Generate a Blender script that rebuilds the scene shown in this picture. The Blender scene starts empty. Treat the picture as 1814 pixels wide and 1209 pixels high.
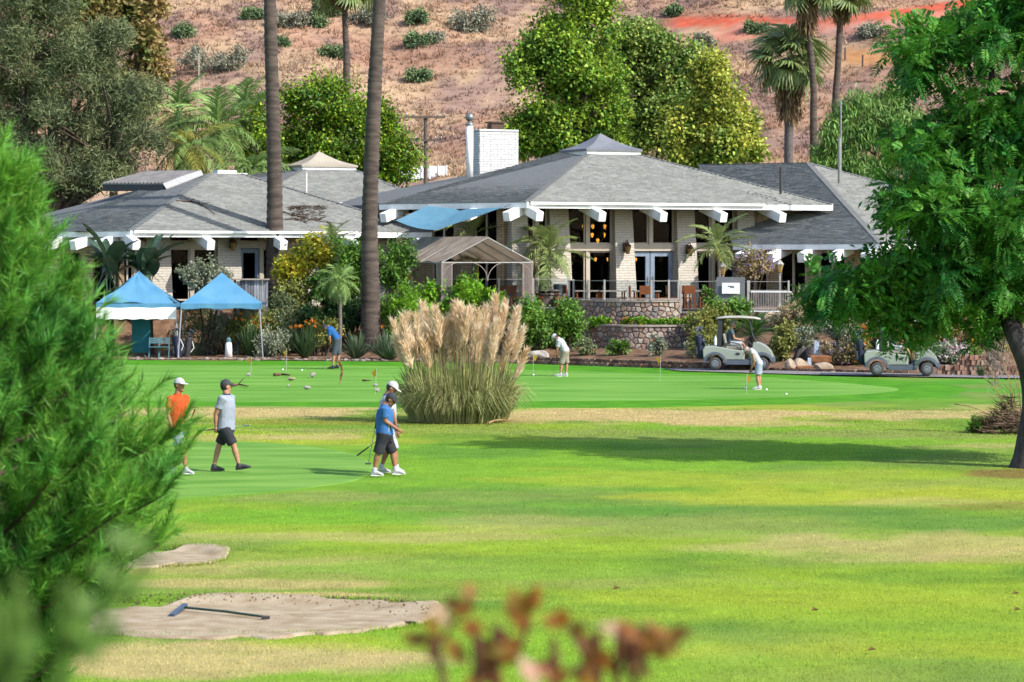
import bpy, bmesh, math, random
import numpy as np
from mathutils import Vector, Matrix
PI = math.pi; R = math.radians
random.seed(7); rng = np.random.default_rng(7)
S = bpy.context.scene; COL = S.collection

# ------------------------------------------------------------------ camera, sky, sun, exposure
F = 5000.0; CH = 4.1; CX = 907.0; HY = 453.0        # focal length in photo pixels, camera height, horizon
cd = bpy.data.cameras.new('camera'); cam = bpy.data.objects.new('camera', cd); COL.objects.link(cam)
cd.sensor_fit = 'HORIZONTAL'; cd.sensor_width = 36; cd.lens = F / 1814 * 36
cd.shift_y = -(604.5 - HY) / 1814; cd.clip_start = 0.1; cd.clip_end = 3000
cam.location = (0, 0, CH); cam.rotation_euler = (R(90), 0, 0)
cd.dof.use_dof = True; cd.dof.focus_distance = 70; cd.dof.aperture_fstop = 5.0
S.camera = cam
SUN = Vector((1.0, -0.66, 1.0)).normalized()
sel = math.asin(SUN.z); saz = math.atan2(SUN.x, SUN.y)
w = bpy.data.worlds.new('World'); S.world = w; w.use_nodes = True
nt = w.node_tree; bg = nt.nodes['Background']
sk = nt.nodes.new('ShaderNodeTexSky'); sk.sky_type = 'NISHITA'; sk.sun_disc = False
sk.sun_elevation = sel; sk.sun_rotation = saz; sk.air_density = 1.0; sk.dust_density = 1.0; sk.ozone_density = 1.0
nt.links.new(sk.outputs[0], bg.inputs[0]); bg.inputs[1].default_value = 0.15
sd = bpy.data.lights.new('sun', 'SUN'); sun = bpy.data.objects.new('sun', sd); COL.objects.link(sun)
sd.energy = 3.4; sd.angle = R(0.53); sd.color = (1.0, 0.955, 0.88)
sun.rotation_euler = SUN.to_track_quat('Z', 'Y').to_euler(); sun.location = (60, -40, 60)
vs = S.view_settings; vs.view_transform = 'Standard'; vs.look = 'None'; vs.exposure = 1.36; vs.gamma = 1.0
vs.use_curve_mapping = False
S.render.engine = 'CYCLES'
S.cycles.use_denoising = True
S.cycles.max_bounces = 6; S.cycles.diffuse_bounces = 4; S.cycles.glossy_bounces = 2
S.cycles.transparent_max_bounces = 8; S.cycles.transmission_bounces = 3
S.cycles.use_adaptive_sampling = True; S.cycles.adaptive_threshold = 0.02
S.cycles.caustics_reflective = False; S.cycles.caustics_refractive = False

# ------------------------------------------------------------------ helpers
def at(px, py, D): return Vector(((px - CX) / F * D, D, CH + (HY - py) / F * D))
def gnd(px, py): D = F * CH / (py - HY); return ((px - CX) / F * D, D)
G = 2.7
def lin(c): c = c / 255.0; return c / 12.92 if c <= 0.04045 else ((c + 0.055) / 1.055) ** 2.4
def ap(r, g, b, k=1.0): return (min(.85, lin(r) / G * k), min(.85, lin(g) / G * k), min(.85, lin(b) / G * k))   # sunlit look -> surface colour

class NT:
    def __init__(s, m): s.t = m.node_tree; s.n = s.t.nodes; s.l = s.t.links
    def new(s, ty, **kw):
        n = s.n.new(ty)
        for k, v in kw.items(): setattr(n, k, v)
        return n
    def link(s, a, b): s.l.new(a, b)

def mat(name, c, c2=None, rough=.75, ns=4., det=4., bump=0., bs=30., metal=0., isl=0., tr=0., spec=.3, attr=None, objr=None, stretch=None, ramp=(.35, .65), trc=None, sheen=0):
    m = bpy.data.materials.new(name); m.use_nodes = True; t = NT(m)
    bs_ = t.n['Principled BSDF']; out = t.n['Material Output']
    bs_.inputs['Roughness'].default_value = rough; bs_.inputs['Metallic'].default_value = metal
    bs_.inputs['Specular IOR Level'].default_value = spec
    co = t.new('ShaderNodeTexCoord').outputs['Object']
    if stretch:
        mp = t.new('ShaderNodeMapping'); mp.inputs['Scale'].default_value = stretch; t.link(co, mp.inputs[0]); co = mp.outputs[0]
    if c2 is None: c2 = tuple(x * .82 for x in c)
    no = t.new('ShaderNodeTexNoise'); no.inputs['Scale'].default_value = ns; no.inputs['Detail'].default_value = det; t.link(co, no.inputs[0])
    rp = t.new('ShaderNodeMapRange'); rp.inputs[1].default_value = ramp[0]; rp.inputs[2].default_value = ramp[1]; t.link(no.outputs[0], rp.inputs[0])
    mx = t.new('ShaderNodeMix', data_type='RGBA'); t.link(rp.outputs[0], mx.inputs[0])
    mx.inputs[6].default_value = (*c, 1); mx.inputs[7].default_value = (*c2, 1); cur = mx.outputs[2]
    if objr:
        oi = t.new('ShaderNodeObjectInfo'); cr = t.new('ShaderNodeValToRGB'); cr.color_ramp.interpolation = 'CONSTANT'
        el = cr.color_ramp.elements
        while len(el) < len(objr): el.new(0)
        for i, cc in enumerate(objr): el[i].position = i / len(objr); el[i].color = (*cc, 1)
        t.link(oi.outputs['Random'], cr.inputs[0])
        m2 = t.new('ShaderNodeMix', data_type='RGBA', blend_type='MULTIPLY'); m2.inputs[0].default_value = 1; t.link(cur, m2.inputs[6]); t.link(cr.outputs[0], m2.inputs[7]); cur = m2.outputs[2]
    if attr:
        at_ = t.new('ShaderNodeAttribute', attribute_name=attr)
        m2 = t.new('ShaderNodeMix', data_type='RGBA', blend_type='MULTIPLY'); m2.inputs[0].default_value = 1; t.link(cur, m2.inputs[6]); t.link(at_.outputs['Color'], m2.inputs[7]); cur = m2.outputs[2]
    if isl:
        g = t.new('ShaderNodeNewGeometry'); hs = t.new('ShaderNodeHueSaturation')
        r1 = t.new('ShaderNodeMapRange'); r1.inputs[3].default_value = 1 - isl; r1.inputs[4].default_value = 1 + isl; t.link(g.outputs['Random Per Island'], r1.inputs[0]); t.link(r1.outputs[0], hs.inputs['Value'])
        wn = t.new('ShaderNodeMath', operation='MULTIPLY'); wn.inputs[1].default_value = 37.7; t.link(g.outputs['Random Per Island'], wn.inputs[0])
        fr = t.new('ShaderNodeMath', operation='FRACT'); t.link(wn.outputs[0], fr.inputs[0])
        r2 = t.new('ShaderNodeMapRange'); r2.inputs[3].default_value = .5 - isl * .07; r2.inputs[4].default_value = .5 + isl * .07; t.link(fr.outputs[0], r2.inputs[0]); t.link(r2.outputs[0], hs.inputs['Hue'])
        t.link(cur, hs.inputs['Color']); cur = hs.outputs[0]
    t.link(cur, bs_.inputs['Base Color'])
    if bump:
        nb = t.new('ShaderNodeTexNoise'); nb.inputs['Scale'].default_value = bs; nb.inputs['Detail'].default_value = 5; t.link(co, nb.inputs[0])
        bp = t.new('ShaderNodeBump'); bp.inputs['Strength'].default_value = min(1, bump); bp.inputs['Distance'].default_value = .02 * max(1, bump); t.link(nb.outputs[0], bp.inputs['Height']); t.link(bp.outputs[0], bs_.inputs['Normal'])
    if tr:
        tl = t.new('ShaderNodeBsdfTranslucent'); ms = t.new('ShaderNodeMixShader'); ms.inputs[0].default_value = tr
        if trc:
            m3 = t.new('ShaderNodeMix', data_type='RGBA', blend_type='MULTIPLY'); m3.inputs[0].default_value = 1; t.link(cur, m3.inputs[6]); m3.inputs[7].default_value = (*trc, 1); t.link(m3.outputs[2], tl.inputs[0])
        else: t.link(cur, tl.inputs[0])
        t.link(bs_.outputs[0], ms.inputs[1]); t.link(tl.outputs[0], ms.inputs[2]); t.link(ms.outputs[0], out.inputs[0])
    return m

def brickmat(name, c, c2, mortar, bw=.4, bh=.1, off=.5, bump=.6):
    m = mat(name, c, rough=.8); t = NT(m); b = t.n['Principled BSDF']
    co = t.new('ShaderNodeTexCoord'); sx = t.new('ShaderNodeSeparateXYZ'); t.link(co.outputs['Object'], sx.inputs[0])
    ad = t.new('ShaderNodeMath', operation='ADD'); t.link(sx.outputs[0], ad.inputs[0]); t.link(sx.outputs[1], ad.inputs[1])
    cb = t.new('ShaderNodeCombineXYZ'); t.link(ad.outputs[0], cb.inputs[0]); t.link(sx.outputs[2], cb.inputs[1])
    br = t.new('ShaderNodeTexBrick'); br.inputs['Scale'].default_value = 1; br.inputs['Brick Width'].default_value = bw; br.inputs['Row Height'].default_value = bh
    br.inputs['Mortar Size'].default_value = .012; br.inputs['Mortar Smooth'].default_value = .3
    br.inputs['Color1'].default_value = (*c, 1); br.inputs['Color2'].default_value = (*c2, 1); br.inputs['Mortar'].default_value = (*mortar, 1)
    t.link(cb.outputs[0], br.inputs[0]); t.link(br.outputs[0], b.inputs['Base Color'])
    no = t.new('ShaderNodeTexNoise'); no.inputs['Scale'].default_value = 9; t.link(co.outputs['Object'], no.inputs[0])
    mm = t.new('ShaderNodeMath', operation='MULTIPLY_ADD'); t.link(no.outputs[0], mm.inputs[0]); mm.inputs[1].default_value = -.6; t.link(br.outputs['Fac'], mm.inputs[2])
    bp = t.new('ShaderNodeBump'); bp.invert = True; bp.inputs['Strength'].default_value = bump; bp.inputs['Distance'].default_value = .03
    t.link(mm.outputs[0], bp.inputs['Height']); t.link(bp.outputs[0], b.inputs['Normal'])
    return m

def glassmat(name, fac=.18, tint=(.75, .8, .8), rough=.02):
    m = bpy.data.materials.new(name); m.use_nodes = True; t = NT(m); out = t.n['Material Output']; t.n.remove(t.n['Principled BSDF'])
    tp = t.new('ShaderNodeBsdfTransparent'); tp.inputs[0].default_value = (*tint, 1)
    gl = t.new('ShaderNodeBsdfGlossy'); gl.inputs['Roughness'].default_value = rough
    lw = t.new('ShaderNodeLayerWeight'); lw.inputs[0].default_value = fac
    ms = t.new('ShaderNodeMixShader'); t.link(lw.outputs['Fresnel'], ms.inputs[0]); t.link(tp.outputs[0], ms.inputs[1]); t.link(gl.outputs[0], ms.inputs[2]); t.link(ms.outputs[0], out.inputs[0])
    return m

def emat(name, c, st):
    m = mat(name, c); b = m.node_tree.nodes['Principled BSDF']; b.inputs['Emission Color'].default_value = (*c, 1); b.inputs['Emission Strength'].default_value = st; return m

WM = {}
def wm(o): return WM.get(o.name, Matrix.Identity(4)) if o else Matrix.Identity(4)
def tag(o, label=None, cat=None, group=None, kind=None):
    if label: o['label'] = label
    if cat: o['category'] = cat
    if group: o['group'] = group
    if kind: o['kind'] = kind
    return o
def thing(name, label, cat, loc=(0, 0, 0), rz=0, group=None):
    o = bpy.data.objects.new(name, None); COL.objects.link(o); o.empty_display_size = .2
    o.location = loc; o.rotation_euler = (0, 0, rz); WM[o.name] = Matrix.Translation(loc) @ Matrix.Rotation(rz, 4, 'Z')
    return tag(o, label, cat, group)
def link(name, me, m, parent=None, smooth=False, loc=None, rot=None):
    o = bpy.data.objects.new(name, me); COL.objects.link(o)
    if m is not None and not me.materials:
        me.materials.append(m)
    if smooth: me.shade_smooth()
    if parent:
        o.parent = parent; WM[o.name] = wm(parent)
    if loc is not None: o.location = loc
    if rot is not None: o.rotation_euler = rot
    return o
def npmesh(name, V, Fc, m, parent=None, smooth=False, world=False, cols=None, uv=None):
    V = np.asarray(V, dtype=np.float64).reshape(-1, 3)
    if world and parent:
        M = np.array(wm(parent).inverted()); V = V @ M[:3, :3].T + M[:3, 3]
    me = bpy.data.meshes.new(name); Fc = np.asarray(Fc, dtype=np.int32); n, k = Fc.shape
    me.vertices.add(len(V)); me.vertices.foreach_set('co', V.astype(np.float32).ravel())
    me.loops.add(n * k); me.loops.foreach_set('vertex_index', Fc.ravel())
    me.polygons.add(n); me.polygons.foreach_set('loop_start', np.arange(0, n * k, k, dtype=np.int32))
    if cols is not None:
        a = me.color_attributes.new('tint', 'FLOAT_COLOR', 'POINT')
        c4 = np.ones((len(V), 4), np.float32); c4[:, :3] = cols; a.data.foreach_set('color', c4.ravel())
    me.update(calc_edges=True); me.validate()
    return link(name, me, m, parent, smooth)

class MB:
    def __init__(s): s.v = []; s.f = []
    def add(s, vs, fs):
        b = len(s.v); s.v += [tuple(x) for x in vs]; s.f += [tuple(i + b for i in f) for f in fs]; return s
    def box(s, c, d, rz=0, M=None, taper=1.0):
        x, y, z = d[0] / 2, d[1] / 2, d[2] / 2
        vs = [Vector((sx * x * (taper if sz > 0 else 1), sy * y * (taper if sz > 0 else 1), sz * z)) for sz in (-1, 1) for sy in (-1, 1) for sx in (-1, 1)]
        m = M if M is not None else Matrix.Translation(c) @ Matrix.Rotation(rz, 4, 'Z')
        return s.add([m @ v for v in vs], [(0, 2, 3, 1), (4, 5, 7, 6), (0, 1, 5, 4), (2, 6, 7, 3), (0, 4, 6, 2), (1, 3, 7, 5)])
    def hexa(s, p):  # 8 points: bottom 4 ccw, top 4 ccw
        return s.add(p, [(3, 2, 1, 0), (4, 5, 6, 7), (0, 1, 5, 4), (1, 2, 6, 5), (2, 3, 7, 6), (3, 0, 4, 7)])
    def beam(s, a, b, w, h, up=(0, 0, 1)):
        a = Vector(a); b = Vector(b); d = (b - a).normalized(); sd = d.cross(Vector(up))
        if sd.length < 1e-4: sd = d.cross(Vector((1, 0, 0)))
        sd.normalize(); u = sd.cross(d).normalized()
        p = []
        for q in (a, b): p += [q - sd * w / 2 - u * h / 2, q + sd * w / 2 - u * h / 2, q + sd * w / 2 + u * h / 2, q - sd * w / 2 + u * h / 2]
        return s.add(p, [(0, 1, 2, 3), (7, 6, 5, 4), (0, 4, 5, 1), (1, 5, 6, 2), (2, 6, 7, 3), (3, 7, 4, 0)])
    def tube(s, pts, rad, n=8, caps=True, flat=None):
        pts = [Vector(p) for p in pts]; k = len(pts)
        if not hasattr(rad, '__len__'): rad = [rad] * k
        vs = []; ref = None
        for i, p in enumerate(pts):
            d = (pts[min(i + 1, k - 1)] - pts[max(i - 1, 0)])
            d = d.normalized() if d.length > 1e-9 else Vector((0, 0, 1))
            if ref is None:
                ref = d.cross(Vector((0, 0, 1)))
                if ref.length < 1e-3: ref = Vector((1, 0, 0))
            ref = (ref - d * ref.dot(d)).normalized(); bn = d.cross(ref)
            for j in range(n):
                a = 2 * PI * j / n; vs.append(p + (ref * math.cos(a) + bn * math.sin(a) * (flat or 1)) * rad[i])
        fs = [(i * n + j, i * n + (j + 1) % n, (i + 1) * n + (j + 1) % n, (i + 1) * n + j) for i in range(k - 1) for j in range(n)]
        if caps: fs += [tuple(range(n - 1, -1, -1)), tuple((k - 1) * n + j for j in range(n))]
        return s.add(vs, fs)
    def loft(s, cs, hw, hd, side, n=14):
        cs = [Vector(c) for c in cs]; k = len(cs); side = Vector(side); vs = []
        for i, p in enumerate(cs):
            d = (cs[min(i + 1, k - 1)] - cs[max(i - 1, 0)]).normalized()
            sd = (side - d * side.dot(d)).normalized(); fr = d.cross(sd)
            for j in range(n):
                a = 2 * PI * j / n; vs.append(p + sd * math.cos(a) * hw[i] + fr * math.sin(a) * hd[i])
        fs = [(i * n + j, i * n + (j + 1) % n, (i + 1) * n + (j + 1) % n, (i + 1) * n + j) for i in range(k - 1) for j in range(n)]
        fs += [tuple(range(n - 1, -1, -1)), tuple((k - 1) * n + j for j in range(n))]
        return s.add(vs, fs)
    def ball(s, c, r, nu=12, nv=8, M=None):
        if not hasattr(r, '__len__'): r = (r, r, r)
        vs = [Vector((0, 0, -r[2]))]
        for i in range(1, nv):
            t = PI * i / nv
            for j in range(nu): a = 2 * PI * j / nu; vs.append(Vector((r[0] * math.sin(t) * math.cos(a), r[1] * math.sin(t) * math.sin(a), -r[2] * math.cos(t))))
        vs.append(Vector((0, 0, r[2]))); L = len(vs) - 1
        fs = [(0, 1 + (j + 1) % nu, 1 + j) for j in range(nu)]
        for i in range(nv - 2):
            for j in range(nu): fs.append((1 + i * nu + j, 1 + i * nu + (j + 1) % nu, 1 + (i + 1) * nu + (j + 1) % nu, 1 + (i + 1) * nu + j))
        fs += [(L, 1 + (nv - 2) * nu + j, 1 + (nv - 2) * nu + (j + 1) % nu) for j in range(nu)]
        m = Matrix.Translation(c) @ (M if M is not None else Matrix.Identity(4))
        return s.add([m @ v for v in vs], fs)
    def lathe(s, prof, n=16, c=(0, 0, 0), M=None):
        vs = []; m = M if M is not None else Matrix.Translation(c)
        for r, z in prof:
            for j in range(n): a = 2 * PI * j / n; vs.append(m @ Vector((r * math.cos(a), r * math.sin(a), z)))
        k = len(prof)
        fs = [(i * n + j, i * n + (j + 1) % n, (i + 1) * n + (j + 1) % n, (i + 1) * n + j) for i in range(k - 1) for j in range(n)]
        fs += [tuple(range(n - 1, -1, -1)), tuple((k - 1) * n + j for j in range(n))]
        return s.add(vs, fs)
    def prism(s, poly, h0, h1, axis='z'):
        n = len(poly)
        f = {'z': lambda p, h: (p[0], p[1], h), 'y': lambda p, h: (p[0], h, p[1])}[axis]
        vs = [f(p, h0) for p in poly] + [f(p, h1) for p in poly]
        return s.add(vs, [tuple(range(n - 1, -1, -1)), tuple(range(n, 2 * n))] + [(i, (i + 1) % n, n + (i + 1) % n, n + i) for i in range(n)])
    def poly(s, pts, th=0.0):
        n = len(pts); s.add(pts, [tuple(range(n))]); return s
    def slab(s, pts, dv):
        n = len(pts); dv = Vector(dv); q = [Vector(p) for p in pts]
        return s.add(q + [p + dv for p in q], [tuple(range(n)), tuple(range(2 * n - 1, n - 1, -1))] + [(i, n + i, n + (i + 1) % n, (i + 1) % n) for i in range(n)])
    def me(s, name, dz=0):
        me = bpy.data.meshes.new(name); me.from_pydata([(a, b, c + dz) for a, b, c in s.v], [], s.f); me.update()
        bm = bmesh.new(); bm.from_mesh(me); bmesh.ops.recalc_face_normals(bm, faces=bm.faces); bm.to_mesh(me); bm.free(); return me
    def build(s, name, m, parent=None, smooth=False, world=False, dz=0, loc=None, rot=None, bevel=0):
        if world and parent:
            M = wm(parent).inverted(); s.v = [tuple(M @ Vector(v)) for v in s.v]
        o = link(name, s.me(name, dz), m, parent, smooth, loc, rot)
        if bevel:
            b = o.modifiers.new('bevel', 'BEVEL'); b.width = bevel; b.segments = 2; b.limit_method = 'ANGLE'; b.angle_limit = R(35)
        if smooth == 'auto': pass
        return o

def clone(o, parent=None, loc=None, rz=None):
    c = o.copy(); COL.objects.link(c); c.parent = parent
    if loc is not None: c.location = loc
    if rz is not None: c.rotation_euler = (0, 0, rz)
    WM[c.name] = wm(parent) if parent else Matrix.Translation(c.location) @ Matrix.Rotation(c.rotation_euler[2], 4, 'Z')
    for ch in list(o.children): clone(ch, c)
    return c

# numpy foliage ------------------------------------------------------
def unit(a): return a / np.maximum(np.linalg.norm(a, axis=-1, keepdims=True), 1e-9)
def rv(n): return unit(rng.normal(size=(n, 3)))
def leaves(P, A, N, L, W, fold=.18, droop=0.0):
    n = len(P); A = unit(A); N = unit(N - A * (N * A).sum(1, keepdims=True)); B = np.cross(N, A)
    L = np.broadcast_to(np.asarray(L, float), (n,))[:, None]; W = np.broadcast_to(np.asarray(W, float), (n,))[:, None]
    m = P + A * L * .45
    tip = P + A * L - N * L * droop
    V = np.stack([P, m + B * W * .5 + N * W * fold, tip, m - B * W * .5 + N * W * fold], 1).reshape(-1, 3)
    return V, np.arange(4 * n).reshape(n, 4)
def blades(P, A, L, W):
    n = len(P); A = unit(A); B = unit(np.cross(A, rv(n)))
    L = np.broadcast_to(np.asarray(L, float), (n,))[:, None]; W = np.broadcast_to(np.asarray(W, float), (n,))[:, None]
    V = np.stack([P - B * W * .5, P + B * W * .5, P + A * L], 1).reshape(-1, 3)
    return V, np.arange(3 * n).reshape(n, 3)
def ribbons(path, side, width):
    n, k, _ = path.shape; width = np.broadcast_to(width, (n, k))[..., None] * .5
    side = side[:, None, :] if side.ndim == 2 else side
    V = np.stack([path - side * width, path + side * width], 2).reshape(-1, 3)
    base = (np.arange(n) * 2 * k)[:, None] + (np.arange(k - 1) * 2)[None, :]
    Fc = np.stack([base, base + 1, base + 3, base + 2], -1).reshape(-1, 4)
    return V, Fc
def merge(parts):
    Vs = []; Fs = []; o = 0
    for V, Fc in parts: Vs.append(V); Fs.append(Fc + o); o += len(V)
    return np.concatenate(Vs), np.concatenate(Fs)
def clumps(blobs, n, shell=(.7, 1.0)):
    b = np.array(blobs, float); wgt = (b[:, 3] * b[:, 4] + b[:, 4] * b[:, 5] + b[:, 3] * b[:, 5]); idx = rng.choice(len(b), n, p=wgt / wgt.sum())
    d = rv(n); r = rng.uniform(shell[0], shell[1], (n, 1)); q = b[idx]
    return q[:, :3] + d * q[:, 3:] * r, unit(d / q[:, 3:])
def crown(blobs, nclump, nleaf, cr, L, W, shell=(.6, 1.0), out=.7, droop=.15, jitter=.9, upn=.8):
    C, Nn = clumps(blobs, nclump, shell); n = nclump * nleaf
    csz = rng.uniform(.6, 1.3, (nclump, 1)) * cr
    off = rng.normal(size=(nclump, nleaf, 3)) * .55; off *= csz[:, :, None] if csz.ndim == 2 else csz
    P = (C[:, None, :] + off).reshape(-1, 3); Nr = np.repeat(Nn, nleaf, 0)
    A = Nr * out + rng.normal(size=(n, 3)) * jitter; A[:, 2] -= droop * 2
    N = rng.normal(size=(n, 3)) * .6 + Nr * .5; N[:, 2] += upn
    return leaves(P, A, N, L * rng.uniform(.6, 1.25, n), W * rng.uniform(.6, 1.2, n))
def vnoise(x, y, sc, seed=0):
    r = np.random.default_rng(seed); T = r.random((64, 64)); x = np.asarray(x) / sc + 100.3; y = np.asarray(y) / sc + 100.7
    xi = np.floor(x).astype(int); yi = np.floor(y).astype(int); fx = x - xi; fy = y - yi; fx = fx * fx * (3 - 2 * fx); fy = fy * fy * (3 - 2 * fy)
    g = lambda a, b: T[a % 64, b % 64]
    return (g(xi, yi) * (1 - fx) + g(xi + 1, yi) * fx) * (1 - fy) + (g(xi, yi + 1) * (1 - fx) + g(xi + 1, yi + 1) * fx) * fy
def fbm(x, y, sc, seed=0, o=4): return sum(vnoise(x, y, sc / 2 ** i, seed + i) * .5 ** i for i in range(o)) / sum(.5 ** i for i in range(o))
def sstep(a, b, x): t = np.clip((np.asarray(x, float) - a) / (np.asarray(b) - a), 0, 1); return t * t * (3 - 2 * t)
def smooth_path(pts, n):
    pts = [Vector(p) for p in pts]; P = [pts[0] * 2 - pts[1]] + pts + [pts[-1] * 2 - pts[-2]]; out = []; k = len(pts) - 1
    for i in range(n):
        t = i / (n - 1) * k; j = min(int(t), k - 1); t -= j; a, b, c, d = P[j:j + 4]
        out.append(.5 * ((2 * b) + (c - a) * t + (2 * a - 5 * b + 4 * c - d) * t * t + (3 * b - a - 3 * c + d) * t ** 3))
    return out
# ------------------------------------------------------------------ terrain
EDGE = [(-300, 111.5), (250, 110.5), (480, 110), (700, 109), (920, 107.2), (1100, 104.0), (1240, 101.6), (1400, 99.4), (1530, 98), (1660, 97.2), (1814, 96.6), (2300, 95)]
EX = np.array([(p - CX) / F * d for p, d in EDGE]); ED = np.array([d for p, d in EDGE])
BUNK = [(-3.3, 31.75, 2.45, 1.42), (-4.72, 38.2, 0.82, 0.95)]
def gz(x, y):
    x = np.asarray(x, float); y = np.asarray(y, float)
    t = y - np.interp(x, EX, ED)
    l = 1.9 * sstep(2.2 + 2.6 * (1 - sstep(-8.5, -5, x)), 10.5, t); m = .32 * sstep(.2, 9, t); r = 1.7 * sstep(1, 14, t)
    wm_ = sstep(.8, 2.2, x); wr = sstep(8.0, 9.5, x)
    z = l * (1 - wm_) + (m * (1 - wr) + r * wr) * wm_
    z = z + (1.9 - z) * sstep(116.5, 120, y)
    z = z + 2.4 * (1 - sstep(3, 22, y))
    z = z + .05 * (fbm(x, y, 9, 3, 2) - .5) * sstep(20, 30, y) * (1 - sstep(60, 75, y))
    for cx, cy, rx, ry in BUNK:
        q = np.hypot((x - cx) / rx, (y - cy) / ry); back = sstep(-.1, .5, (y - cy) / ry)
        z = z + back * .09 * sstep(.72, 1.02, q) * (1 - sstep(1.05, 2.0, q))
    return z
def gzf(x, y): return float(gz(x, y))
def C(r, g, b): return np.array(ap(r, g, b))
TAN = C(222, 198, 138); YEL = C(194, 202, 70); DKG = C(96, 152, 66); LIM = C(146, 194, 60); OLV = C(160, 174, 92); BRG = C(104, 184, 48); BRN = C(150, 115, 75)
PATCH = [  # photo-measured places on the lawn: px, py, rx, ry, colour, strength
 (500, 700, 330, 11, DKG, .45), (700, 716, 500, 8, OLV, .5), (1150, 737, 330, 15, TAN, 1.0), (1640, 736, 260, 12, TAN, .85), (450, 731, 330, 12, TAN, .95), (1330, 750, 170, 9, TAN, .6), (640, 748, 300, 6, BRN, .35),
 (1350, 722, 320, 5, YEL, .55), (1760, 722, 90, 10, TAN, .5), (1500, 745, 60, 4, BRN, .35),
 (620, 783, 230, 7, YEL, .6), (560, 775, 110, 5, TAN, .65), (1150, 770, 380, 8, OLV, .7), (1600, 770, 250, 8, OLV, .8), (1750, 790, 80, 6, TAN, .4),
 (600, 880, 200, 11, OLV, .75), (830, 905, 170, 16, OLV, .55), (1000, 900, 220, 24, DKG, .4), (560, 915, 280, 14, BRG, .5), (640, 950, 330, 9, TAN, .45), (900, 925, 130, 14, TAN, .3),
 (1150, 850, 300, 16, YEL, .45), (1450, 878, 380, 14, YEL, .75), (1650, 890, 130, 8, TAN, .35), (1760, 897, 110, 8, BRN, .45), (1300, 905, 350, 9, DKG, .5), (1700, 925, 260, 17, DKG, .55),
 (1300, 935, 260, 20, OLV, .55), (1600, 968, 330, 24, TAN, .62), (1780, 985, 160, 14, TAN, .4), (1750, 1020, 260, 12, DKG, .35), (1100, 985, 300, 10, DKG, .3),
 (430, 1035, 330, 12, TAN, .7), (560, 1062, 240, 15, TAN, .85), (620, 1082, 160, 7, BRN, .45), (380, 960, 200, 12, OLV, .5), (640, 1010, 260, 10, OLV, .4),
 (330, 1165, 360, 34, TAN, .9), (500, 1150, 200, 12, TAN, .6), (600, 1140, 200, 14, YEL, .5), (620, 1180, 180, 18, TAN, .35), (900, 1010, 400, 18, LIM, .5), (1400, 1060, 500, 18, YEL, .35), (1300, 1110, 500, 14, DKG, .25), (1600, 1150, 400, 16, YEL, .4), (950, 1080, 300, 14, DKG, .3),
 (1800, 838, 90, 10, BRN, .8)]
def lawn(x, y):
    x = np.asarray(x, float); y = np.maximum(np.asarray(y, float), 5)
    px = CX + F * x / y; py = HY + F * CH / y
    n1 = fbm(x, y, 3.0, 11); n2 = fbm(x, y, .9, 21); n3 = fbm(x * .6, y, 7, 31, 3)
    base = LIM[None] * (1 - sstep(.42, .62, n3))[:, None] + (LIM * .55 + YEL * .45)[None] * sstep(.42, .62, n3)[:, None]
    far = (1 - sstep(690, 730, py))[:, None]; base = base * (1 - far) + BRG[None] * far
    k = (sstep(.46, .68, n1) * .5)[:, None]; base = base * (1 - k) + DKG[None] * k
    k = (sstep(.54, .72, fbm(x, y, 5, 41)) * .55)[:, None]; base = base * (1 - k) + OLV[None] * k
    k = (sstep(.56, .74, fbm(x * .7, y, 2.6, 141)) * .5 * (.25 + .75 * sstep(1100, 400, px)))[:, None]; base = base * (1 - k) + TAN[None] * k
    st = (.5 + .5 * np.sin((y * .93 + x * .36 + n3 * 2) * 2.1)) * .10; base = base * (1 - st[:, None] * .8)
    for a, b, rx, ry, c, s in PATCH:
        q = np.hypot((px - a) / rx, (py - b) / ry) + (n2 - .5) * 1.1 + (n1 - .5) * 1.3
        k = ((1 - sstep(.55, 1.15, q)) * s)[:, None]; base = base * (1 - k) + c[None] * k
    k = (.96 + .36 * fbm(x, y, .35, 51, 2))[:, None]
    return base * k

m_ground = mat('lawn_ground', (1, 1, 1), (.82, .84, .74), rough=.95, ns=14, det=8, attr='tint', bump=.6, bs=28, spec=.05, ramp=(.3, .7))
xs = np.concatenate([np.linspace(-400, -40, 19), np.arange(-38, -18, 2.), np.arange(-18, 22, .22), np.arange(22, 40, 2.), np.linspace(44, 400, 19)])
ys = np.concatenate([np.linspace(-200, -4, 12), np.arange(-2, 26, 1.), np.arange(26, 62, .22), np.arange(62, 112, .4), np.arange(112, 122, 1), np.linspace(124, 300, 20)])
X, Y = np.meshgrid(xs, ys); Xf, Yf = X.ravel(), Y.ravel()
def grid_faces(nx, ny):
    i = np.arange(ny - 1)[:, None] * nx + np.arange(nx - 1)[None, :]
    return np.stack([i, i + 1, i + nx + 1, i + nx], -1).reshape(-1, 4)
Z = gz(Xf, Yf)
for cx, cy, rx, ry in BUNK: Z = Z - .06 * (1 - sstep(.8, .97, np.hypot((Xf - cx) / rx, (Yf - cy) / ry)))
g = npmesh('ground', np.stack([Xf, Yf, Z], 1), grid_faces(len(xs), len(ys)), m_ground, smooth=True, cols=lawn(Xf, Yf)); g['kind'] = 'structure'

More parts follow.
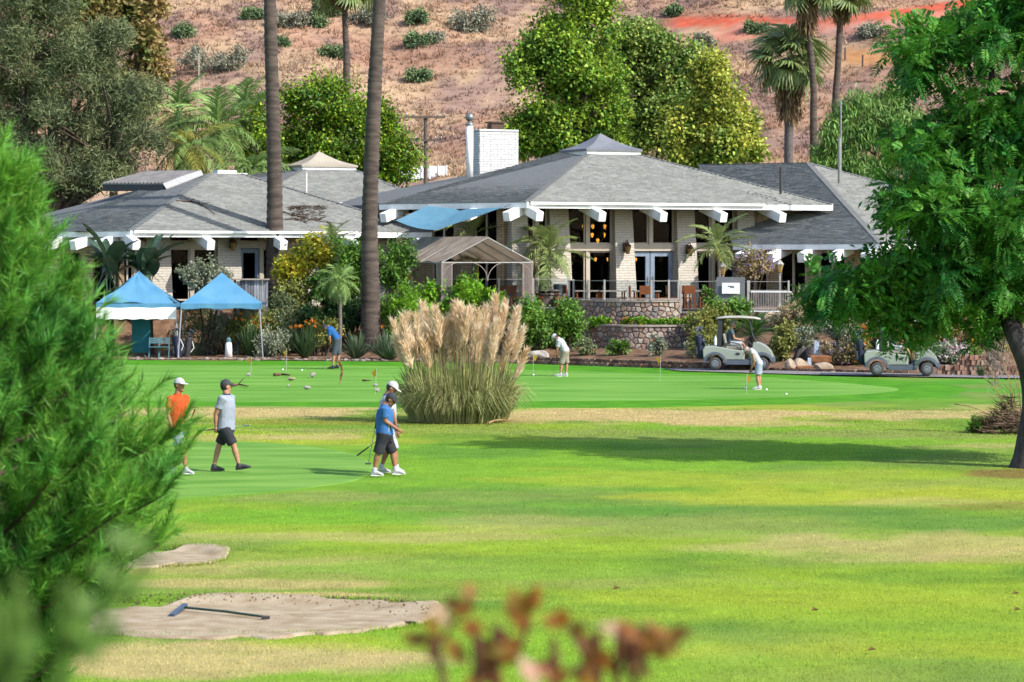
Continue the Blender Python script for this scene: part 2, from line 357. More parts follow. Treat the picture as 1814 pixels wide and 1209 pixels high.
def sheet(name, outline, m, dz, step=None, kind='structure', wob=.12, seed=1):
    """flat-lying sheet from an outline of ground points, following the terrain"""
    pts = smooth_path([Vector((x, y, 0)) for x, y in outline] + [Vector((*outline[0], 0))], 140)[:-1]
    pts = [(p.x + (vnoise(p.x, p.y, .8, seed) - .5) * wob, p.y + (vnoise(p.x, p.y, .8, seed + 5) - .5) * wob * 3 + (vnoise(p.x, p.y, .22, seed + 7) - .5) * wob * 1.2) for p in pts]
    cx = sum(p[0] for p in pts) / len(pts); cy = sum(p[1] for p in pts) / len(pts)
    ks = [1.0, .985, .96] + [1 - r / 14 for r in range(1, 14)]; rings = len(ks); V = []; n = len(pts)
    for k in ks:
        for x, y in pts: V.append((cx + (x - cx) * k, cy + (y - cy) * k, 0))
    V.append((cx, cy, 0)); V = np.array(V); V[:, 2] = gz(V[:, 0], V[:, 1]) + dz; V[:n, 2] -= dz + .02
    fs = [(r * n + j, r * n + (j + 1) % n, (r + 1) * n + (j + 1) % n, (r + 1) * n + j) for r in range(rings - 1) for j in range(n)]
    me = bpy.data.meshes.new(name); me.from_pydata([tuple(v) for v in V], [], fs + [((rings - 1) * n + j, (rings - 1) * n + (j + 1) % n, rings * n) for j in range(n)])
    me.update(); o = link(name, me, m, None, True); o['kind'] = kind; return o
m_fringe = mat('fringe_grass', ap(112, 188, 40), ap(88, 162, 40), ns=1.1, rough=.95, spec=.05, bump=.5, bs=30)
m_green = mat('green_grass', ap(150, 206, 88), ap(116, 180, 60), ns=.45, rough=.9, spec=.08, stretch=(.5, 1.6, 1), bump=.15, bs=60)
m_green2 = mat('walk_green_grass', ap(156, 206, 92), ap(120, 178, 66), ns=.8, rough=.9, spec=.08, stretch=(.5, 1.6, 1), bump=.2, bs=60)
sheet('green_fringe', [gnd(*p) for p in [(-100, 640), (270, 639.5), (700, 642), (920, 647), (1100, 653), (1240, 657.5), (1400, 664.5), (1550, 673), (1680, 681), (1720, 690), (1680, 702), (1500, 713), (1200, 722), (900, 723), (600, 722), (300, 720), (-100, 716)]], m_fringe, .010, seed=3)
sheet('putting_green', [gnd(*p) for p in [(-100, 650), (270, 647), (700, 650), (920, 656), (1100, 660.5), (1250, 665), (1400, 672), (1530, 682), (1600, 690), (1560, 698), (1400, 705), (1200, 710), (900, 712.5), (600, 714), (300, 712), (-100, 708)]], m_green, .016, wob=.05)
sheet('walking_green', [gnd(*p) for p in [(60, 790), (300, 783), (480, 785), (600, 800), (662, 824), (640, 850), (520, 868), (390, 879), (180, 884), (40, 840)]], m_green2, .012, wob=.06)
m_sand = mat('bunker_sand', ap(232, 212, 180), ap(200, 176, 142), ns=3.5, det=8, rough=.95, bump=.7, bs=45, spec=.05)
for i, (cx, cy, rx, ry) in enumerate(BUNK):
    pts = [(cx + rx * math.cos(a) * (1 + .06 * math.sin(3 * a + i)), cy + ry * math.sin(a) * (1 + .08 * math.sin(2 * a + 1))) for a in np.linspace(0, 2 * PI, 40, endpoint=False)]
    sheet('sand_bunker', pts, m_sand, .03, wob=.3)
m_soil = mat('bed_soil', ap(176, 140, 112), ap(120, 88, 68), ns=2.5, det=8, rough=.95, bump=1.0, bs=10, spec=.1)
# planting bed between the lawn and the buildings
us = np.arange(-24, 24, .5); ss = np.concatenate([np.arange(0, 12, .5), np.arange(12, 24, 2)])
U, Sg = np.meshgrid(us, ss); Uf = U.ravel(); Yb = np.interp(Uf, EX, ED) + Sg.ravel()
Vb = np.stack([Uf, Yb, gz(Uf, Yb) + .03 + .06 * fbm(Uf, Yb, .9, 5) * sstep(0, 1.2, Sg.ravel())], 1)
o = npmesh('planting_bed', Vb, grid_faces(len(us), len(ss)), m_soil, smooth=True); o['kind'] = 'structure'
# cart path
m_path = mat('path_asphalt', ap(178, 172, 170), ap(150, 144, 142), ns=8, rough=.9, bump=.3, bs=60)
cp = smooth_path([(5.6, 101.3, 0), (7.9, 99.3, 0), (11.0, 97.2, 0), (14.0, 95.7, 0), (17.3, 94.4, 0), (24, 92, 0), (40, 86, 0)], 60)
V = []
for i, p in enumerate(cp):
    d = (cp[min(i + 1, 59)] - cp[max(i - 1, 0)]).normalized(); nrm = Vector((-d.y, d.x, 0)); wd = 1.15 * min(1, .2 + i / 6)
    for k in (-1, 1): q = p + nrm * wd * k; V.append((q.x, q.y, gzf(q.x, q.y) + .045))
me = bpy.data.meshes.new('cart_path'); me.from_pydata(V, [], [(2 * i, 2 * i + 1, 2 * i + 3, 2 * i + 2) for i in range(59)]); me.update(); o = link('cart_path', me, m_path); o['kind'] = 'structure'

# lawn grass: upright blades near the camera
def grass_pts(n, y0, y1):
    y = np.sqrt(rng.uniform(y0 ** 2, y1 ** 2, n)); x = rng.uniform(-.2, .2, n) * y
    keep = np.ones(n, bool)
    for cx, cy, rx, ry in BUNK: keep &= np.hypot((x - cx) / rx, (y - cy) / ry) > 1.0
    px = CX + F * x / y; py = HY + F * CH / y
    keep &= (py > 724)
    keep &= ~((px < 650) & (py > 788) & (py < 872) & ((px - 380) / 270 < 1))
    return x[keep], y[keep]
m_blade = mat('grass_blades', (1.6, 1.6, 1.55), (1.4, 1.4, 1.35), attr='tint', rough=.85, spec=.06, isl=.16, tr=.35)
gp = []
for n, y0, y1, L, W in ((150000, 26, 40, .026, .012), (120000, 40, 66, .026, .018), (70000, 64, 76.5, .03, .026)):
    x, y = grass_pts(n, y0, y1); A = rng.normal(size=(len(x), 3)) * .45; A[:, 2] = 1
    V, Fc = blades(np.stack([x, y, gz(x, y) - .004], 1), A, L * rng.uniform(.5, 1.3, len(x)), W); gp.append((V, Fc, np.repeat(lawn(x, y), 3, 0)))
for cx, cy, rx, ry in BUNK:
    n = 2600; a = rng.uniform(0, 2 * PI, n); q = 1.0 + rng.normal(size=n) * .025 + .03 * fbm(np.cos(a) * 3, np.sin(a) * 3, .6, 9); x = cx + rx * np.cos(a) * q * (1 + .05 * np.sin(3 * a)); y = cy + ry * np.sin(a) * q * (1 + .08 * np.sin(2 * a + 1)); A = rng.normal(size=(n, 3)) * .5; A[:, 2] = 1
    V, Fc = blades(np.stack([x, y, gz(x, y) - .01], 1), A, .06 * rng.uniform(.5, 1.4, n), .014); gp.append((V, Fc, np.repeat(lawn(x, y), 3, 0) * .9))
V, Fc = merge([(a, b) for a, b, c in gp])
o = npmesh('grass', V, Fc, m_blade, cols=np.concatenate([c for a, b, c in gp])); tag(o, 'short mown green and dry grass covering the fairway', 'grass', kind='stuff')

# ------------------------------------------------------------------ hillside
def hz(x, y):
    x = np.asarray(x, float); y = np.asarray(y, float); t = y - 172
    z = 1.6 + .3 * (t + np.sqrt(t * t + 90)) * .5 * 1.0
    z = z + sstep(175, 215, y) * ((fbm(x + y * .35, y * .5, 34, 61, 3) - .5) * 9 + (fbm(x, y, 7, 71, 3) - .5) * 1.6)
    return z
def hill_at(px, py):
    D = 170.0
    while D < 420:
        z = CH + (HY - py) / F * D
        if float(hz((px - CX) / F * D, D)) >= z: break
        D += .5
    return Vector(((px - CX) / F * D, D, float(hz((px - CX) / F * D, D))))
hx = np.concatenate([np.linspace(-300, -66, 20), np.arange(-64, 64, 1.0), np.linspace(66, 300, 20)]); hy = np.concatenate([np.arange(150, 330, 1.0), np.linspace(335, 600, 25)])
X, Y = np.meshgrid(hx, hy); Xf, Yf = X.ravel(), Y.ravel(); Zh = hz(Xf, Yf)
HT = C(218, 184, 150); HP = C(198, 156, 130); HY_ = C(224, 190, 150); HV = C(168, 138, 126); RED = C(222, 106, 78); ORG = C(216, 156, 104); PNK = C(226, 180, 160)
def hillcol(x, y, z):
    px = CX + F * x / y; py = HY - F * (z - CH) / y
    a = fbm(x, y, 10, 81); b = fbm(x, y * .7 + x * .4, 3.5, 91); c = HT[None] * np.ones((len(x), 1))
    k = sstep(.42, .62, a)[:, None]; c = c * (1 - k) + HP[None] * k
    k = (sstep(.44, .62, b) * .85)[:, None]; c = c * (1 - k) + HV[None] * k
    k = (sstep(.55, .7, fbm(x, y, 6, 101)) * .6)[:, None]; c = c * (1 - k) + HY_[None] * k
    nn = (fbm(x, y, 3, 111) - .5)
    def band(pts, th, colr, s):
        nonlocal c
        yy = np.interp(px, [p[0] for p in pts], [p[1] for p in pts]); ins = sstep(pts[0][0] - 20, pts[0][0] + 30, px) * (1 - sstep(pts[-1][0] - 30, pts[-1][0] + 20, px))
        k = ((1 - sstep(.6, 1.1, np.abs(py - yy) / th + nn * .9)) * ins * s)[:, None]; c = c * (1 - k) + colr[None] * k
    band([(1180, 41), (1300, 38), (1450, 42), (1560, 30), (1740, 4)], 10, RED, .95)
    band([(1260, 66), (1400, 55), (1560, 42), (1700, 22)], 11, RED * .6 + PNK * .4, .9)
    band([(1300, 45), (1480, 50), (1620, 36)], 5, PNK, .7)
    band([(1480, 100), (1550, 101), (1640, 104)], 16, ORG, .95)
    k = (np.exp(-((px - 1010) / 30) ** 2 - ((py - 195) / 28) ** 2) * .9)[:, None]; c = c * (1 - k) + (RED * .5 + ORG * .5)[None] * k
    return c * (1.12 + .36 * fbm(x, y, 1.3, 121, 2))[:, None]
m_hill = mat('hill_earth', (1, 1, 1), (.78, .76, .74), attr='tint', rough=.95, ns=1.2, det=8, bump=1., bs=2.2, spec=.05)
o = npmesh('hillside', np.stack([Xf, Yf, Zh], 1), grid_faces(len(hx), len(hy)), m_hill, smooth=True, cols=hillcol(Xf, Yf, Zh)); o['kind'] = 'structure'
# dry brush tufts on the hill
n = 42000; y = rng.uniform(182, 300, n); x = rng.uniform(-.2, .2, n) * y; z = hz(x, y)
pyy = HY - F * (z - CH) / y; k = (pyy < 320) & (pyy > -60); x, y, z = x[k], y[k], z[k]; pxx = CX + F * x / y; pyy = pyy[k]
bare = ((pxx > 1180) & (pyy < np.interp(pxx, [1180, 1300, 1740], [55, 75, 40])) & (pyy > np.interp(pxx, [1180, 1450, 1740], [32, 32, 0]))) | ((pxx > 1480) & (pyy > 86) & (pyy < 118))
k = ~bare; x, y, z = x[k], y[k], z[k]; n = len(x); nb = 7
hc = hillcol(x, y, z) * rng.uniform(.8, 1.2, (n, 1)); sz = rng.uniform(.16, .56, n) * (.6 + .8 * fbm(x, y, 5, 131))
P = np.repeat(np.stack([x, y, z - .05], 1), nb, 0) + rng.normal(size=(n * nb, 3)) * np.repeat(sz, nb)[:, None] * np.array([.45, .45, .04])
A = rng.normal(size=(n * nb, 3)) * .7; A[:, 2] = np.abs(A[:, 2]) + .5
V, Fc = blades(P, A, np.repeat(sz, nb) * rng.uniform(.5, 1.2, n * nb), np.repeat(sz, nb) * .3)
m_brush = mat('dry_brush', (1.1, 1.1, 1.1), (.95, .93, .93), attr='tint', rough=.95, isl=.2, tr=.25, spec=.05)
o = npmesh('dry_brush', V, Fc, m_brush, cols=np.repeat(np.repeat(hc, nb, 0), 3, 0)); tag(o, 'pinkish tan dry brush covering the hillside', 'brush', kind='stuff')
# ------------------------------------------------------------------ shared building materials
m_shing = mat('roof_shingle', ap(174, 175, 170), ap(162, 163, 159), ns=.8, det=6, rough=.9, isl=.17, spec=.1)
m_roofb = mat('roof_underlay', ap(140, 142, 142), rough=.95)
m_cap = mat('ridge_cap', ap(158, 158, 154), ns=3, rough=.9)
m_white = mat('white_paint', (.66, .65, .635), (.57, .56, .55), ns=3, rough=.55, spec=.3)
m_grey = mat('grey_flashing', ap(150, 150, 156), rough=.6)
m_wall = brickmat('pale_brick', ap(252, 244, 230), ap(246, 234, 216), ap(214, 196, 172), bw=.42, bh=.11)
m_wallt = brickmat('tan_brick', ap(232, 204, 164), ap(218, 188, 148), ap(168, 140, 104), bw=.42, bh=.11)
m_white_brick = mat('white_brick', (.46, .46, .455), (.4, .4, .39), ns=6, rough=.7, bump=.4, bs=20, isl=.06)
m_mortar = mat('white_mortar', (.24, .24, .24), rough=.9)
m_siding = mat('beige_siding', ap(214, 190, 156), ns=2, rough=.7)
m_frame = mat('cream_frame', ap(244, 228, 206), ap(232, 214, 190), ns=2, rough=.6)
m_door = mat('door_blue_grey', ap(168, 184, 204), ap(150, 168, 190), rough=.5)
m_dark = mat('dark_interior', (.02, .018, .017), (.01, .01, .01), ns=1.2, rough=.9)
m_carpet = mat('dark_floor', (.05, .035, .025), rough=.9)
m_glass = glassmat('window_glass', .1, (.5, .52, .55))
m_rail = glassmat('rail_glass', .1, (.80, .84, .86))
m_bronze = mat('lantern_bronze', ap(120, 84, 62), ap(80, 55, 40), ns=12, rough=.5)
m_lampglass = mat('lantern_amber', ap(236, 190, 110), rough=.3, tr=.3)
m_amber = emat('pendant_glow', (1.0, .42, .05), 1.6)
m_metal = mat('dull_metal', ap(190, 190, 190), rough=.4, metal=.6)
m_post = mat('rail_post', ap(222, 216, 208), rough=.5)
m_drybranch = mat('dry_branch', ap(120, 96, 76), ap(84, 66, 52), ns=6, rough=.9)

class Frame:
    def __init__(s, px, D, phi): s.ox = (px - CX) / F * D; s.oy = D; s.phi = R(phi); s.c = math.cos(s.phi); s.s = math.sin(s.phi)
    def u(s, px, v): k = (px - CX) / F; return (k * (s.oy + v * s.c) - s.ox + v * s.s) / (s.c - k * s.s)
    def D(s, u, v): return s.oy + u * s.s + v * s.c
    def z(s, py, u, v): return CH + (HY - py) / F * s.D(u, v)
    def w(s, u, v, z): return Vector((s.ox + u * s.c - v * s.s, s.oy + u * s.s + v * s.c, z))

def shingles(root, faces, name='shingles', row=.21, wid=.26):
    """rows of overlapping shingles over sloping faces (lists of local points, first two along the eave)"""
    V = []; Fc = []
    for pts in faces:
        p = [Vector(q) for q in pts]; e1 = (p[1] - p[0]).normalized(); n = Vector((0, 0, 0))
        for i in range(len(p)): n += (p[i] - p[0]).cross(p[(i + 1) % len(p)] - p[0])
        n.normalize()
        if n.z < 0: n = -n
        e2 = n.cross(e1).normalized()
        if e2.z < 0: e2 = -e2
        q2 = [((q - p[0]).dot(e1), (q - p[0]).dot(e2)) for q in p]; vm = max(b for a, b in q2)
        r = 0; v = -.04
        while v < vm:
            xs_ = []                                      # convex polygon: span at this height
            vv = min(max(v + row * .5, 0.001), vm - .001)
            for i in range(len(q2)):
                (a0, b0), (a1, b1) = q2[i], q2[(i + 1) % len(q2)]
                if (b0 - vv) * (b1 - vv) < 0: xs_.append(a0 + (a1 - a0) * (vv - b0) / (b1 - b0))
            if len(xs_) >= 2:
                lo, hi = min(xs_), max(xs_); a = lo - random.random() * wid * .5
                while a < hi:
                    w_ = wid * random.uniform(.8, 1.15); a0 = max(a, lo); a1 = min(a + w_ - .006, hi)
                    if a1 - a0 > .03:
                        h = random.uniform(.04, .06); d = random.uniform(-.008, .008); b = len(V); v0 = v + d
                        c0 = p[0] + e1 * a0 + e2 * v0; c1 = p[0] + e1 * a1 + e2 * v0; t0 = p[0] + e1 * a0 + e2 * (v0 + row * 1.1); t1 = p[0] + e1 * a1 + e2 * (v0 + row * 1.1)
                        V += [c0 + n * .004, c1 + n * .004, c1 + n * h, c0 + n * h, t1 + n * .006, t0 + n * .006]
                        Fc += [(b, b + 1, b + 2, b + 3), (b + 3, b + 2, b + 4, b + 5)]
                    a += w_
            v += row; r += 1
    return V, Fc

def hexroof(root, fr, zb, A, B, ze, ring, zr, t=60, tl=7.8, depth=20, back=True):
    """hip roof: A,B local front eave corners, left-front face turned by t degrees; ring = local rectangle u0,v0,u1,v1 at height zr"""
    a = Vector((*A, ze)); b = Vector((*B, ze)); c = a + Vector((-math.cos(R(t)) * tl, math.sin(R(t)) * tl, 0))
    c2 = Vector((c.x, A[1] + depth - 4, ze)); d2 = Vector((A[0] + 2, A[1] + depth, ze)); b2 = Vector((B[0], A[1] + depth, ze))
    u0, v0, u1, v1 = ring; r = [Vector((u0, v0, zr)), Vector((u1, v0, zr)), Vector((u1, v1, zr)), Vector((u0, v1, zr))]
    faces = [[a, b, r[1], r[0]], [c, a, r[0], r[3]], [c2, c, r[3]], [d2, c2, r[3]], [b2, d2, r[3], r[2]], [b, b2, r[2], r[1]]]
    off = Vector((0, 0, -zb)); faces = [[q + off for q in f] for f in faces]
    mb = MB()
    for k, f in enumerate(faces):
        if back or k not in (2, 3): mb.slab(f, (0, 0, -.16))
    roof = mb.build('roof', m_roofb, root)
    V, Fc = shingles(root, faces[:2] + faces[5:])
    sh = npmesh('shingles', [tuple(v) for v in V], Fc, m_shing, roof); sh['kind'] = 'stuff'
    hp = MB()
    for p, q in ((a, r[0]), (b, r[1]), (c, r[3])):
        p = p + off + Vector((0, 0, .02)); q = q + off + Vector((0, 0, .02)); L = (q - p).length; n = int(L / .28)
        for i in range(n):
            s0 = p.lerp(q, i / n); s1 = p.lerp(q, (i + 1.15) / n); hp.beam(s0 + Vector((0, 0, .02)), s1, .26, .035)
    h = hp.build('hip_caps', m_cap, roof); h['kind'] = 'stuff'
    fa = MB(); fh = .24
    z0 = -zb
    def fas(p, q, nout):
        p = p + off; q = q + off; d = Vector(nout) * .03
        fa.hexa([p + Vector((0, 0, -fh)) + d, q + Vector((0, 0, -fh)) + d, q + Vector((0, 0, -fh)) - d, p + Vector((0, 0, -fh)) - d, p + Vector((0, 0, .03)) + d, q + Vector((0, 0, .03)) + d, q + Vector((0, 0, .03)) - d, p + Vector((0, 0, .03)) - d])
    dl = Vector((-math.sin(R(t)), -math.cos(R(t)), 0))
    f1 = MB(); fa = f1; fas(a, b, (0, -1, 0)); f1.build('fascia', m_white, root)
    f2 = MB(); fa = f2; fas(c, a, dl); f2.build('fascia', m_white, root)
    gt = MB(); gt.beam(a + off + Vector((.1, -.1, -.03)), b + off + Vector((-3.5, -.1, -.03)), .12, .1); gt.build('gutter', m_white, root)
    sf = MB()
    for p, q, nn in ((a, b, Vector((0, 1, 0))), (c, a, -dl)):
        p = p + off + Vector((0, 0, -.2)); q = q + off + Vector((0, 0, -.2)); sf.slab([p + nn * .06, q + nn * .06, q + nn * 2.2 + Vector((0, 0, .25)), p + nn * 2.2 + Vector((0, 0, .25))], (0, 0, -.03))
    sf.build('soffit', m_frame, root)
    return a + off, b + off, c + off, faces

def rafters(root, p, q, nout, n, first=.0, last=1., slope=.3, out=.75, inn=1.15, w=.34, h=.4):
    for i in range(n):
        s = p.lerp(q, first + (last - first) * i / max(1, n - 1)); o = Vector((nout[0], nout[1], 0)).normalized()
        a = s - o * inn + Vector((0, 0, -.44 + slope * inn)); e = s + o * out + Vector((0, 0, -.38 - slope * out))
        mb = MB(); mb.beam(a, e, w, h); mb.build('rafter_tail', m_white, root, bevel=.02)

def cupola(root, ring, zr, zb, m_top, hgt, band=m_white):
    u0, v0, u1, v1 = ring; z = zr - zb; cx, cy = (u0 + u1) / 2, (v0 + v1) / 2; mb = MB(); e = .12
    mb.box((cx, cy, z + .06), (u1 - u0 + .1, v1 - v0 + .1, .34)); cu = mb.build('cupola_curb', band, root)
    t = MB(); c = [Vector((u0 - e, v0 - e, z + .26)), Vector((u1 + e, v0 - e, z + .26)), Vector((u1 + e, v1 + e, z + .26)), Vector((u0 - e, v1 + e, z + .26))]; ap_ = Vector((cx, cy, z + .26 + hgt))
    n = 6
    for i in range(4):                                    # slightly concave slopes
        p, q = c[i], c[(i + 1) % 4]; prev = (p, q)
        for k in range(1, n + 1):
            f = k / n; sag = Vector((0, 0, -.10 * math.sin(f * PI)))
            a = p.lerp(ap_, f) + sag; b = q.lerp(ap_, f) + sag; t.add([prev[0], prev[1], b, a], [(0, 1, 2, 3)] if k < n else [(0, 1, 2)]); prev = (a, b)
    t.add([c[0], c[1], c[2], c[3], *[x + Vector((0, 0, -.1)) for x in c]], [(0, 1, 5, 4), (1, 2, 6, 5), (2, 3, 7, 6), (3, 0, 4, 7), (4, 5, 6, 7)])
    t.build('cupola_roof', m_top, root)

def window(root, u0, u1, z0, z1, v, zb, m_fr=m_frame, fw=.07, mid=None, name='window'):
    fr = MB()
    for a, b, c, d in ((u0, u1, z0, z0 + fw), (u0, u1, z1 - fw, z1)): fr.box(((a + b) / 2, v, (c + d) / 2 - zb), (b - a, .1, d - c))
    for a, b in ((u0, u0 + fw), (u1 - fw, u1)): fr.box(((a + b) / 2, v, (z0 + z1) / 2 - zb), (b - a, .1, z1 - z0 - 2 * fw))
    f = fr.build(name, m_fr, root)
    g = MB(); g.box(((u0 + u1) / 2, v + .02, (z0 + z1) / 2 - zb), (u1 - u0 - 2 * fw, .012, z1 - z0 - 2 * fw)); g.build('pane', m_glass, f)
    return f

def lantern(loc, label, rz=0, wall=True, h=.62):
    t = thing('wall_lantern' if wall else 'lamp_post', label, 'lantern' if wall else 'lamp post', loc, rz)
    z = 0 if wall else h
    if wall:
        mb = MB(); mb.box((0, .16, .12), (.16, .04, .4)); mb.tube([(0, .15, .28), (0, .05, .4), (0, -.08, .36), (0, -.1, .26)], .02, 6); mb.build('bracket', m_bronze, t)
        y = -.1
    else:
        mb = MB(); mb.lathe([(.11, 0), (.11, .12), (.06, .2), (.045, .3), (.04, h - .1), (.07, h - .04), (.09, h)], 10); mb.build('post', m_post, t); y = 0
    mb = MB(); mb.lathe([(.06, z - .18 if wall else z), (.09, z - .14 if wall else z + .04), (.15, z + .14 if wall else z + .34)], 6, (0, y, 0)); mb.build('lamp_glass', m_lampglass, t)
    z2 = z + .14 if wall else z + .34
    mb = MB(); mb.lathe([(.17, z2), (.18, z2 + .03), (.06, z2 + .16), (.02, z2 + .2), (.015, z2 + .28)], 6, (0, y, 0))
    for i in range(6):
        a = 2 * PI * i / 6; mb.beam((.062 * math.cos(a), y + .062 * math.sin(a), z2 - .32), (.155 * math.cos(a), y + .155 * math.sin(a), z2), .018, .018)
    mb.build('lamp_frame', m_bronze if wall else m_post, t); return t

# ------------------------------------------------------------------ main clubhouse
ZB = 1.9
FM = Frame(934, 118.0, 25)
main = thing('clubhouse', 'main clubhouse with grey shingle roof, tall windows and double glass doors', 'building', (FM.ox, FM.oy, ZB), FM.phi)
Lm = FM.u(1475, 0); rv0 = 8.6; ru = FM.u(1041, rv0); ring = (ru, rv0, ru + 2.65, rv0 + 2.65)
a, b, c, mfaces = hexroof(main, FM, ZB, (0, 0), (Lm, 0), 6.32, ring, 8.72)
cupola(main, ring, 8.72, ZB, mat('cupola_grey', ap(158, 160, 168), ap(140, 142, 150), ns=1.5, rough=.7), .78)
rafters(main, a, b, (0, -1), 5, .015, .80)
rafters(main, c, a, (-math.sin(R(60)), -math.cos(R(60))), 4, .1, .93)
# front wall
v0 = 1.75
def FU(px): return FM.u(px, v0)
def col_(px0, px1, name='brick_column', m=m_wall):
    u0, u1 = FU(px0), FU(px1); mb = MB(); zt = 6.35 - ZB; uc = (u0 + u1) / 2
    mb.hexa([(u0 - .1, v0 - .62, 0), (u1 + .02, v0 - .62, 0), (u1 + .02, v0 + .35, 0), (u0 - .1, v0 + .35, 0), (u0 + .04, v0 - .12, zt), (u1, v0 - .12, zt), (u1, v0 + .35, zt), (u0 + .04, v0 + .35, zt)])
    return mb.build(name, m, main)
for p in ((902, 931), (970, 1004), (1085, 1117), (1195, 1227), (1302, 1332)): col_(*p)
zband0, zband1 = FM.z(445, FU(1100), v0), FM.z(433, FU(1100), v0); ztop = 6.3
for k, (p0, pm, p1) in enumerate(((931, 951, 970), (1004, 1041, 1085), (1117, 1153, 1195), (1227, 1263, 1302))):
    u0, um, u1 = FU(p0), FU(pm), FU(p1)
    mb = MB(); mb.box(((u0 + u1) / 2, v0 + .1, (zband0 + zband1) / 2 - ZB), (u1 - u0, .28, zband1 - zband0)); mb.build('cross_beam', m_frame, main)
    mb = MB(); mb.box((um, v0 + .1, (zband1 + ztop) / 2 - ZB), (.16, .2, ztop - zband1)); mb.build('mullion', m_frame, main)
    for x0, x1 in ((u0, um - .08), (um + .08, u1)):
        window(main, x0, x1, zband1, ztop, v0 + .12, ZB)
        if k != 2: window(main, x0, x1, ZB + .12, zband0, v0 + .12, ZB)
    if k != 2:
        mb = MB(); mb.box((um, v0 + .1, (zband0 + ZB) / 2 - ZB), (.14, .2, zband0 - ZB)); mb.build('mullion', m_frame, main)
    else:
        for x0, x1, s in ((u0 + .05, um - .02, 1), (um + .02, u1 - .05, -1)):
            d = window(main, x0, x1, ZB + .02, zband0 - .03, v0 + .12, ZB, m_door, .2, name='door')
            hb = MB(); hx_ = x1 - .1 if s > 0 else x0 + .1; hb.tube([(hx_, v0 + .02, 1.0), (hx_, v0 + .02, 1.3)], .02, 6); hb.build('door_handle', m_metal, d)
# siding wall to the right of the last column and left-front wall
mb = MB(); u0, u1 = FU(1332), FU(1470); mb.box(((u0 + u1) / 2, v0 + .3, 2.15), (u1 - u0, .2, 4.3)); mb.build('wall', m_siding, main)
for i in range(14):
    u = u0 + .1 + (u1 - u0 - .2) * i / 13; mb = MB(); mb.box((u, v0 + .18, 3.3), (.05, .04, 2.0)); mb.build('batten', m_siding, main)
dl = Vector((-math.sin(R(60)), -math.cos(R(60)), 0)); tl_ = Vector((-.5, .866, 0)); st = Vector((FU(902) - .2, v0 + .1, 0))
def LW(s0, s1, z0, z1, th, m, name, off=0):
    mb = MB(); p = st + tl_ * s0 - dl * off; q = st + tl_ * s1 - dl * off
    mb.hexa([p + Vector((0, 0, z0)), q + Vector((0, 0, z0)), q - dl * th + Vector((0, 0, z0)), p - dl * th + Vector((0, 0, z0)), p + Vector((0, 0, z1)), q + Vector((0, 0, z1)), q - dl * th + Vector((0, 0, z1)), p - dl * th + Vector((0, 0, z1))]); return mb.build(name, m, main)
for s0, s1 in ((.0, .35), (1.55, 2.6), (3.8, 4.8), (6.0, 7.0)): LW(s0, s1, 0, 4.45, .35, m_wallt, 'brick_pier')
for s0, s1 in ((.35, 1.55), (2.6, 3.8), (4.8, 6.0)):
    for z0, z1 in ((.1, 2.2), (2.5, 4.4)):
        w_ = LW(s0, s1, z0, z1, .02, m_glass, 'window', .1)
        for q in (s0 + .03, (s0 + s1) / 2, s1 - .03): 
            x = LW(q - .04, q + .04, z0, z1, .1, m_frame, 'frame', .06); x.parent = w_
    LW(s0, s1, 2.2, 2.5, .25, m_frame, 'cross_beam')
# room behind the glass
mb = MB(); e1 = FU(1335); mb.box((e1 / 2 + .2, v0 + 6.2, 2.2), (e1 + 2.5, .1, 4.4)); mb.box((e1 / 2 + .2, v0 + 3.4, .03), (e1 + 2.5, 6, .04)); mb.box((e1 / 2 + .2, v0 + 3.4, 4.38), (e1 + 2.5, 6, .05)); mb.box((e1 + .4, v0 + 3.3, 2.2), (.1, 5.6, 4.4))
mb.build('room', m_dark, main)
mb = MB()
for p in (1015, 1075, 1122, 1190, 1236, 1296):
    u = FU(p); mb.tube([(u, v0 + .45 + .04 * math.sin(k), .1 + k * .26) for k in range(16)], .07, 6)
mb.build('curtains', mat('dark_curtain', (.06, .05, .05), rough=.9), main)
# chimney with white brick courses
chim = thing('chimney', 'broad white painted brick chimney on the clubhouse roof', 'chimney', at(876, 300, 131), R(25))
chw, chd, chh = 1.95, 1.0, 1.75; zc = -.6
mb = MB(); mb.box((0, 0, zc + chh / 2 + .3), (chw - .05, chd - .05, chh + .55)); core = mb.build('core', m_mortar, chim)
V = MB(); bh = .115
for side, L, nrm in ((0, chw, -1), (1, chd, -1)):
    r = 0; z = zc
    while z < zc + chh + .55:
        x = -L / 2 + (0 if r % 2 else -.18)
        while x < L / 2:
            x0, x1 = max(x, -L / 2), min(x + .36 - .014, L / 2)
            if x1 - x0 > .05:
                d = random.uniform(-.008, .01)
                if side == 0: V.box(((x0 + x1) / 2, -chd / 2 - d, z + bh / 2), (x1 - x0, .06, bh - .016))
                else: V.box((-chw / 2 - d, (x0 + x1) / 2, z + bh / 2), (.06, x1 - x0, bh - .016))
            x += .36
        z += bh; r += 1
o = V.build('bricks', m_white_brick, chim); o['kind'] = 'stuff'
mb = MB(); mb.box((0, 0, zc + chh + .62), (chw + .06, chd + .06, .1)); mb.build('chimney_cap', m_white_brick, chim, bevel=.03)
mb = MB(); mb.box((.05, 0, zc + chh + .82), (.62, .5, .3)); mb.box((.05, 0, zc + chh + 1.02), (.8, .66, .06)); mb.build('flue_cover', m_bronze, chim)
p = at(832, 300, 129)
flue = thing('vent_pipe', 'tall white vent pipe with ball cap beside the chimney', 'pipe', (p.x, p.y, p.z - .5)); z1 = at(832, 222, 129).z - p.z + .5
mb = MB(); mb.tube([(0, 0, 0), (0, 0, z1)], .16, 14); mb.build('pipe', m_white, flue, smooth=True)
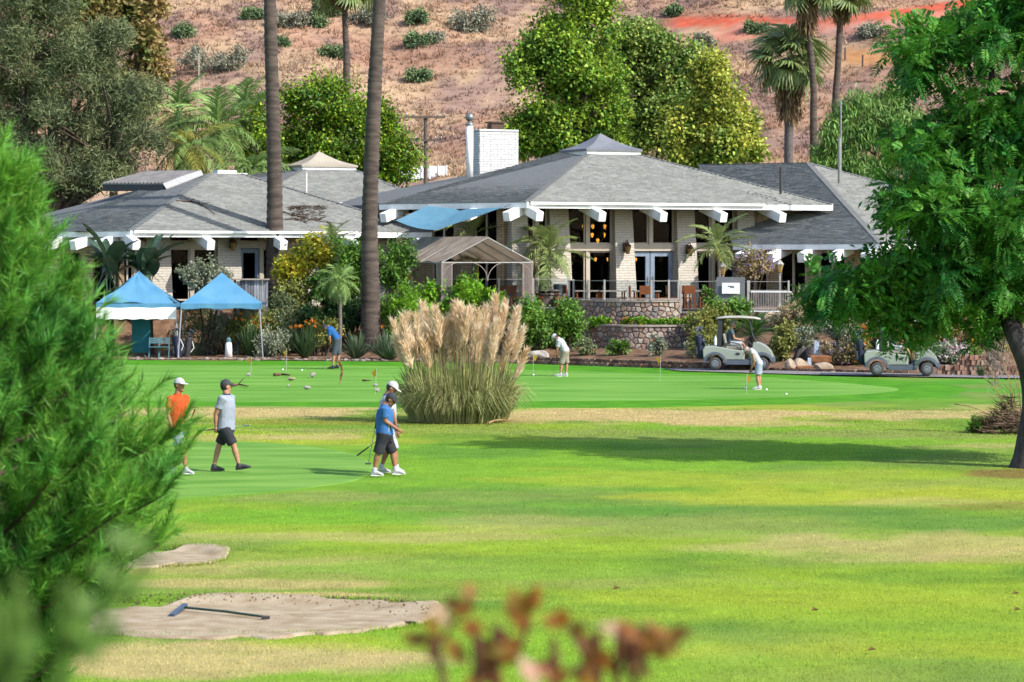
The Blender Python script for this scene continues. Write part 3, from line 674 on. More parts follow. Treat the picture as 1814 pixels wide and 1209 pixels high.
mb = MB(); mb.lathe([(.18, z1 - .02), (.2, z1), (.2, z1 + .06), (.1, z1 + .1), (.1, z1 + .2)], 14); mb.ball((0, 0, z1 + .36), .2, 14, 10); mb.build('ball_cap', m_metal, flue, smooth=True)
for nm, lab, px, yb, yt, D, r_, m_ in (('vent_stack', 'thin black vent stack on the right roof slope', 1383, 332, 296, 124, .055, mat('black_pipe', (.03, .03, .03))), ('antenna_mast', 'slender grey antenna mast rising above the right wing roof', 1487, 325, 178, 122, .05, m_metal), ('roof_mast', 'thin white pole on the middle roof', 543, 352, 306, 128, .028, m_white), ('antenna_pole', 'thin pale pole among the palms behind the left roof', 352, 190, 95, 150, .035, m_frame)):
    p = at(px, yb, D); mb = MB(); h_ = at(px, yt, D).z - p.z
    if 'mast' in nm and px > 1000: mb.tube([(0, 0, 0), (0, 0, h_ * .55)], r_ * 1.5, 8); mb.tube([(.06, 0, 0), (.06, 0, h_)], r_ * .8, 8)
    else: mb.tube([(0, 0, -.3), (0, 0, h_ * .97), (0, 0, h_)], [r_, r_, r_ * .9], 8)
    o = mb.build(nm, m_); o.location = p; tag(o, lab, 'pole')

# ------------------------------------------------------------------ left building
FL = Frame(232, 116.0, 25)
left = thing('clubhouse_wing', 'low left wing with grey shingle roof, skylight and white rafter tails', 'building', (FL.ox, FL.oy, ZB), FL.phi)
Ll = FL.u(765, 0); lu = FL.u(372, 8.2); ringl = (lu, 8.2, lu + 1.6, 10.5)
a, b, c, lf = hexroof(left, FL, ZB, (0, 0), (Ll, 0), 5.1, ringl, 7.72, tl=5.7)
rafters(left, a, b, (0, -1), 5, .0, .95, slope=.28)
rafters(left, c, a, (-math.sin(R(60)), -math.cos(R(60))), 4, .05, .8, slope=.28)
vL = 1.5
def FLU(px): return FL.u(px, vL)
def colL(p0, p1, m=m_wall):
    u0, u1 = FLU(p0), FLU(p1); mb = MB(); mb.hexa([(u0 - .06, vL - .45, 0), (u1 + .02, vL - .45, 0), (u1 + .02, vL + .3, 0), (u0 - .06, vL + .3, 0), (u0, vL - .1, 3.15), (u1, vL - .1, 3.15), (u1, vL + .3, 3.15), (u0, vL + .3, 3.15)]); mb.build('brick_column', m, left)
for p in ((258, 300), (384, 424), (505, 560), (640, 700)): colL(*p)
zb0, zb1 = FL.z(440, FLU(340), vL), FL.z(429, FLU(340), vL)
for p0, pm, p1 in ((300, 340, 384), (424, 463, 505), (560, 600, 640), (225, 240, 258)):
    u0, um, u1 = FLU(p0), FLU(pm), FLU(p1)
    mb = MB(); mb.box(((u0 + u1) / 2, vL + .1, (zb0 + zb1) / 2 - ZB), (u1 - u0, .26, zb1 - zb0)); mb.build('cross_beam', m_frame, left)
    mb = MB(); mb.box((um, vL + .1, 1.55), (.14, .18, 3.1)); mb.build('mullion', m_frame, left)
    for x0, x1 in ((u0, um - .07), (um + .07, u1)):
        window(left, x0, x1, zb1, 5.0, vL + .12, ZB)
        if p0 == 424 and x0 == u0: window(left, x0 + .02, x1, ZB + .02, zb0 - .02, vL + .12, ZB, m_door, .18, name='door')
        else: window(left, x0, x1, ZB + .3, zb0, vL + .12, ZB)
st = Vector((FLU(232) - .5, vL, 0)); _m = main; main_ = left
def LW2(s0, s1, z0, z1, th, m, name, off=0):
    mb = MB(); p = st + tl_ * s0 - dl * off; q = st + tl_ * s1 - dl * off
    mb.hexa([p + Vector((0, 0, z0)), q + Vector((0, 0, z0)), q - dl * th + Vector((0, 0, z0)), p - dl * th + Vector((0, 0, z0)), p + Vector((0, 0, z1)), q + Vector((0, 0, z1)), q - dl * th + Vector((0, 0, z1)), p - dl * th + Vector((0, 0, z1))]); return mb.build(name, m, left)
for s0, s1 in ((.0, .3), (1.5, 2.2), (3.4, 4.3), (5.4, 6.3)): LW2(s0, s1, 0, 3.15, .3, m_wallt, 'brick_pier')
for s0, s1 in ((.3, 1.5), (2.2, 3.4), (4.3, 5.4)):
    for z0, z1 in ((.1, 2.3), (2.55, 3.1)): LW2(s0, s1, z0, z1, .02, m_glass, 'window', .1)
    LW2(s0, s1, 2.3, 2.55, .2, m_wallt, 'cross_beam')
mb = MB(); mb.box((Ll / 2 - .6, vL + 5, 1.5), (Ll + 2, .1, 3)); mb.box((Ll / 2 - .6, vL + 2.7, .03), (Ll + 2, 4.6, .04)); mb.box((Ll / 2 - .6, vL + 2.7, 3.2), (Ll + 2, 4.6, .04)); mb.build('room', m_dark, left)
# ribbed skylight monitor on the left roof
m_flash = mat('flashing_white', ap(214, 214, 214), rough=.6)
m_rib = mat('ribbed_metal', ap(176, 172, 170), ap(150, 146, 146), ns=2, rough=.5)
def on_face(face, M, px, py):
    d = at(px, py, 1.0) - Vector((0, 0, CH)); o = Vector((0, 0, CH)); w_ = [M @ q for q in face]; n = (w_[1] - w_[0]).cross(w_[2] - w_[0]); t = n.dot(w_[0] - o) / n.dot(d); return o + d * t + Vector((0, 0, .07))
lfW = wm(left); sp = [on_face(lf[1], lfW, 182, 337), on_face(lf[1], lfW, 288, 337), on_face(lf[1], lfW, 352, 312), on_face(lf[1], lfW, 262, 313)]
sky_ = thing('skylight', 'ribbed metal skylight with dark vertical front on the left roof', 'skylight', sp[0]); zt = [sp[0].z + .22, sp[1].z + .22, sp[2].z + .14, sp[3].z + .14]
lo = [Vector((p.x, p.y, p.z - .12)) for p in sp]; hi = [Vector((p.x, p.y, z)) for p, z in zip(sp, zt)]
mb = MB(); mb.hexa(lo + [h - Vector((0, 0, .06)) for h in hi]); mb.build('curb', mat('skylight_dark', ap(76, 76, 82), rough=.6), sky_, world=True)
mb = MB(); mb.slab(hi, (0, 0, -.05))
for i in range(17):
    f = i / 16; mb.beam(hi[0].lerp(hi[1], f) + Vector((0, 0, .03)), hi[3].lerp(hi[2], f) + Vector((0, 0, .03)), .07, .05)
mb.build('ribbed_top', m_rib, sky_, world=True)
mb = MB(); d = Vector((.25, -.1, 0))
mb.slab([hi[1] + Vector((0, 0, .04)), lo[1] + d * .6 + Vector((.02, 0, .12)), lo[2] + d * .6 + Vector((.06, 0, .12)), hi[2] + Vector((.1, 0, .05))], (0, 0, -.05)); mb.build('flashing', m_flash, sky_, world=True)
p = at(398, 312, 128); mb = MB(); mb.box((0, 0, 0), (.9, .7, .5)); mb.box((.5, .2, -.05), (1.1, .6, .36)); o = mb.build('roof_unit', m_white); o.location = p; o.rotation_euler[2] = R(25); tag(o, 'small white box unit behind the left roof peak', 'roof unit')

# ------------------------------------------------------------------ middle building behind
FQ = Frame(430, 127.0, 25)
mid = thing('clubhouse_hall', 'middle hall with grey roof and tan tent-shaped cupola', 'building', (FQ.ox, FQ.oy, ZB), FQ.phi)
qu = FQ.u(537, 8.3); ringq = (qu, 8.3, qu + 2.7, 11.0)
a, b, c, qf = hexroof(mid, FQ, ZB, (0, 0), (FQ.u(770, 0), 0), 6.5, ringq, 8.25, tl=8)
cupola(mid, ringq, 8.25, ZB, mat('cupola_tan', ap(226, 212, 190), ap(210, 196, 174), ns=1.5, rough=.8), .72)
mb = MB(); mb.box((FQ.u(700, 0) / 2, 2.0, 2.2), (9, .3, 4.4)); mb.build('wall', m_siding, mid)

# ------------------------------------------------------------------ right wing
FR = Frame(1560, 117.5, 25)
right = thing('clubhouse_annex', 'right annex with low grey shingle eave, half hidden by the big tree', 'building', (FR.ox, FR.oy, ZB), FR.phi)
Mi = wm(right).inverted(); ze = 4.58 - ZB; a = Vector((0, 0, ze)); c = Vector((-3.55, 6.15, ze)); b = Vector((12, 0, ze)); pk = Mi @ at(1432, 290, 136)
dl0 = Vector((-math.sin(R(60)), -math.cos(R(60)), 0)); nf = (a - c).cross(pk - c).normalized(); od = Mi.to_3x3() @ (at(1238, 293, 1.0) - Vector((0, 0, CH))); oo = Mi @ Vector((0, 0, CH)); lk = oo + od * (nf.dot(c - oo) / nf.dot(od))
rf = [[c, a, pk, lk], [a, b, pk]]
mb = MB()
for f in rf: mb.slab(f, (0, 0, -.16))
ro = mb.build('roof', m_roofb, right); V, Fc = shingles(right, rf); o = npmesh('shingles', [tuple(v) for v in V], Fc, m_shing, ro); o['kind'] = 'stuff'
hp = MB()
for p, q in ((a, pk), (b, pk), (lk, pk)):
    n = int((q - p).length / .28)
    for i in range(n): hp.beam(p.lerp(q, i / n) + Vector((0, 0, .04)), p.lerp(q, (i + 1.15) / n) + Vector((0, 0, .02)), .26, .035)
o = hp.build('hip_caps', m_cap, ro); o['kind'] = 'stuff'
for p, q in ((c, a), (a, b)): mb = MB(); mb.beam(p + Vector((0, 0, -.1)), q + Vector((0, 0, -.1)), .06, .27); mb.build('fascia', m_white, right)
rafters(right, c, a, dl0, 5, .1, .95, slope=.28)
st = Vector((.0, 1.8, 0))
def LW3(s0, s1, z0, z1, th, m, name, off=0):
    mb = MB(); p = st + tl_ * s0 - dl * off; q = st + tl_ * s1 - dl * off
    mb.hexa([p + Vector((0, 0, z0)), q + Vector((0, 0, z0)), q - dl * th + Vector((0, 0, z0)), p - dl * th + Vector((0, 0, z0)), p + Vector((0, 0, z1)), q + Vector((0, 0, z1)), q - dl * th + Vector((0, 0, z1)), p - dl * th + Vector((0, 0, z1))]); return mb.build(name, m, right)
x = 0
while x < 5.6:
    LW3(x, x + .55, 0, 2.62, .3, m_wallt, 'brick_pier'); w_ = LW3(x + .55, x + 1.9, .1, 2.3, .02, m_glass, 'window', .1)
    for q_ in (x + .6, x + 1.22, x + 1.85): y_ = LW3(q_ - .05, q_ + .05, .1, 2.3, .1, m_frame, 'frame', .05); y_.parent = w_
    LW3(x + .55, x + 1.9, 2.3, 2.62, .25, m_frame, 'cross_beam'); x += 1.9
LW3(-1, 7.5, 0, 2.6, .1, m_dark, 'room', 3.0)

# hanging lamps in the big windows, wall lanterns, roof debris
pend = None
for i, (px, py, v) in enumerate(((1034, 402, 4.2), (1050, 402, 4.0), (1071, 402, 4.1), (1049, 417, 3.8), (1070, 417, 3.8), (1059, 427, 3.7), (1055, 460, 3.2), (1077, 460, 3.6), (1126, 460, 3.4), (1229, 460, 3.4), (1275, 461, 3.4))):
    u = FM.u(px, v); D = FM.D(u, v); p = FM.w(u, v, CH + (HY - py) / F * D); s = .5 if i < 6 else .42
    lab = ['leftmost amber pendant lamp of the upper row behind the upper window', 'second amber pendant lamp of the upper row behind the upper window', 'rightmost amber pendant lamp of the upper row behind the upper window', 'left amber pendant lamp of the middle pair behind the upper window', 'right amber pendant lamp of the middle pair behind the upper window', 'lowest amber pendant lamp behind the upper window', 'left amber lamp behind the lower window', 'right amber lamp behind the lower window', 'amber lamp behind the left glass door', 'amber lamp behind the window left of the thin palm', 'amber lamp behind the window at the thin palm trunk'][i]
    t = thing('pendant_lamp', lab, 'pendant lamp', p, 0, 'amber pendant lamps')
    mb = MB(); mb.lathe([(.03, -.2 * s), (.1 * s, -.1 * s), (.15 * s, .05 * s), (.13 * s, .14 * s), (.05 * s, .2 * s)], 10); mb.build('lamp_shade', m_amber, t, smooth=True)
    mb = MB(); mb.tube([(0, 0, .2 * s), (0, 0, 5.95 - p.z)], .012, 5); mb.build('cord', m_dark, t)
for px, py, fr, vv, lab in ((412, 437, FL, vL - .5, 'bronze wall lantern on the left wing column'), (1110, 443, FM, v0 - .55, 'bronze wall lantern left of the glass doors'), (1221, 447, FM, v0 - .55, 'bronze wall lantern right of the glass doors')):
    u = fr.u(px, vv); lantern(fr.w(u, vv, fr.z(py, u, vv)), lab, fr.phi)
def twig(name, label, pts, r, cat='branch', m=m_drybranch, sub=4, group=None):
    pts = smooth_path(pts, 14); mb = MB(); mb.tube(pts, [r * (1 - .6 * i / 13) for i in range(14)], 6)
    for k in range(sub):
        i = random.randint(3, 11); d = Vector((random.uniform(-1, 1), random.uniform(-.4, .4), random.uniform(-.05, .5))) * r * 14; mb.tube([pts[i], pts[i] + d * .6, pts[i] + d + Vector((0, 0, -.02))], [r * .5, r * .35, r * .15], 5)
    o = mb.build(name, m); return tag(o, label, cat, group)
for pts, lab in (([(312, 359), (345, 361), (362, 369), (381, 382)], 'dead branch lying across the left wing roof'), ([(495, 376), (520, 384), (560, 394), (610, 400)], 'long dead branch near the left roof edge between the palms'), ([(505, 392), (525, 391), (545, 399)], 'crooked stick at the left roof edge beside the palm')):
    twig('dead_branch', lab, [on_face(lf[0], lfW, *p) for p in pts], .035, sub=6)
P0 = [on_face(lf[0], lfW, 515 + 58 * random.random(), 368 + 26 * random.random() ** 1.5) for _ in range(260)]
V, Fc = blades(np.array(P0), rng.normal(size=(260, 3)) * [1, .5, .15], .35, .04)
o = npmesh('leaf_litter', V, Fc, m_drybranch); tag(o, 'heap of dead palm litter on the left wing roof', 'litter', kind='stuff')
# blue shade sail under the main eave
m_sail = mat('sail_blue', ap(156, 220, 250), ap(138, 206, 242), ns=2, rough=.7, tr=.4)
q = [at(757, 365, 120.0), at(893, 367, 118.2), at(773, 408, 116.8), at(701, 391, 118.6)]
n = 14; V = []
for i in range(n + 1):
    for j in range(n + 1):
        s, t = i / n, j / n; p = (q[0] * (1 - s) + q[1] * s) * (1 - t) + (q[3] * (1 - s) + q[2] * s) * t; p.z -= .25 * math.sin(PI * s) * .4 + .16 * math.sin(PI * t) * math.sin(PI * s) + .12 * math.exp(-((s - .45) / .04) ** 2) * (1 - t); V.append(p)
sail = thing('shade_sail', 'light blue fabric shade sail stretched below the clubhouse eave', 'shade sail', q[2])
mb = MB(); mb.add(V, [(i * (n + 1) + j, i * (n + 1) + j + 1, (i + 1) * (n + 1) + j + 1, (i + 1) * (n + 1) + j) for i in range(n) for j in range(n)]); mb.build('fabric', m_sail, sail, smooth=True, world=True)
mb = MB()
for k in range(4): d = (q[k] - sum(q, Vector()) / 4).normalized(); mb.tube([q[k], q[k] + d * .3 + Vector((0, 0, .08))], .015, 5)
mb.build('ropes', m_grey, sail, world=True)
# ------------------------------------------------------------------ patio deck, stone walls, railings
m_deck = mat('patio_concrete', ap(196, 176, 160), ap(172, 150, 136), ns=3, rough=.9, bump=.2)
dk = [at(690, 0, 118.0), at(745, 0, 117.0), at(1006, 0, 117.0), at(1040, 0, 115.3), at(1090, 0, 114.4), at(1150, 0, 114.1), at(1204, 0, 114.4), at(1206, 0, 115.0), at(1330, 0, 114.6), at(1402, 0, 114.4), at(1404, 0, 121), at(1404, 0, 127), at(690, 0, 126)]
mb = MB(); mb.prism([(p.x, p.y) for p in dk], .2, 1.905); o = mb.build('patio', m_deck); o['kind'] = 'structure'
STC = [ap(232, 206, 190), ap(212, 186, 174), ap(236, 212, 180), ap(198, 174, 164), ap(226, 194, 166), ap(176, 166, 162), ap(242, 226, 208), ap(216, 176, 152)]
m_stone = mat('wall_stone', (1, 1, 1), (.74, .72, .7), ns=7, det=6, objr=STC, rough=.85, bump=.8, bs=14)
m_smort = mat('stone_mortar', ap(190, 172, 160), ap(150, 132, 122), ns=12, rough=.95, bump=.5)
m_wcap = mat('wall_cap', ap(222, 204, 186), ap(190, 172, 156), ns=4, rough=.85, bump=.3)
def cells(W, H, s, seed):
    r = random.Random(seed); nx, ny = max(1, round(W / s)), max(1, round(H / s / .9)); pts = []
    for j in range(ny):
        for i in range(nx): pts.append(((i + .5 + (.5 if j % 2 else 0) * .8 - .2 + r.uniform(-.38, .38)) * W / nx, (j + .5 + r.uniform(-.32, .32)) * H / ny))
    out = []
    for i, (x, y) in enumerate(pts):
        poly = [(0, 0), (W, 0), (W, H), (0, H)]
        for j, (a, b) in enumerate(pts):
            if i == j or abs(a - x) > 3 * s or abs(b - y) > 3 * s: continue
            mx, my, nx_, ny_ = (x + a) / 2, (y + b) / 2, a - x, b - y; L = math.hypot(nx_, ny_); nx_ /= L; ny_ /= L; g = .014
            new = []
            for k in range(len(poly)):
                p, q = poly[k], poly[(k + 1) % len(poly)]; dp = (p[0] - mx) * nx_ + (p[1] - my) * ny_ + g; dq = (q[0] - mx) * nx_ + (q[1] - my) * ny_ + g
                if dp <= 0: new.append(p)
                if dp * dq < 0: t = dp / (dp - dq); new.append((p[0] + (q[0] - p[0]) * t, p[1] + (q[1] - p[1]) * t))
            poly = new
            if len(poly) < 3: break
        if len(poly) >= 3: out.append(poly)
    return out
def stonewall(label, path, z0, z1, s, seed, cap=True, th=.4, name='stone_wall'):
    pts = smooth_path([Vector((p.x, p.y, 0)) for p in path], 40); cum = [0]
    for i in range(39): cum.append(cum[-1] + (pts[i + 1] - pts[i]).length)
    W = cum[-1]
    def pos(u, d, z):
        u = min(max(u, 0), W - 1e-4); i = max(k for k in range(40) if cum[k] <= u); i = min(i, 38); t = (u - cum[i]) / (cum[i + 1] - cum[i]); p = pts[i].lerp(pts[i + 1], t); dr = (pts[min(i + 2, 39)] - pts[max(i - 1, 0)]).normalized(); n = Vector((dr.y, -dr.x, 0))
        return p + n * d + Vector((0, 0, z))
    root = thing(name, label, 'wall', pos(W / 2, 0, z0))
    mb = MB(); n = 40; vs = []
    for i in range(n):
        u = W * i / (n - 1); vs += [pos(u, 0, z0 - .2), pos(u, 0, z1), pos(u, -th, z1), pos(u, -th, z0 - .2)]
    mb.add(vs, [(i * 4 + k, (i + 1) * 4 + k, (i + 1) * 4 + (k + 1) % 4, i * 4 + (k + 1) % 4) for i in range(n - 1) for k in range(4)] + [(0, 1, 2, 3), (n * 4 - 4, n * 4 - 1, n * 4 - 2, n * 4 - 3)])
    mb.build('mortar', m_smort, root, world=True)
    r = random.Random(seed + 9)
    for poly in cells(W, z1 - z0, s, seed):
        cx = sum(p[0] for p in poly) / len(poly); cy = sum(p[1] for p in poly) / len(poly); d = r.uniform(.035, .075); k = len(poly)
        v = [pos(x, -.02, z0 + y) for x, y in poly] + [pos(cx + (x - cx) * .93, d * .75, z0 + cy + (y - cy) * .93) for x, y in poly] + [pos(cx + (x - cx) * .7, d, z0 + cy + (y - cy) * .7) for x, y in poly]
        mb = MB(); mb.add(v, [(i, (i + 1) % k, k + (i + 1) % k, k + i) for i in range(k)] + [(k + i, k + (i + 1) % k, 2 * k + (i + 1) % k, 2 * k + i) for i in range(k)] + [tuple(range(2 * k, 3 * k))]); mb.build('stone', m_stone, root, world=True)
    if cap:
        mb = MB(); vs = []
        for i in range(n):
            u = W * i / (n - 1); vs += [pos(u, .1, z1 + .002), pos(u, .1, z1 + .07), pos(u, -th - .03, z1 + .07), pos(u, -th - .03, z1 + .002)]
        mb.add(vs, [(i * 4 + k, (i + 1) * 4 + k, (i + 1) * 4 + (k + 1) % 4, i * 4 + (k + 1) % 4) for i in range(n - 1) for k in range(4)] + [(0, 1, 2, 3), (n * 4 - 4, n * 4 - 1, n * 4 - 2, n * 4 - 3)]); mb.build('wall_cap', m_wcap, root, world=True)
    return root
UP = [at(1006, 0, 116.8), at(1040, 0, 115.1), at(1090, 0, 114.2), at(1150, 0, 113.8), at(1204, 0, 114.1)]
LO = [at(1022, 0, 115.0), at(1052, 0, 113.6), at(1105, 0, 112.6), at(1170, 0, 112.4), at(1236, 0, 113.0)]
stonewall('upper curved stone retaining wall below the glass railing', UP, 1.25, 2.22, .23, 1)
stonewall('lower curved stone retaining wall behind the rose bushes', LO, .2, 1.26, .23, 2)
stonewall('low stone wall right of the curved retaining walls', [at(1206, 0, 114.8), at(1250, 0, 114.6), at(1330, 0, 114.3)], 1.2, 1.74, .3, 3)
stonewall('short pale stone wall under the white picket railing', [at(1330, 0, 114.2), at(1370, 0, 113.8), at(1402, 0, 114.2)], 1.05, 1.72, .32, 4)
mb = MB(); mb.prism([(p.x, p.y) for p in LO] + [(p.x, p.y + .5) for p in UP[::-1]], .2, 1.27); o = mb.build('planter_soil', m_soil); o['kind'] = 'structure'

def railing(label, pts, zb, zt, posts=True, glass=True, pw=.075, gb=.08, group=None):
    root = thing('glass_railing', label, 'railing', (pts[0].x, pts[0].y, zb))
    for p in pts: mb = MB(); mb.box((p.x, p.y, (zb + zt) / 2 + .02), (pw, pw, zt - zb + .04)); mb.build('post', m_post, root, world=True)
    for p, q in zip(pts, pts[1:]):
        d = (q - p); d.z = 0; d.normalize(); mb = MB(); a = p + d * (pw * .5 + .01); b = q - d * (pw * .5 + .01); n = Vector((d.y, -d.x, 0)) * .006
        if (b - a).length < .1: continue
        z0, z1 = zb + gb, zt - .02; A = lambda v, z: Vector((v.x, v.y, z))
        mb.hexa([A(a + n, z0), A(b + n, z0), A(b - n, z0), A(a - n, z0), A(a + n, z1), A(b + n, z1), A(b - n, z1), A(a - n, z1)]); mb.build('pane', m_rail, root, world=True)
        mb = MB(); mb.beam(A(a, z0 - .03), A(b, z0 - .03), .05, .04); mb.beam(A(a, z1 + .015), A(b, z1 + .015), .03, .02); mb.build('rail', m_post, root, world=True)
    return root
railing('glass railing left of the stone wall in front of the tan pavilion', [at(p, 0, 116.9) for p in (760, 823, 884, 945, 1006)], 1.9, 3.12)
railing('curved glass railing on top of the upper stone wall', [at(p, 0, d) for p, d in ((1008, 116.4), (1016, 115.9), (1040, 115.0), (1071, 114.4), (1112, 113.95), (1154, 113.7), (1185, 113.85), (1202, 114.0))], 2.29, 3.08)
railing('tall glass railing right of the stone wall', [at(p, 0, d) for p, d in ((1206, 114.7), (1268, 114.5))], 1.75, 3.05)
gate = railing('dark glass gate with white notice beside the picket railing', [at(1270, 0, 114.6), at(1325, 0, 114.3)], 1.76, 3.05)
gx = at(1297, 511, 114.2); mb = MB(); mb.box((gx.x - .05, gx.y, gx.z), (.72, .02, .44), R(-7)); sg = mb.build('notice', m_white, gate, world=True)
mb = MB(); mb.box((gx.x - .05, gx.y + .09, gx.z - .05), (1.15, .012, 1.0), R(-7)); mb.build('dark_mesh', mat('dark_mesh', (.12, .125, .13), rough=.6), gate, world=True)
mb = MB(); ink = mat('notice_ink', (.08, .08, .09))
for dx, dz, w_ in ((.0, .08, .24), (.05, .03, .18)): mb.box((gx.x - .05 + dx, gx.y - .016, gx.z + dz), (w_, .006, .035), R(-7))
for k in range(2):
    for j in range(2): mb.box((gx.x + .16 + .1 * k, gx.y - .022, gx.z + .05 - .1 * j), (.075, .006, .07), R(-7))
mb.build('lettering', ink, gate, world=True)
m_pick = mat('picket_grey', ap(200, 194, 188), rough=.5)
def pickets(label, a, b, zb, zt, n):
    root = thing('picket_railing', label, 'railing', (a.x, a.y, zb)); 
    for z in (zb + .08, zt - .03): mb = MB(); mb.beam(Vector((a.x, a.y, z)), Vector((b.x, b.y, z)), .04, .05); mb.build('rail', m_white, root, world=True)
    for i in range(n):
        p = a.lerp(b, (i + .5) / n); mb = MB(); mb.box((p.x, p.y, (zb + zt) / 2), (.024, .024, zt - zb)); mb.build('picket', m_pick, root, world=True)
pickets('white picket railing with glass above, right of the dark gate', at(1330, 0, 114.25), at(1402, 0, 114.0), 1.76, 2.66, 24)
railing('glass panel above the white picket railing', [at(1327, 0, 114.32), at(1397, 0, 114.05)], 1.76, 3.05, gb=.95)
pickets('short white picket railing behind the green shrubs near the tall palm', at(724, 0, 117.6), at(760, 0, 117.0), 1.9, 2.85, 12)

# ------------------------------------------------------------------ tan pavilion
m_tan = mat('canopy_tan', ap(226, 206, 184), ap(196, 174, 152), ns=2.2, det=5, rough=.85, tr=.3)
m_lat = mat('lattice_paint', ap(226, 206, 196), rough=.7)
pv = [at(783, 463, 114.6), at(944, 464, 116.0), at(806, 458, 119.4), at(688, 458, 118.2)]   # front-left, front-right, back-right, back-left eave corners
zv = 3.88; pv = [Vector((p.x, p.y, zv)) for p in pv]
pav = thing('pavilion', 'tan canvas gable pavilion with white lattice posts on the patio', 'pavilion', (pv[0].x, pv[0].y, 1.9))
r0 = (pv[0] + pv[1]) / 2 + Vector((0, 0, 1.0)); r1 = (pv[2] + pv[3]) / 2 + Vector((0, 0, 1.0))
for nm, p, q in (('canopy', pv[0], pv[3]), ('canopy', pv[1], pv[2])):
    n, k = 26, 10; V = []
    for i in range(n + 1):
        s = i / n
        for j in range(k + 1):
            t = j / k; a_ = p.lerp(q, s); b_ = r0.lerp(r1, s); v = a_.lerp(b_, t); v.z -= .06 * math.sin(PI * t) * (.5 + .5 * math.sin(s * 31)) + .05 * math.sin(s * PI * 4) ** 2 * (1 - t) ; V.append(v)
    mb = MB(); mb.add(V, [(i * (k + 1) + j, i * (k + 1) + j + 1, (i + 1) * (k + 1) + j + 1, (i + 1) * (k + 1) + j) for i in range(n) for j in range(k)]); mb.build(nm, m_tan, pav, smooth=True, world=True)
mb = MB()
for i in range(6):
    s = i / 5; a_, b_, c_ = pv[0].lerp(pv[3], s), r0.lerp(r1, s), pv[1].lerp(pv[2], s)
    for u, v in ((a_, b_), (b_, c_)): mb.tube([u - Vector((0, 0, .05)), v - Vector((0, 0, .05))], .022, 6)
for p, q in ((pv[0], pv[3]), (pv[1], pv[2]), (r0, r1), (pv[0], pv[1]), (pv[3], pv[2])): mb.tube([p - Vector((0, 0, .07)), q - Vector((0, 0, .07))], .025, 6)
mb.build('frame', m_post, pav, world=True)
def brace(o_, d):
    mb = MB(); mb.tube([o_ + d * .75 * (1 - math.cos(a)) + Vector((0, 0, -.82 + .75 * math.sin(a))) for a in np.linspace(0, PI / 2, 9)], .013, 6); mb.build('arch_brace', m_lat, pav, world=True)
for p, q in ((pv[0], pv[1]), (pv[0], pv[3]), (pv[1], pv[2])):
    d = (q - p).normalized(); brace(p, d); brace(q, -d)
mid_ = (pv[0] + pv[1]) / 2; d = (pv[1] - pv[0]).normalized(); brace(mid_, d); brace(mid_, -d)
def lattice(c, along, w_, h):
    """one lattice post panel: crossing slats in a frame"""
    mb = MB(); d = Vector(along).normalized(); n = Vector((d.y, -d.x, 0))
    for e in (-1, 1): mb.beam(c + d * e * w_ / 2, c + d * e * w_ / 2 + Vector((0, 0, h)), .035, .035)
    st_ = .11; k = int((h + w_) / st_)
    for sgn, off in ((1, .006), (-1, -.006)):
        for i in range(k):
            z0 = -w_ + i * st_; t0, t1 = max(0, -z0 / w_), min(1, (h - z0) / w_)
            if t1 <= t0: continue
            f = lambda t: c + d * (t - .5) * w_ * sgn + n * off + Vector((0, 0, z0 + t * w_))
            mb.beam(f(t0), f(t1), .012, .03, up=n)
    o = mb.build('lattice_post', m_lat, pav, world=True); return o
for p, da, db in ((pv[0], pv[1] - pv[0], pv[3] - pv[0]), (pv[1], pv[0] - pv[1], pv[2] - pv[1]), (pv[2], pv[1] - pv[2], pv[3] - pv[2]), (pv[3], pv[0] - pv[3], pv[2] - pv[3])):
    for d in (da, db):
        d = Vector((d.x, d.y, 0)).normalized(); b_ = Vector((p.x, p.y, 1.9)); lattice(b_ + d * .23, d, .4, 1.95)
for i in range(9):
    for s in (0,):
        p = pv[0].lerp(pv[1], (i + .5) / 9) + Vector((0, .3, -.12 - .06 * math.sin(i * 1.7))); mb = MB(); mb.ball(p, .035, 6, 5); mb.tube([p + Vector((0, 0, .03)), p + Vector((0, 0, .12))], .01, 4); mb.build('string_bulb', m_bronze, pav, world=True)

# lamp posts on the patio
for px, py, D, lab in ((723, 497, 116.4, 'white lamp post left of the pavilion behind the shrubs'), (929, 482, 116.2, 'lamp post at the right front corner of the pavilion'), (1280, 488, 117.5, 'lamp post beside the thin yellow palm trunk'), (1381, 484, 115.6, 'lamp post at the right end of the white picket railing')):
    p = at(px, py, D); lantern((p.x, p.y, 1.9), lab, 0, False, h=p.z - 1.9)

# patio furniture
m_wood = mat('orange_wood', ap(214, 128, 72), ap(184, 98, 52), ns=5, rough=.5, stretch=(1, 6, 6))
m_table = mat('table_top', ap(226, 206, 190), rough=.5)
def make_chair():
    t = thing('patio_chair', '', 'chair'); mb = MB(); mb.box((0, 0, .44), (.46, .46, .05)); mb.build('seat', m_wood, t)
    for x in (-.2, .2):
        for y in (-.2, .2): mb = MB(); mb.box((x, y, .21), (.05, .05, .42)); mb.build('leg', m_wood, t)
    mb = MB(); mb.box((0, .22, .78), (.46, .04, .36)); mb.box((-.2, .22, .54), (.05, .04, .16)); mb.box((.2, .22, .54), (.05, .04, .16)); mb.build('backrest', m_wood, t); return t
def make_table():
    t = thing('patio_table', '', 'table'); mb = MB(); mb.box((0, 0, .73), (1.1, .85, .05)); mb.build('table_top', m_table, t)
    for x in (-.45, .45):
        for y in (-.34, .34): mb = MB(); mb.box((x, y, .35), (.06, .06, .7)); mb.build('leg', m_wood, t)
    return t
ch0, tb0 = make_chair(), make_table(); used = [0, 0]
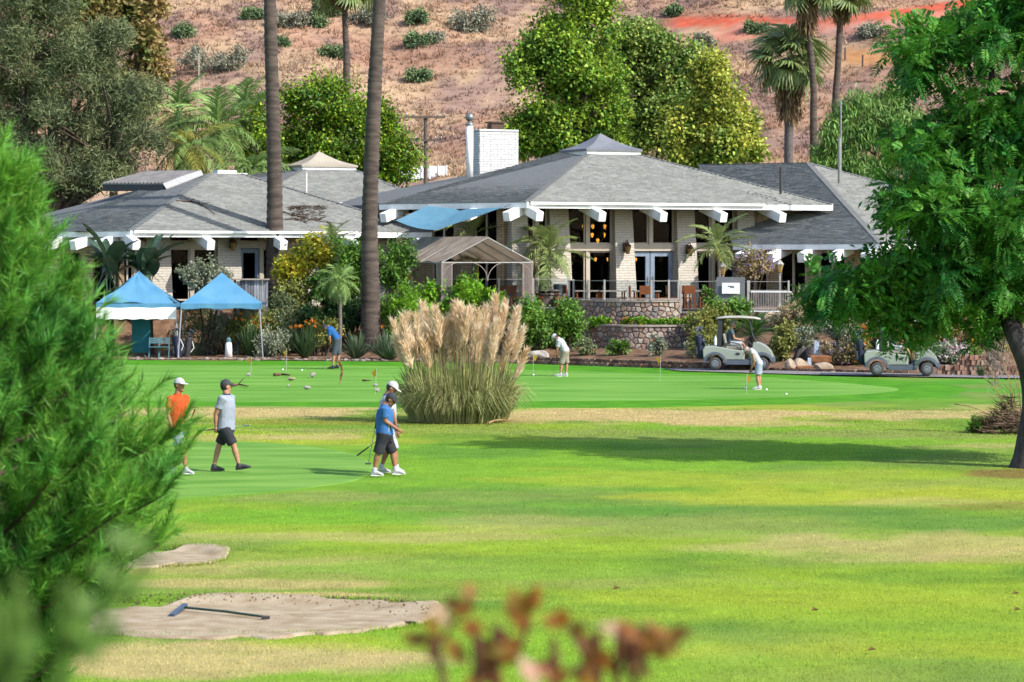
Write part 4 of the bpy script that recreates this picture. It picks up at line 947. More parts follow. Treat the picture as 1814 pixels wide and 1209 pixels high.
def put(proto, k, px, D, rz, label, grp, sc=1.0):
    o = proto if not used[k] else clone(proto); used[k] = 1; o.location = ((px - CX) / F * D, D, 1.907); o.rotation_euler = (0, 0, rz); tag(o, label, None, grp); return o
gt_ = 'wooden patio tables'; gc_ = 'orange wooden patio chairs'
for px, D, lab in ((893, 117.9, 'patio table inside the pavilion near its right post'), (965, 118.4, 'patio table by the palm planter left of the stone wall'), (1040, 116.6, 'patio table at the left end of the stone wall'), (1085, 116.3, 'patio table behind the wall below the tall left windows'), (1145, 116.0, 'patio table in front of the glass doors'), (1232, 117.0, 'patio table behind the glass right of the stone wall'), (1262, 119.2, 'patio table against the windows near the thin palm')):
    put(tb0, 1, px, D, .1, lab, gt_)
for i, (px, D, rz, lab) in enumerate(((872, 117.6, 1.6, 'orange chair left of the table inside the pavilion'), (884, 117.3, 3.0, 'orange chair with its back to the lawn in the pavilion, left'), (905, 117.3, 3.2, 'orange chair with its back to the lawn beside the right lattice post'), (915, 118.2, -1.6, 'orange chair right of the table inside the pavilion'), (952, 118.0, 1.4, 'orange chair left of the potted palm'), (992, 117.9, -1.2, 'orange chair right of the potted palm'), (1024, 116.6, 1.6, 'orange chair at the left end of the wall-side tables'), (1060, 116.4, -1.5, 'orange chair between the two left wall-side tables'), (1104, 116.2, -1.5, 'orange chair left of the glass doors'), (1126, 115.8, 1.5, 'orange chair left of the table before the doors'), (1143, 115.3, 3.1, 'orange chair with its back to the wall before the doors'), (1173, 115.8, -1.4, 'orange chair right of the table before the doors'), (1196, 116.0, 1.5, 'orange chair at the right end of the stone wall'), (1214, 116.6, 3.0, 'orange chair just behind the tall glass panel'), (1222, 116.4, 3.1, 'second orange chair behind the tall glass panel'), (1248, 116.9, -1.5, 'orange chair nearest the dark gate'))):
    put(ch0, 0, px, D, rz, lab, gc_)
# planter pot for the patio palm
mb = MB(); mb.lathe([(.42, 0), (.5, .1), (.55, .5), (.6, .55), (.6, .62), (.5, .62), (.48, .55)], 20); o = mb.build('palm_planter', m_deck, smooth=False); o.location = at(968, 0, 118.6); o.location.z = 1.905; tag(o, 'round concrete planter holding the double-trunk patio palm', 'planter')
mb = MB(); mb.lathe([(.3, 0), (.36, .45), (.38, .95), (.33, 1.0)], 16); o = mb.build('barrel', mat('barrel_grey', ap(170, 180, 190), rough=.6), smooth=False); o.location = at(996, 0, 119.3); o.location.z = 1.905; tag(o, 'grey barrel beside the potted palm on the patio', 'barrel')

# ------------------------------------------------------------------ brick edging in front of the bed, red block wall at the right
m_brk = mat('edging_brick', (1, 1, 1), (.7, .68, .66), ns=9, objr=[ap(150, 112, 92), ap(172, 132, 110), ap(126, 94, 80), ap(186, 150, 128)], rough=.9, bump=.6, bs=18)
mb = MB(); mb.box((0, 0, .07), (.24, .2, .13), taper=.9); bme = mb.me('brick')
edg = thing('brick_edging', 'low edging of small brown bricks between the green and the planting bed', 'edging', (0.4, 107.0, 0)); Mi = wm(edg).inverted()
x = .3; r_ = random.Random(4)
while x < 13.6:
    y = float(np.interp(x, EX, ED)) - .05; s = (np.interp(x + .3, EX, ED) - np.interp(x - .3, EX, ED)) / .6
    for c_ in (0, 1):
        if c_ and (x > 8.5): continue
        o = link('brick', bme, m_brk, edg); o.location = Mi @ Vector((x + c_ * .12 + r_.uniform(-.02, .02), y + c_ * .07, gzf(x, y) + c_ * .125 - .0)); o.rotation_euler = (r_.uniform(-.06, .06), r_.uniform(-.06, .06), math.atan(s) + r_.uniform(-.1, .1))
    x += .262 / math.sqrt(1 + s * s)
m_redb = mat('red_block', (1, 1, 1), (.72, .68, .66), ns=6, objr=[ap(206, 160, 138), ap(190, 140, 120), ap(220, 182, 160), ap(168, 124, 108)], rough=.9, bump=.6, bs=12)
mb = MB(); mb.box((0, 0, .09), (.36, .25, .17), taper=.93); bme2 = mb.me('block')
rw = thing('block_wall', 'low wall of pinkish red stone blocks right of the golf carts', 'wall', (at(1700, 0, 96.3).x, 96.3, .1)); Mi = wm(rw).inverted()
for r in range(4):
    for i in range(17):
        px = 1664 + i * 8.6 * 1.0 + (r % 2) * 5
        if r >= 2 and (i < 4 or i > 13): continue
        D = 96.2 - .004 * (px - 1664) + r_.uniform(-.04, .04); o = link('block', bme2, m_redb, rw); o.location = Mi @ Vector(((px - CX) / F * D, D, .02 + r * .175)); o.rotation_euler = (r_.uniform(-.05, .05), r_.uniform(-.05, .05), r_.uniform(-.15, .15)); o.scale = (r_.uniform(.42, .5), 1, 1)
for o in rw.children: o.scale[0] = .46

# ------------------------------------------------------------------ boulders and loose stones
def rock(px, py, wpx, hpx, D, label, m, name='boulder', cat='boulder', z=None, sq=1.0, group=None, seed=None):
    s = F / D; w_, h_ = wpx / s, hpx / s; p = at(px, py, D); r = np.random.default_rng(seed if seed is not None else int(px * 7 + py)); bm = bmesh.new(); bmesh.ops.create_icosphere(bm, subdivisions=3 if wpx > 25 else 2, radius=1)
    pl = [(Vector(r.normal(size=3)).normalized(), r.uniform(.55, .9)) for _ in range(9)]
    for v in bm.verts:
        for n, d in pl:
            k = v.co.dot(n) - d
            if k > 0: v.co -= n * k * .92
        v.co *= 1 + r.uniform(-.02, .02)
        v.co = Vector((v.co.x * w_ * .56, v.co.y * w_ * .45 * sq, (v.co.z + .75) * h_ * .55))
    me = bpy.data.meshes.new(name); bm.to_mesh(me); bm.free(); o = link(name, me, m); o.location = (p.x, p.y, z if z is not None else gzf(p.x, p.y) - .02); return tag(o, label, cat, group)
m_bould = mat('boulder_grey', ap(214, 204, 190), ap(150, 140, 132), ns=3, det=6, rough=.85, bump=.8, bs=8)
m_bpale = mat('boulder_tan', ap(222, 200, 172), ap(180, 152, 126), ns=3, det=6, rough=.85, bump=.7, bs=8)
m_pebble = mat('pebble_white', ap(222, 216, 206), ap(170, 160, 150), ns=12, rough=.8, bump=.3)
rock(952, 632, 40, 30, 107.9, 'large pale boulder at the bed edge beside the white-capped putter', m_bould)
for px, py, w_, h_, D, lab in ((1418, 640, 28, 26, 100.2, 'tan boulder at the upper left of the little waterfall'), (1400, 658, 20, 26, 99.6, 'pointed tan boulder left of the waterfall basin'), (1457, 660, 38, 20, 99.2, 'rounded pale boulder in front of the waterfall basin'), (1433, 612, 22, 18, 103, 'pink boulder above the waterfall left side'), (1356, 612, 26, 20, 104, 'tan boulder behind the left golf cart'), (1512, 600, 24, 22, 103, 'red brown boulder behind the orange shrub'), (1366, 570, 44, 26, 110, 'big pale rock below the picket railing wall'), (1748, 628, 18, 24, 100, 'upright reddish rock behind the block wall'), (1500, 662, 20, 9, 98.6, 'flat reddish stone at the path edge right of the waterfall'), (1478, 664, 16, 8, 98.5, 'small flat stone at the path edge near the waterfall'), (1528, 663, 22, 9, 98.4, 'flat brown stone just behind the right golf cart')):
    rock(px, py, w_, h_, D, lab, m_bpale)
# gravel strip and pale stones along the left bed edge
n = 420; xr = rng.uniform(-15, 1, n); yr = np.interp(xr, EX, ED) + rng.uniform(.1, 1.6, n) ** 1.4; sz = rng.uniform(.03, .17, n) ** 1.1
ico = bmesh.new(); bmesh.ops.create_icosphere(ico, subdivisions=1, radius=1); iv = np.array([v.co for v in ico.verts]); ifc = np.array([[v.index for v in f.verts] for f in ico.faces]); ico.free()
V = (iv[None] * (sz[:, None, None] * rng.uniform(.5, 1.1, (n, 1, 3)) * np.array([1.3, 1, .6])) * (1 + rng.uniform(-.2, .2, (n, 12, 1)))) + np.stack([xr, yr, gz(xr, yr) + .03], 1)[:, None, :]
Fc = (ifc[None] + (np.arange(n) * 12)[:, None, None]).reshape(-1, 3)
o = npmesh('gravel', V.reshape(-1, 3), Fc, mat('bed_gravel', ap(196, 180, 166), ap(140, 126, 118), ns=3, isl=.3, rough=.9)); tag(o, 'pale stones and gravel along the left bed edge', 'gravel', kind='stuff')
n = 260; a_ = rng.uniform(.1, PI - .1, n); cx, cy, rx, ry = BUNK[0]; q_ = rng.uniform(.8, 1.02, n); xr = cx + rx * np.cos(a_) * q_; yr = cy + ry * np.sin(a_) * q_; sz = rng.uniform(.006, .02, n)
V = (iv[None] * (sz[:, None, None] * rng.uniform(.5, 1.2, (n, 1, 3)))) + np.stack([xr, yr, gz(xr, yr) + .03], 1)[:, None, :]; Fc = (ifc[None] + (np.arange(n) * 12)[:, None, None]).reshape(-1, 3)
o = npmesh('soil_clods', V.reshape(-1, 3), Fc, mat('clod_soil', ap(170, 138, 106), ap(120, 94, 72), ns=3, isl=.3, rough=.95)); tag(o, 'brown crumbs of soil along the far lip of the near bunker', 'soil', kind='stuff')
# waterfall feature
m_water = mat('falling_water', (.12, .16, .22), (.4, .46, .52), ns=9, rough=.1, spec=.6, stretch=(8, 8, 1), tr=.2); m_rust = mat('rust_ledge', ap(196, 130, 72), ap(140, 86, 48), ns=5, rough=.7, bump=.5)
wf = thing('waterfall', 'small stone waterfall with rusty ledges between boulders', 'waterfall', at(1440, 660, 100))
for px, py, w_, D, h in ((1452, 636, 38, 101, .24), (1436, 655, 56, 100, .26)):
    mb = MB(); p = at(px, py, D); s = F / D; L = w_ / s; mb.hexa([p + Vector((sx * L / 2 * f, sy * .5, sz * h / 2)) for sz, f in ((-1, .92), (1, 1)) for sx, sy in ((-1, -1), (1, -1), (1, 1), (-1, 1))]); mb.build('ledge', m_rust, wf, world=True, bevel=.04)
for px, y0, y1, w_, D in ((1447, 604, 630, 8, 102), (1434, 634, 650, 6, 100.45), (1434, 658, 668, 30, 99.4)):
    a_ = at(px - w_ / 2, y0, D); b_ = at(px + w_ / 2, y0, D); c_ = at(px + w_ * .6, y1, D - .12); d_ = at(px - w_ * .6, y1, D - .12); mb = MB(); mb.slab([a_, b_, c_, d_], (0, .05, 0)); mb.build('water_fall', m_water, wf, world=True)
m_drk = mat('dark_rock', ap(110, 100, 98), ap(66, 60, 60), ns=4, bump=.8, bs=6)
for px, py, w_, h_, D, lab in ((1447, 640, 50, 46, 103.0, 'dark wet rock behind the falling water'), (1424, 640, 34, 40, 103.2, 'dark rock left of the falling water'), (1474, 640, 34, 36, 103.2, 'dark rock right of the falling water')): rock(px, py, w_, h_, D, lab, m_drk, z=at(px, py, D).z - .3)

# ------------------------------------------------------------------ practice flags, balls, stones and sticks on the green
m_flag = mat('flag_yellow', ap(240, 206, 60), ap(220, 170, 40), ns=4, rough=.7, tr=.3); m_rod = mat('flag_rod', ap(230, 226, 214), rough=.5)
for px, yb, yt, dr, lab in ((444, 669, 633, -1, 'small putting flag nearest the blue canopies'), (507, 661, 620, -1, 'small putting flag in front of the orange flower bed'), (665, 700, 655, -1, 'small putting flag between the walking pair and the stray stick'), (944, 661, 628, 1, 'small putting flag just left of the white-capped putter'), (1169, 678, 632, -1, 'small putting flag alone in the middle of the green'), (1322, 700, 664, 1, 'small putting flag at the bent woman\'s putter')):
    x, D = gnd(px, yb); s = F / D; h = (yb - yt) / s; fl = thing('putting_flag', lab, 'flag', (x, D, gzf(x, D) + .03), 0, 'practice green flags')
    mb = MB(); mb.tube([(0, 0, 0), (.02, 0, h)], .009, 6); mb.build('rod', m_rod, fl)
    mb = MB(); mb.slab([(.02, 0, h), (.02 + dr * .14, .02, h - .12), (.02 + dr * .05, .01, h - .28), (.01, 0, h - .2)], (0, .006, 0)); mb.build('pennant', m_flag, fl)
for i, (px, py, w_, h_, lab) in enumerate(((440, 668, 8, 7, 'small pale stone at the foot of the left flag'), (516, 676, 14, 8, 'flat tan stone beside the dark stick on the green'), (554, 670, 10, 11, 'upright tan stone on the green below the blue-shirted putter'), (544, 691, 12, 7, 'flat white stone on the near side of the green'), (511, 687, 6, 5, 'tiny grey stone left of the flat white one'), (665, 686, 8, 6, 'small white stone at the flag near the walking pair'), (669, 695, 8, 7, 'second white stone just right below the same flag'))):
    x, D = gnd(px, py); rock(px, py, w_, h_, D, lab, m_pebble if i != 1 else m_bpale, 'stone', 'stone', z=gzf(x, D) + .02)
m_stick = mat('stick_bark', ap(150, 112, 76), ap(104, 76, 52), ns=9, rough=.9)
def gst(pts, r, lab, sub=2): twig('stick', lab, [Vector((gnd(a, b)[0], gnd(a, b)[1], .07)) for a, b in pts], r, 'stick', m_stick, sub)
gst([(486, 668), (500, 667), (514, 668.5)], .06, 'short thick dark stick on the green', 0); gst([(411, 687), (425, 685.5), (440, 689)], .04, 'crooked stick on the green behind the grey-shirted golfer', 3); gst([(643, 678), (656, 678.5)], .04, 'short straight stick near the right flag', 0)
x, D = gnd(601, 682); hh = 38 / (F / D); stl = thing('plume_stalk', 'dry pampas stalk standing upright in the green', 'stalk', (x, D, .03)); m_straw = mat('straw', ap(206, 172, 112), ap(170, 134, 84), ns=8)
pth = [Vector((0, 0, 0)), Vector((.08, .02, hh * .35)), Vector((.07, .02, hh * .7)), Vector((-.02, 0, hh))]; pth = smooth_path(pth, 10); mb = MB(); mb.tube(pth, [.02] * 5 + [.016, .014, .012, .01, .006], 6); mb.build('stem', m_straw, stl)
tt = rng.uniform(.15, 1, 240); P_ = np.array([list(pth[min(8, int(q * 9))].lerp(pth[min(9, int(q * 9) + 1)], q * 9 - int(q * 9))) for q in tt]); A_ = rng.normal(size=(240, 3)) * .5; A_[:, 2] += 1.1; V, Fc = blades(P_, A_, .12, .02); o = npmesh('seed_head', V, Fc, m_straw, stl)
m_ball = mat('ball_white', (.8, .8, .8), rough=.4)
for px, py, lab in ((945, 667.5, 'golf ball by the white-capped putter\'s club'), (1358, 694, 'golf ball beside the bent woman\'s shoe'), (1393, 702, 'golf ball right of the bent woman'), (501, 658, 'golf ball near the orange flower bed'), (535, 659, 'golf ball left of the blue-shirted putter')):
    x, D = gnd(px, py); mb = MB(); mb.ball((0, 0, 0), .03, 10, 8); o = mb.build('golf_ball', m_ball, smooth=True); o.location = (x, D, gzf(x, D) + .06); tag(o, lab, 'ball', 'golf balls')
# bunker rake
rk = thing('bunker_rake', 'blue-grey bunker rake with dark green handle lying in the sand', 'rake', at(316, 1091, 32.2)); rk.location.z = 0
WM[rk.name] = Matrix.Translation(rk.location)
x0, D0 = gnd(318, 1087); x1, D1 = gnd(476, 1104); z0 = gzf(x0, D0) + .07; z1 = gzf(x1, D1) + .06
mb = MB(); mb.tube([(x0, D0, z0), ((x0 + x1) / 2, (D0 + D1) / 2, (z0 + z1) / 2 + .01), (x1, D1, z1)], .014, 8); mb.build('handle', mat('rake_green', ap(50, 90, 70), rough=.5), rk, world=True)
mb = MB(); mb.tube([(x1 - .08, D1 + .01, z1), (x1 + .01, D1, z1)], .019, 8); mb.build('end_cap', mat('rake_cap', (.04, .03, .03)), rk, world=True)
mb = MB(); ha = Vector((gnd(304, 1098)[0], gnd(304, 1098)[1], z0 - .03)); hb = Vector((gnd(328, 1085)[0], gnd(328, 1085)[1], z0 + .01)); mb.beam(ha, hb, .06, .04)
for i in range(10): q_ = ha.lerp(hb, (i + .5) / 10); mb.beam(q_, q_ + Vector((-.02, -.05, -.05)), .015, .015)
mb.build('rake_head', mat('rake_blue', ap(96, 116, 142), ap(78, 98, 122), rough=.5), rk, world=True)
# fallen leaves on the lawn
m_fl = mat('fallen_leaf', ap(150, 106, 60), ap(110, 74, 40), ns=9)
for px, py, lab in ((1437, 1088, 'dark fallen leaf on the bright lawn, upper right'), (1085, 1049, 'dark fallen leaf on the lawn above the blurred red leaves'), (1537, 1158, 'curled brown leaf on the lawn near the bottom'), (1793, 1058, 'fallen leaf on the lawn at the right edge'), (1795, 1087, 'dark crumb of leaf at the far right edge')):
    x, D = gnd(px, py); V, Fc = leaves(np.array([[0, 0, 0.]]), np.array([[1, .3, .1]]), np.array([[0, -.3, 1.]]), .1, .06, fold=.5); o = npmesh('fallen_leaf', V, Fc, m_fl); o.location = (x, D, gzf(x, D) + .04); tag(o, lab, 'leaf', 'fallen leaves on the lawn')

# ------------------------------------------------------------------ blue canopies and the things under them
m_blue = mat('canopy_blue', ap(136, 210, 252), ap(114, 194, 246), ns=1.5, det=4, rough=.6, tr=.22, bump=.25, bs=3); m_leg = mat('canopy_leg', ap(216, 216, 222), rough=.4)
def canopy(px, D, ztop, zeave, s, label, rz, banner=False, crumple=0.0):
    root = thing('pop_up_canopy', label, 'canopy', ((px - CX) / F * D, D, 0), rz, 'blue pop-up canopies'); h = s / 2; n = 10; V = []; Fc = []
    for i in range(4):
        a = [Vector((-h, -h, 0)), Vector((h, -h, 0)), Vector((h, h, 0)), Vector((-h, h, 0))]; p, q = a[i], a[(i + 1) % 4]; base = len(V)
        for k in range(n + 1):
            f = k / n
            for j in range(n + 1):
                e = p.lerp(q, j / n) * (1 - f); zz = zeave + (ztop - zeave) * (f ** 1.12) - .10 * math.sin(PI * j / n) * math.sin(PI * min(1, f * 1.2)) * (1 - f) + crumple * (math.sin(9 * f + 5 * j / n + i) * .05 * (1 - f) + .03 * math.sin(17 * j / n + 7 * f))
                V.append(Vector((e.x, e.y, zz)))
        Fc += [(base + k * (n + 1) + j, base + k * (n + 1) + j + 1, base + (k + 1) * (n + 1) + j + 1, base + (k + 1) * (n + 1) + j) for k in range(n) for j in range(n)]
    mb = MB(); mb.add(V, Fc); fab = mb.build('fabric', m_blue, root, smooth=True)
    c4 = [Vector((-h, -h, zeave)), Vector((h, -h, zeave)), Vector((h, h, zeave)), Vector((-h, h, zeave))]
    for i in range(4):
        p, q = c4[i], c4[(i + 1) % 4]; d = Vector((0, 0, -.2)); o_ = (p + q) * .5; o_.z = 0; o_ = o_.normalized() * .012; vs = []
        for j in range(13): e = p.lerp(q, j / 12) + o_ * (1 + .8 * math.sin(j * 2.1)); vs += [e, e + d * (1 + .12 * math.sin(j * 1.3))]
        mb = MB(); mb.add(vs, [(2 * j, 2 * j + 2, 2 * j + 3, 2 * j + 1) for j in range(12)]); mb.build('valance', m_blue, fab)
    for c_ in c4:
        o_ = c_ * .97; b_ = c_ * 1.06; mb = MB(); mb.tube([(o_.x, o_.y, zeave - .02), (b_.x, b_.y, .02)], .026, 6); mb.box((b_.x, b_.y, .015), (.1, .1, .03)); mb.build('leg', m_leg, root)
    mb = MB()
    for i in range(4):
        p, q = c4[i] * .96, c4[(i + 1) % 4] * .96; p.z = q.z = zeave; m_ = (p + q) / 2
        for u, v in ((p, m_), (m_, q)): mb.beam(u + Vector((0, 0, -.03)), v + Vector((0, 0, -.26)), .02, .025); mb.beam(u + Vector((0, 0, -.26)), v + Vector((0, 0, -.03)), .02, .025)
    mb.build('truss', m_leg, root)
    if banner:
        mb = MB(); vs = []
        for j in range(17): x = -h + s * j / 16; vs += [(x, -h - .03, zeave - .16 + .015 * math.sin(j)), (x, -h - .03 + .02 * math.sin(j * 1.7), zeave - .62 + .02 * math.sin(j * 2.3))]
        mb.add(vs, [(2 * j, 2 * j + 2, 2 * j + 3, 2 * j + 1) for j in range(16)]); mb.build('banner', m_white, root)
    return root
canopy(393, 113.1, 3.42, 2.2, 3.15, 'plain blue pop-up canopy, the right one of the pair', R(4))
canopy(246, 113.3, 3.45, 2.2, 3.15, 'crumpled blue pop-up canopy with a white banner, left of the other', R(4), True, 1.0)
m_teal = mat('teal_paint', ap(120, 168, 180), ap(100, 150, 164), rough=.5); m_tealc = mat('teal_cloth', ap(40, 140, 150), rough=.8)
for px, lab in ((273, 'left teal slatted folding chair under the canopy'), (291, 'right teal slatted folding chair under the canopy')):
    D = 111.8; t = thing('folding_chair', lab, 'chair', ((px - CX) / F * D, D, gzf((px - CX) / F * D, D) + .03), 0, 'teal folding chairs')
    for x in (-.19, .19): mb = MB(); mb.beam((x, -.12, 0), (x, .12, .82), .035, .035); mb.build('back_leg', m_teal, t)
    for x in (-.17, .17): mb = MB(); mb.beam((x, .2, 0), (x, -.18, .45), .035, .035); mb.build('leg', m_teal, t)
    for i in range(3): mb = MB(); mb.box((0, .06 + .02 * i, .62 + .08 * i), (.38, .02, .06)); mb.build('back_slat', m_teal, t)
    for i in range(4): mb = MB(); mb.box((0, -.18 + .1 * i, .45), (.38, .085, .02)); mb.build('seat_slat', m_teal, t)
p = at(250, 0, 113); mb = MB(); mb.box((0, 0, .95), (.75, .06, 1.5)); o = mb.build('teal_screen', m_tealc, bevel=.02); o.location = (p.x, p.y, gzf(p.x, p.y)); tag(o, 'teal cloth screen under the left canopy beside the chairs', 'screen')
p = at(405, 0, 112.4); bt = thing('cooler_stand', 'narrow white cooler stand with grey cap under the right canopy', 'cooler', (p.x, p.y, gzf(p.x, p.y) + .02))
mb = MB(); mb.lathe([(.16, 0), (.13, .55), (.1, .62)], 12); mb.build('body', m_white, bt, smooth=True); mb = MB(); mb.lathe([(.1, .622), (.1, .75), (.05, .82)], 12); mb.build('cap', m_teal, bt)
m_navy = mat('bag_navy', ap(44, 50, 84), ap(30, 34, 60), ns=4, rough=.6); m_black = mat('black_nylon', (.018, .018, .02), (.03, .03, .033), ns=6, rough=.6); m_steel = mat('club_steel', ap(200, 200, 205), rough=.25, metal=.8); m_grip = mat('rubber_grip', (.02, .02, .022), rough=.6)
def golf_bag(loc, label, tilt, m, s=1.0, rz=0, cols=(m_black, m_white)):
    t = thing('golf_bag', label, 'golf bag', loc, rz); T = Matrix.Rotation(tilt, 4, 'Y'); mb = MB()
    mb.lathe([(.13 * s, 0), (.15 * s, .05), (.14 * s, .4 * s), (.15 * s, .8 * s), (.15 * s, .86 * s), (.12 * s, .86 * s)], 12, M=T); mb.build('bag', m, t, smooth=True)
    mb = MB(); mb.box((0, 0, 0), (.1, .2, .32), M=T @ Matrix.Translation((-.15 * s, 0, .3 * s))); mb.box((0, 0, 0), (.08, .16, .18), M=T @ Matrix.Translation((-.15 * s, 0, .62 * s))); mb.build('pocket', cols[0], t, bevel=.03)
    mb = MB(); mb.tube([T @ Vector((.13, .05, .25 * s)), T @ Vector((.24, .06, .45 * s)), T @ Vector((.14, .05, .72 * s))], .018, 6); mb.build('strap', cols[1], t)
    r = random.Random(int(loc[0] * 100))
    for k in range(7):
        a = k * .9; x, y = .08 * math.cos(a), .08 * math.sin(a); h = r.uniform(.98, 1.16) * s; mb = MB(); mb.tube([T @ Vector((x, y, .8 * s)), T @ Vector((x * 1.3, y * 1.3, h))], .008, 5); mb.ball(T @ Vector((x * 1.3 + .03, y * 1.3, h + .02)), (.05, .03, .035) if k % 3 else (.06, .05, .06), 8, 6); mb.build('club', m_steel if k % 3 else m_black, t)
    return t
p = at(316, 0, 111.9); golf_bag((p.x, p.y, gzf(p.x, p.y) + .03), 'dark golf bag leaning at the canopy leg', R(-6), m_navy, 1.05)
p = at(330, 0, 112.3); golf_bag((p.x, p.y, gzf(p.x, p.y) + .03), 'second dark golf bag just right of the canopy leg', R(8), m_black, .95)

# ------------------------------------------------------------------ things behind the clubhouse
m_pole = mat('pole_wood', ap(150, 132, 122), ap(120, 104, 96), ns=6, stretch=(6, 6, .6), rough=.9)
p = at(754, 330, 165); up = thing('utility_pole', 'weathered wooden utility pole with two crossarms behind the roofs', 'utility pole', (p.x, p.y, 2)); s = 165 / F
zt = at(0, 205, 165).z - 2; mb = MB(); mb.tube([(0, 0, 0), (0, 0, zt)], [.16, .11], 8); mb.build('post', m_pole, up)
for py, w_ in ((208, 2.3), (249, 1.9)):
    z = at(0, py, 165).z - 2; mb = MB(); mb.beam((-w_ / 2, -.14, z), (w_ / 2, -.14, z), .1, .12); mb.build('crossarm', m_pole, up)
    for e in (-1, 1): mb = MB(); mb.beam((e * w_ * .3, -.14, z - .04), (0, -.1, z - .6), .03, .04); mb.build('brace', m_pole, up)
    for x in (-.48, -.3, .3, .48): mb = MB(); mb.lathe([(.03, 0), (.05, .05), (.05, .1), (.02, .16)], 8, (x * w_, -.14, z + .06)); mb.build('insulator', m_metal, up)
wfz = hill_at(750, 308); fw = thing('white_fence', 'white panel fence at the foot of the hill behind the utility pole', 'fence', (wfz.x - 1.6, wfz.y - 3, wfz.z - 1)); 
for i in range(6): mb = MB(); mb.box((i * .62, 0, .9), (.58, .05, .95)); mb.build('panel', m_white, fw)
for i in range(7): mb = MB(); mb.box((i * .62 - .31, -.04, .75), (.07, .07, 1.4)); mb.build('post', m_white, fw)
for i, (px, py) in enumerate(((1497, 108), (1528, 121), (1556, 132))):
    p = hill_at(px, py); mb = MB(); mb.tube([(0, 0, -.2), (.02, 0, 1.0)], .09, 6); o = mb.build('fence_post', m_pole); o.location = p; tag(o, ['leftmost weathered fence post on the hill below the orange cut', 'middle weathered fence post on the hill below the orange cut', 'rightmost weathered fence post on the hill below the orange cut'][i], 'post', 'fence posts on the hill')
vw = thing('parked_van', 'white van with red roof sign glimpsed behind the big tree trunk', 'van', at(1806, 620, 108)); vw.location.z = gzf(vw.location.x, 108) ; WM[vw.name] = Matrix.Translation(vw.location)
mb = MB(); mb.prism([(0, .45), (0, 1.9), (.25, 2.1), (2.9, 2.1), (3.5, 1.45), (4.3, 1.25), (4.4, .45)], 0, 1.9, 'y'); mb.build('body', m_white, vw, bevel=.08)
for x in (.8, 3.5): mb = MB(); mb.lathe([(.3, -.1), (.34, -.06), (.34, .08), (.3, .12)], 18, M=Matrix.Translation((x, 0, .36)) @ Matrix.Rotation(PI / 2, 4, 'X')); mb.build('wheel', m_black, vw)
mb = MB(); mb.box((2.9, -.02, 1.65), (.8, .03, .5)); mb.box((1.4, -.02, 1.65), (1.6, .03, .5)); mb.build('side_window', m_dark, vw); mb = MB(); mb.box((.5, .9, 2.3), (.9, .5, .4)); mb.build('roof_sign', mat('red_sign', ap(200, 50, 50)), vw)
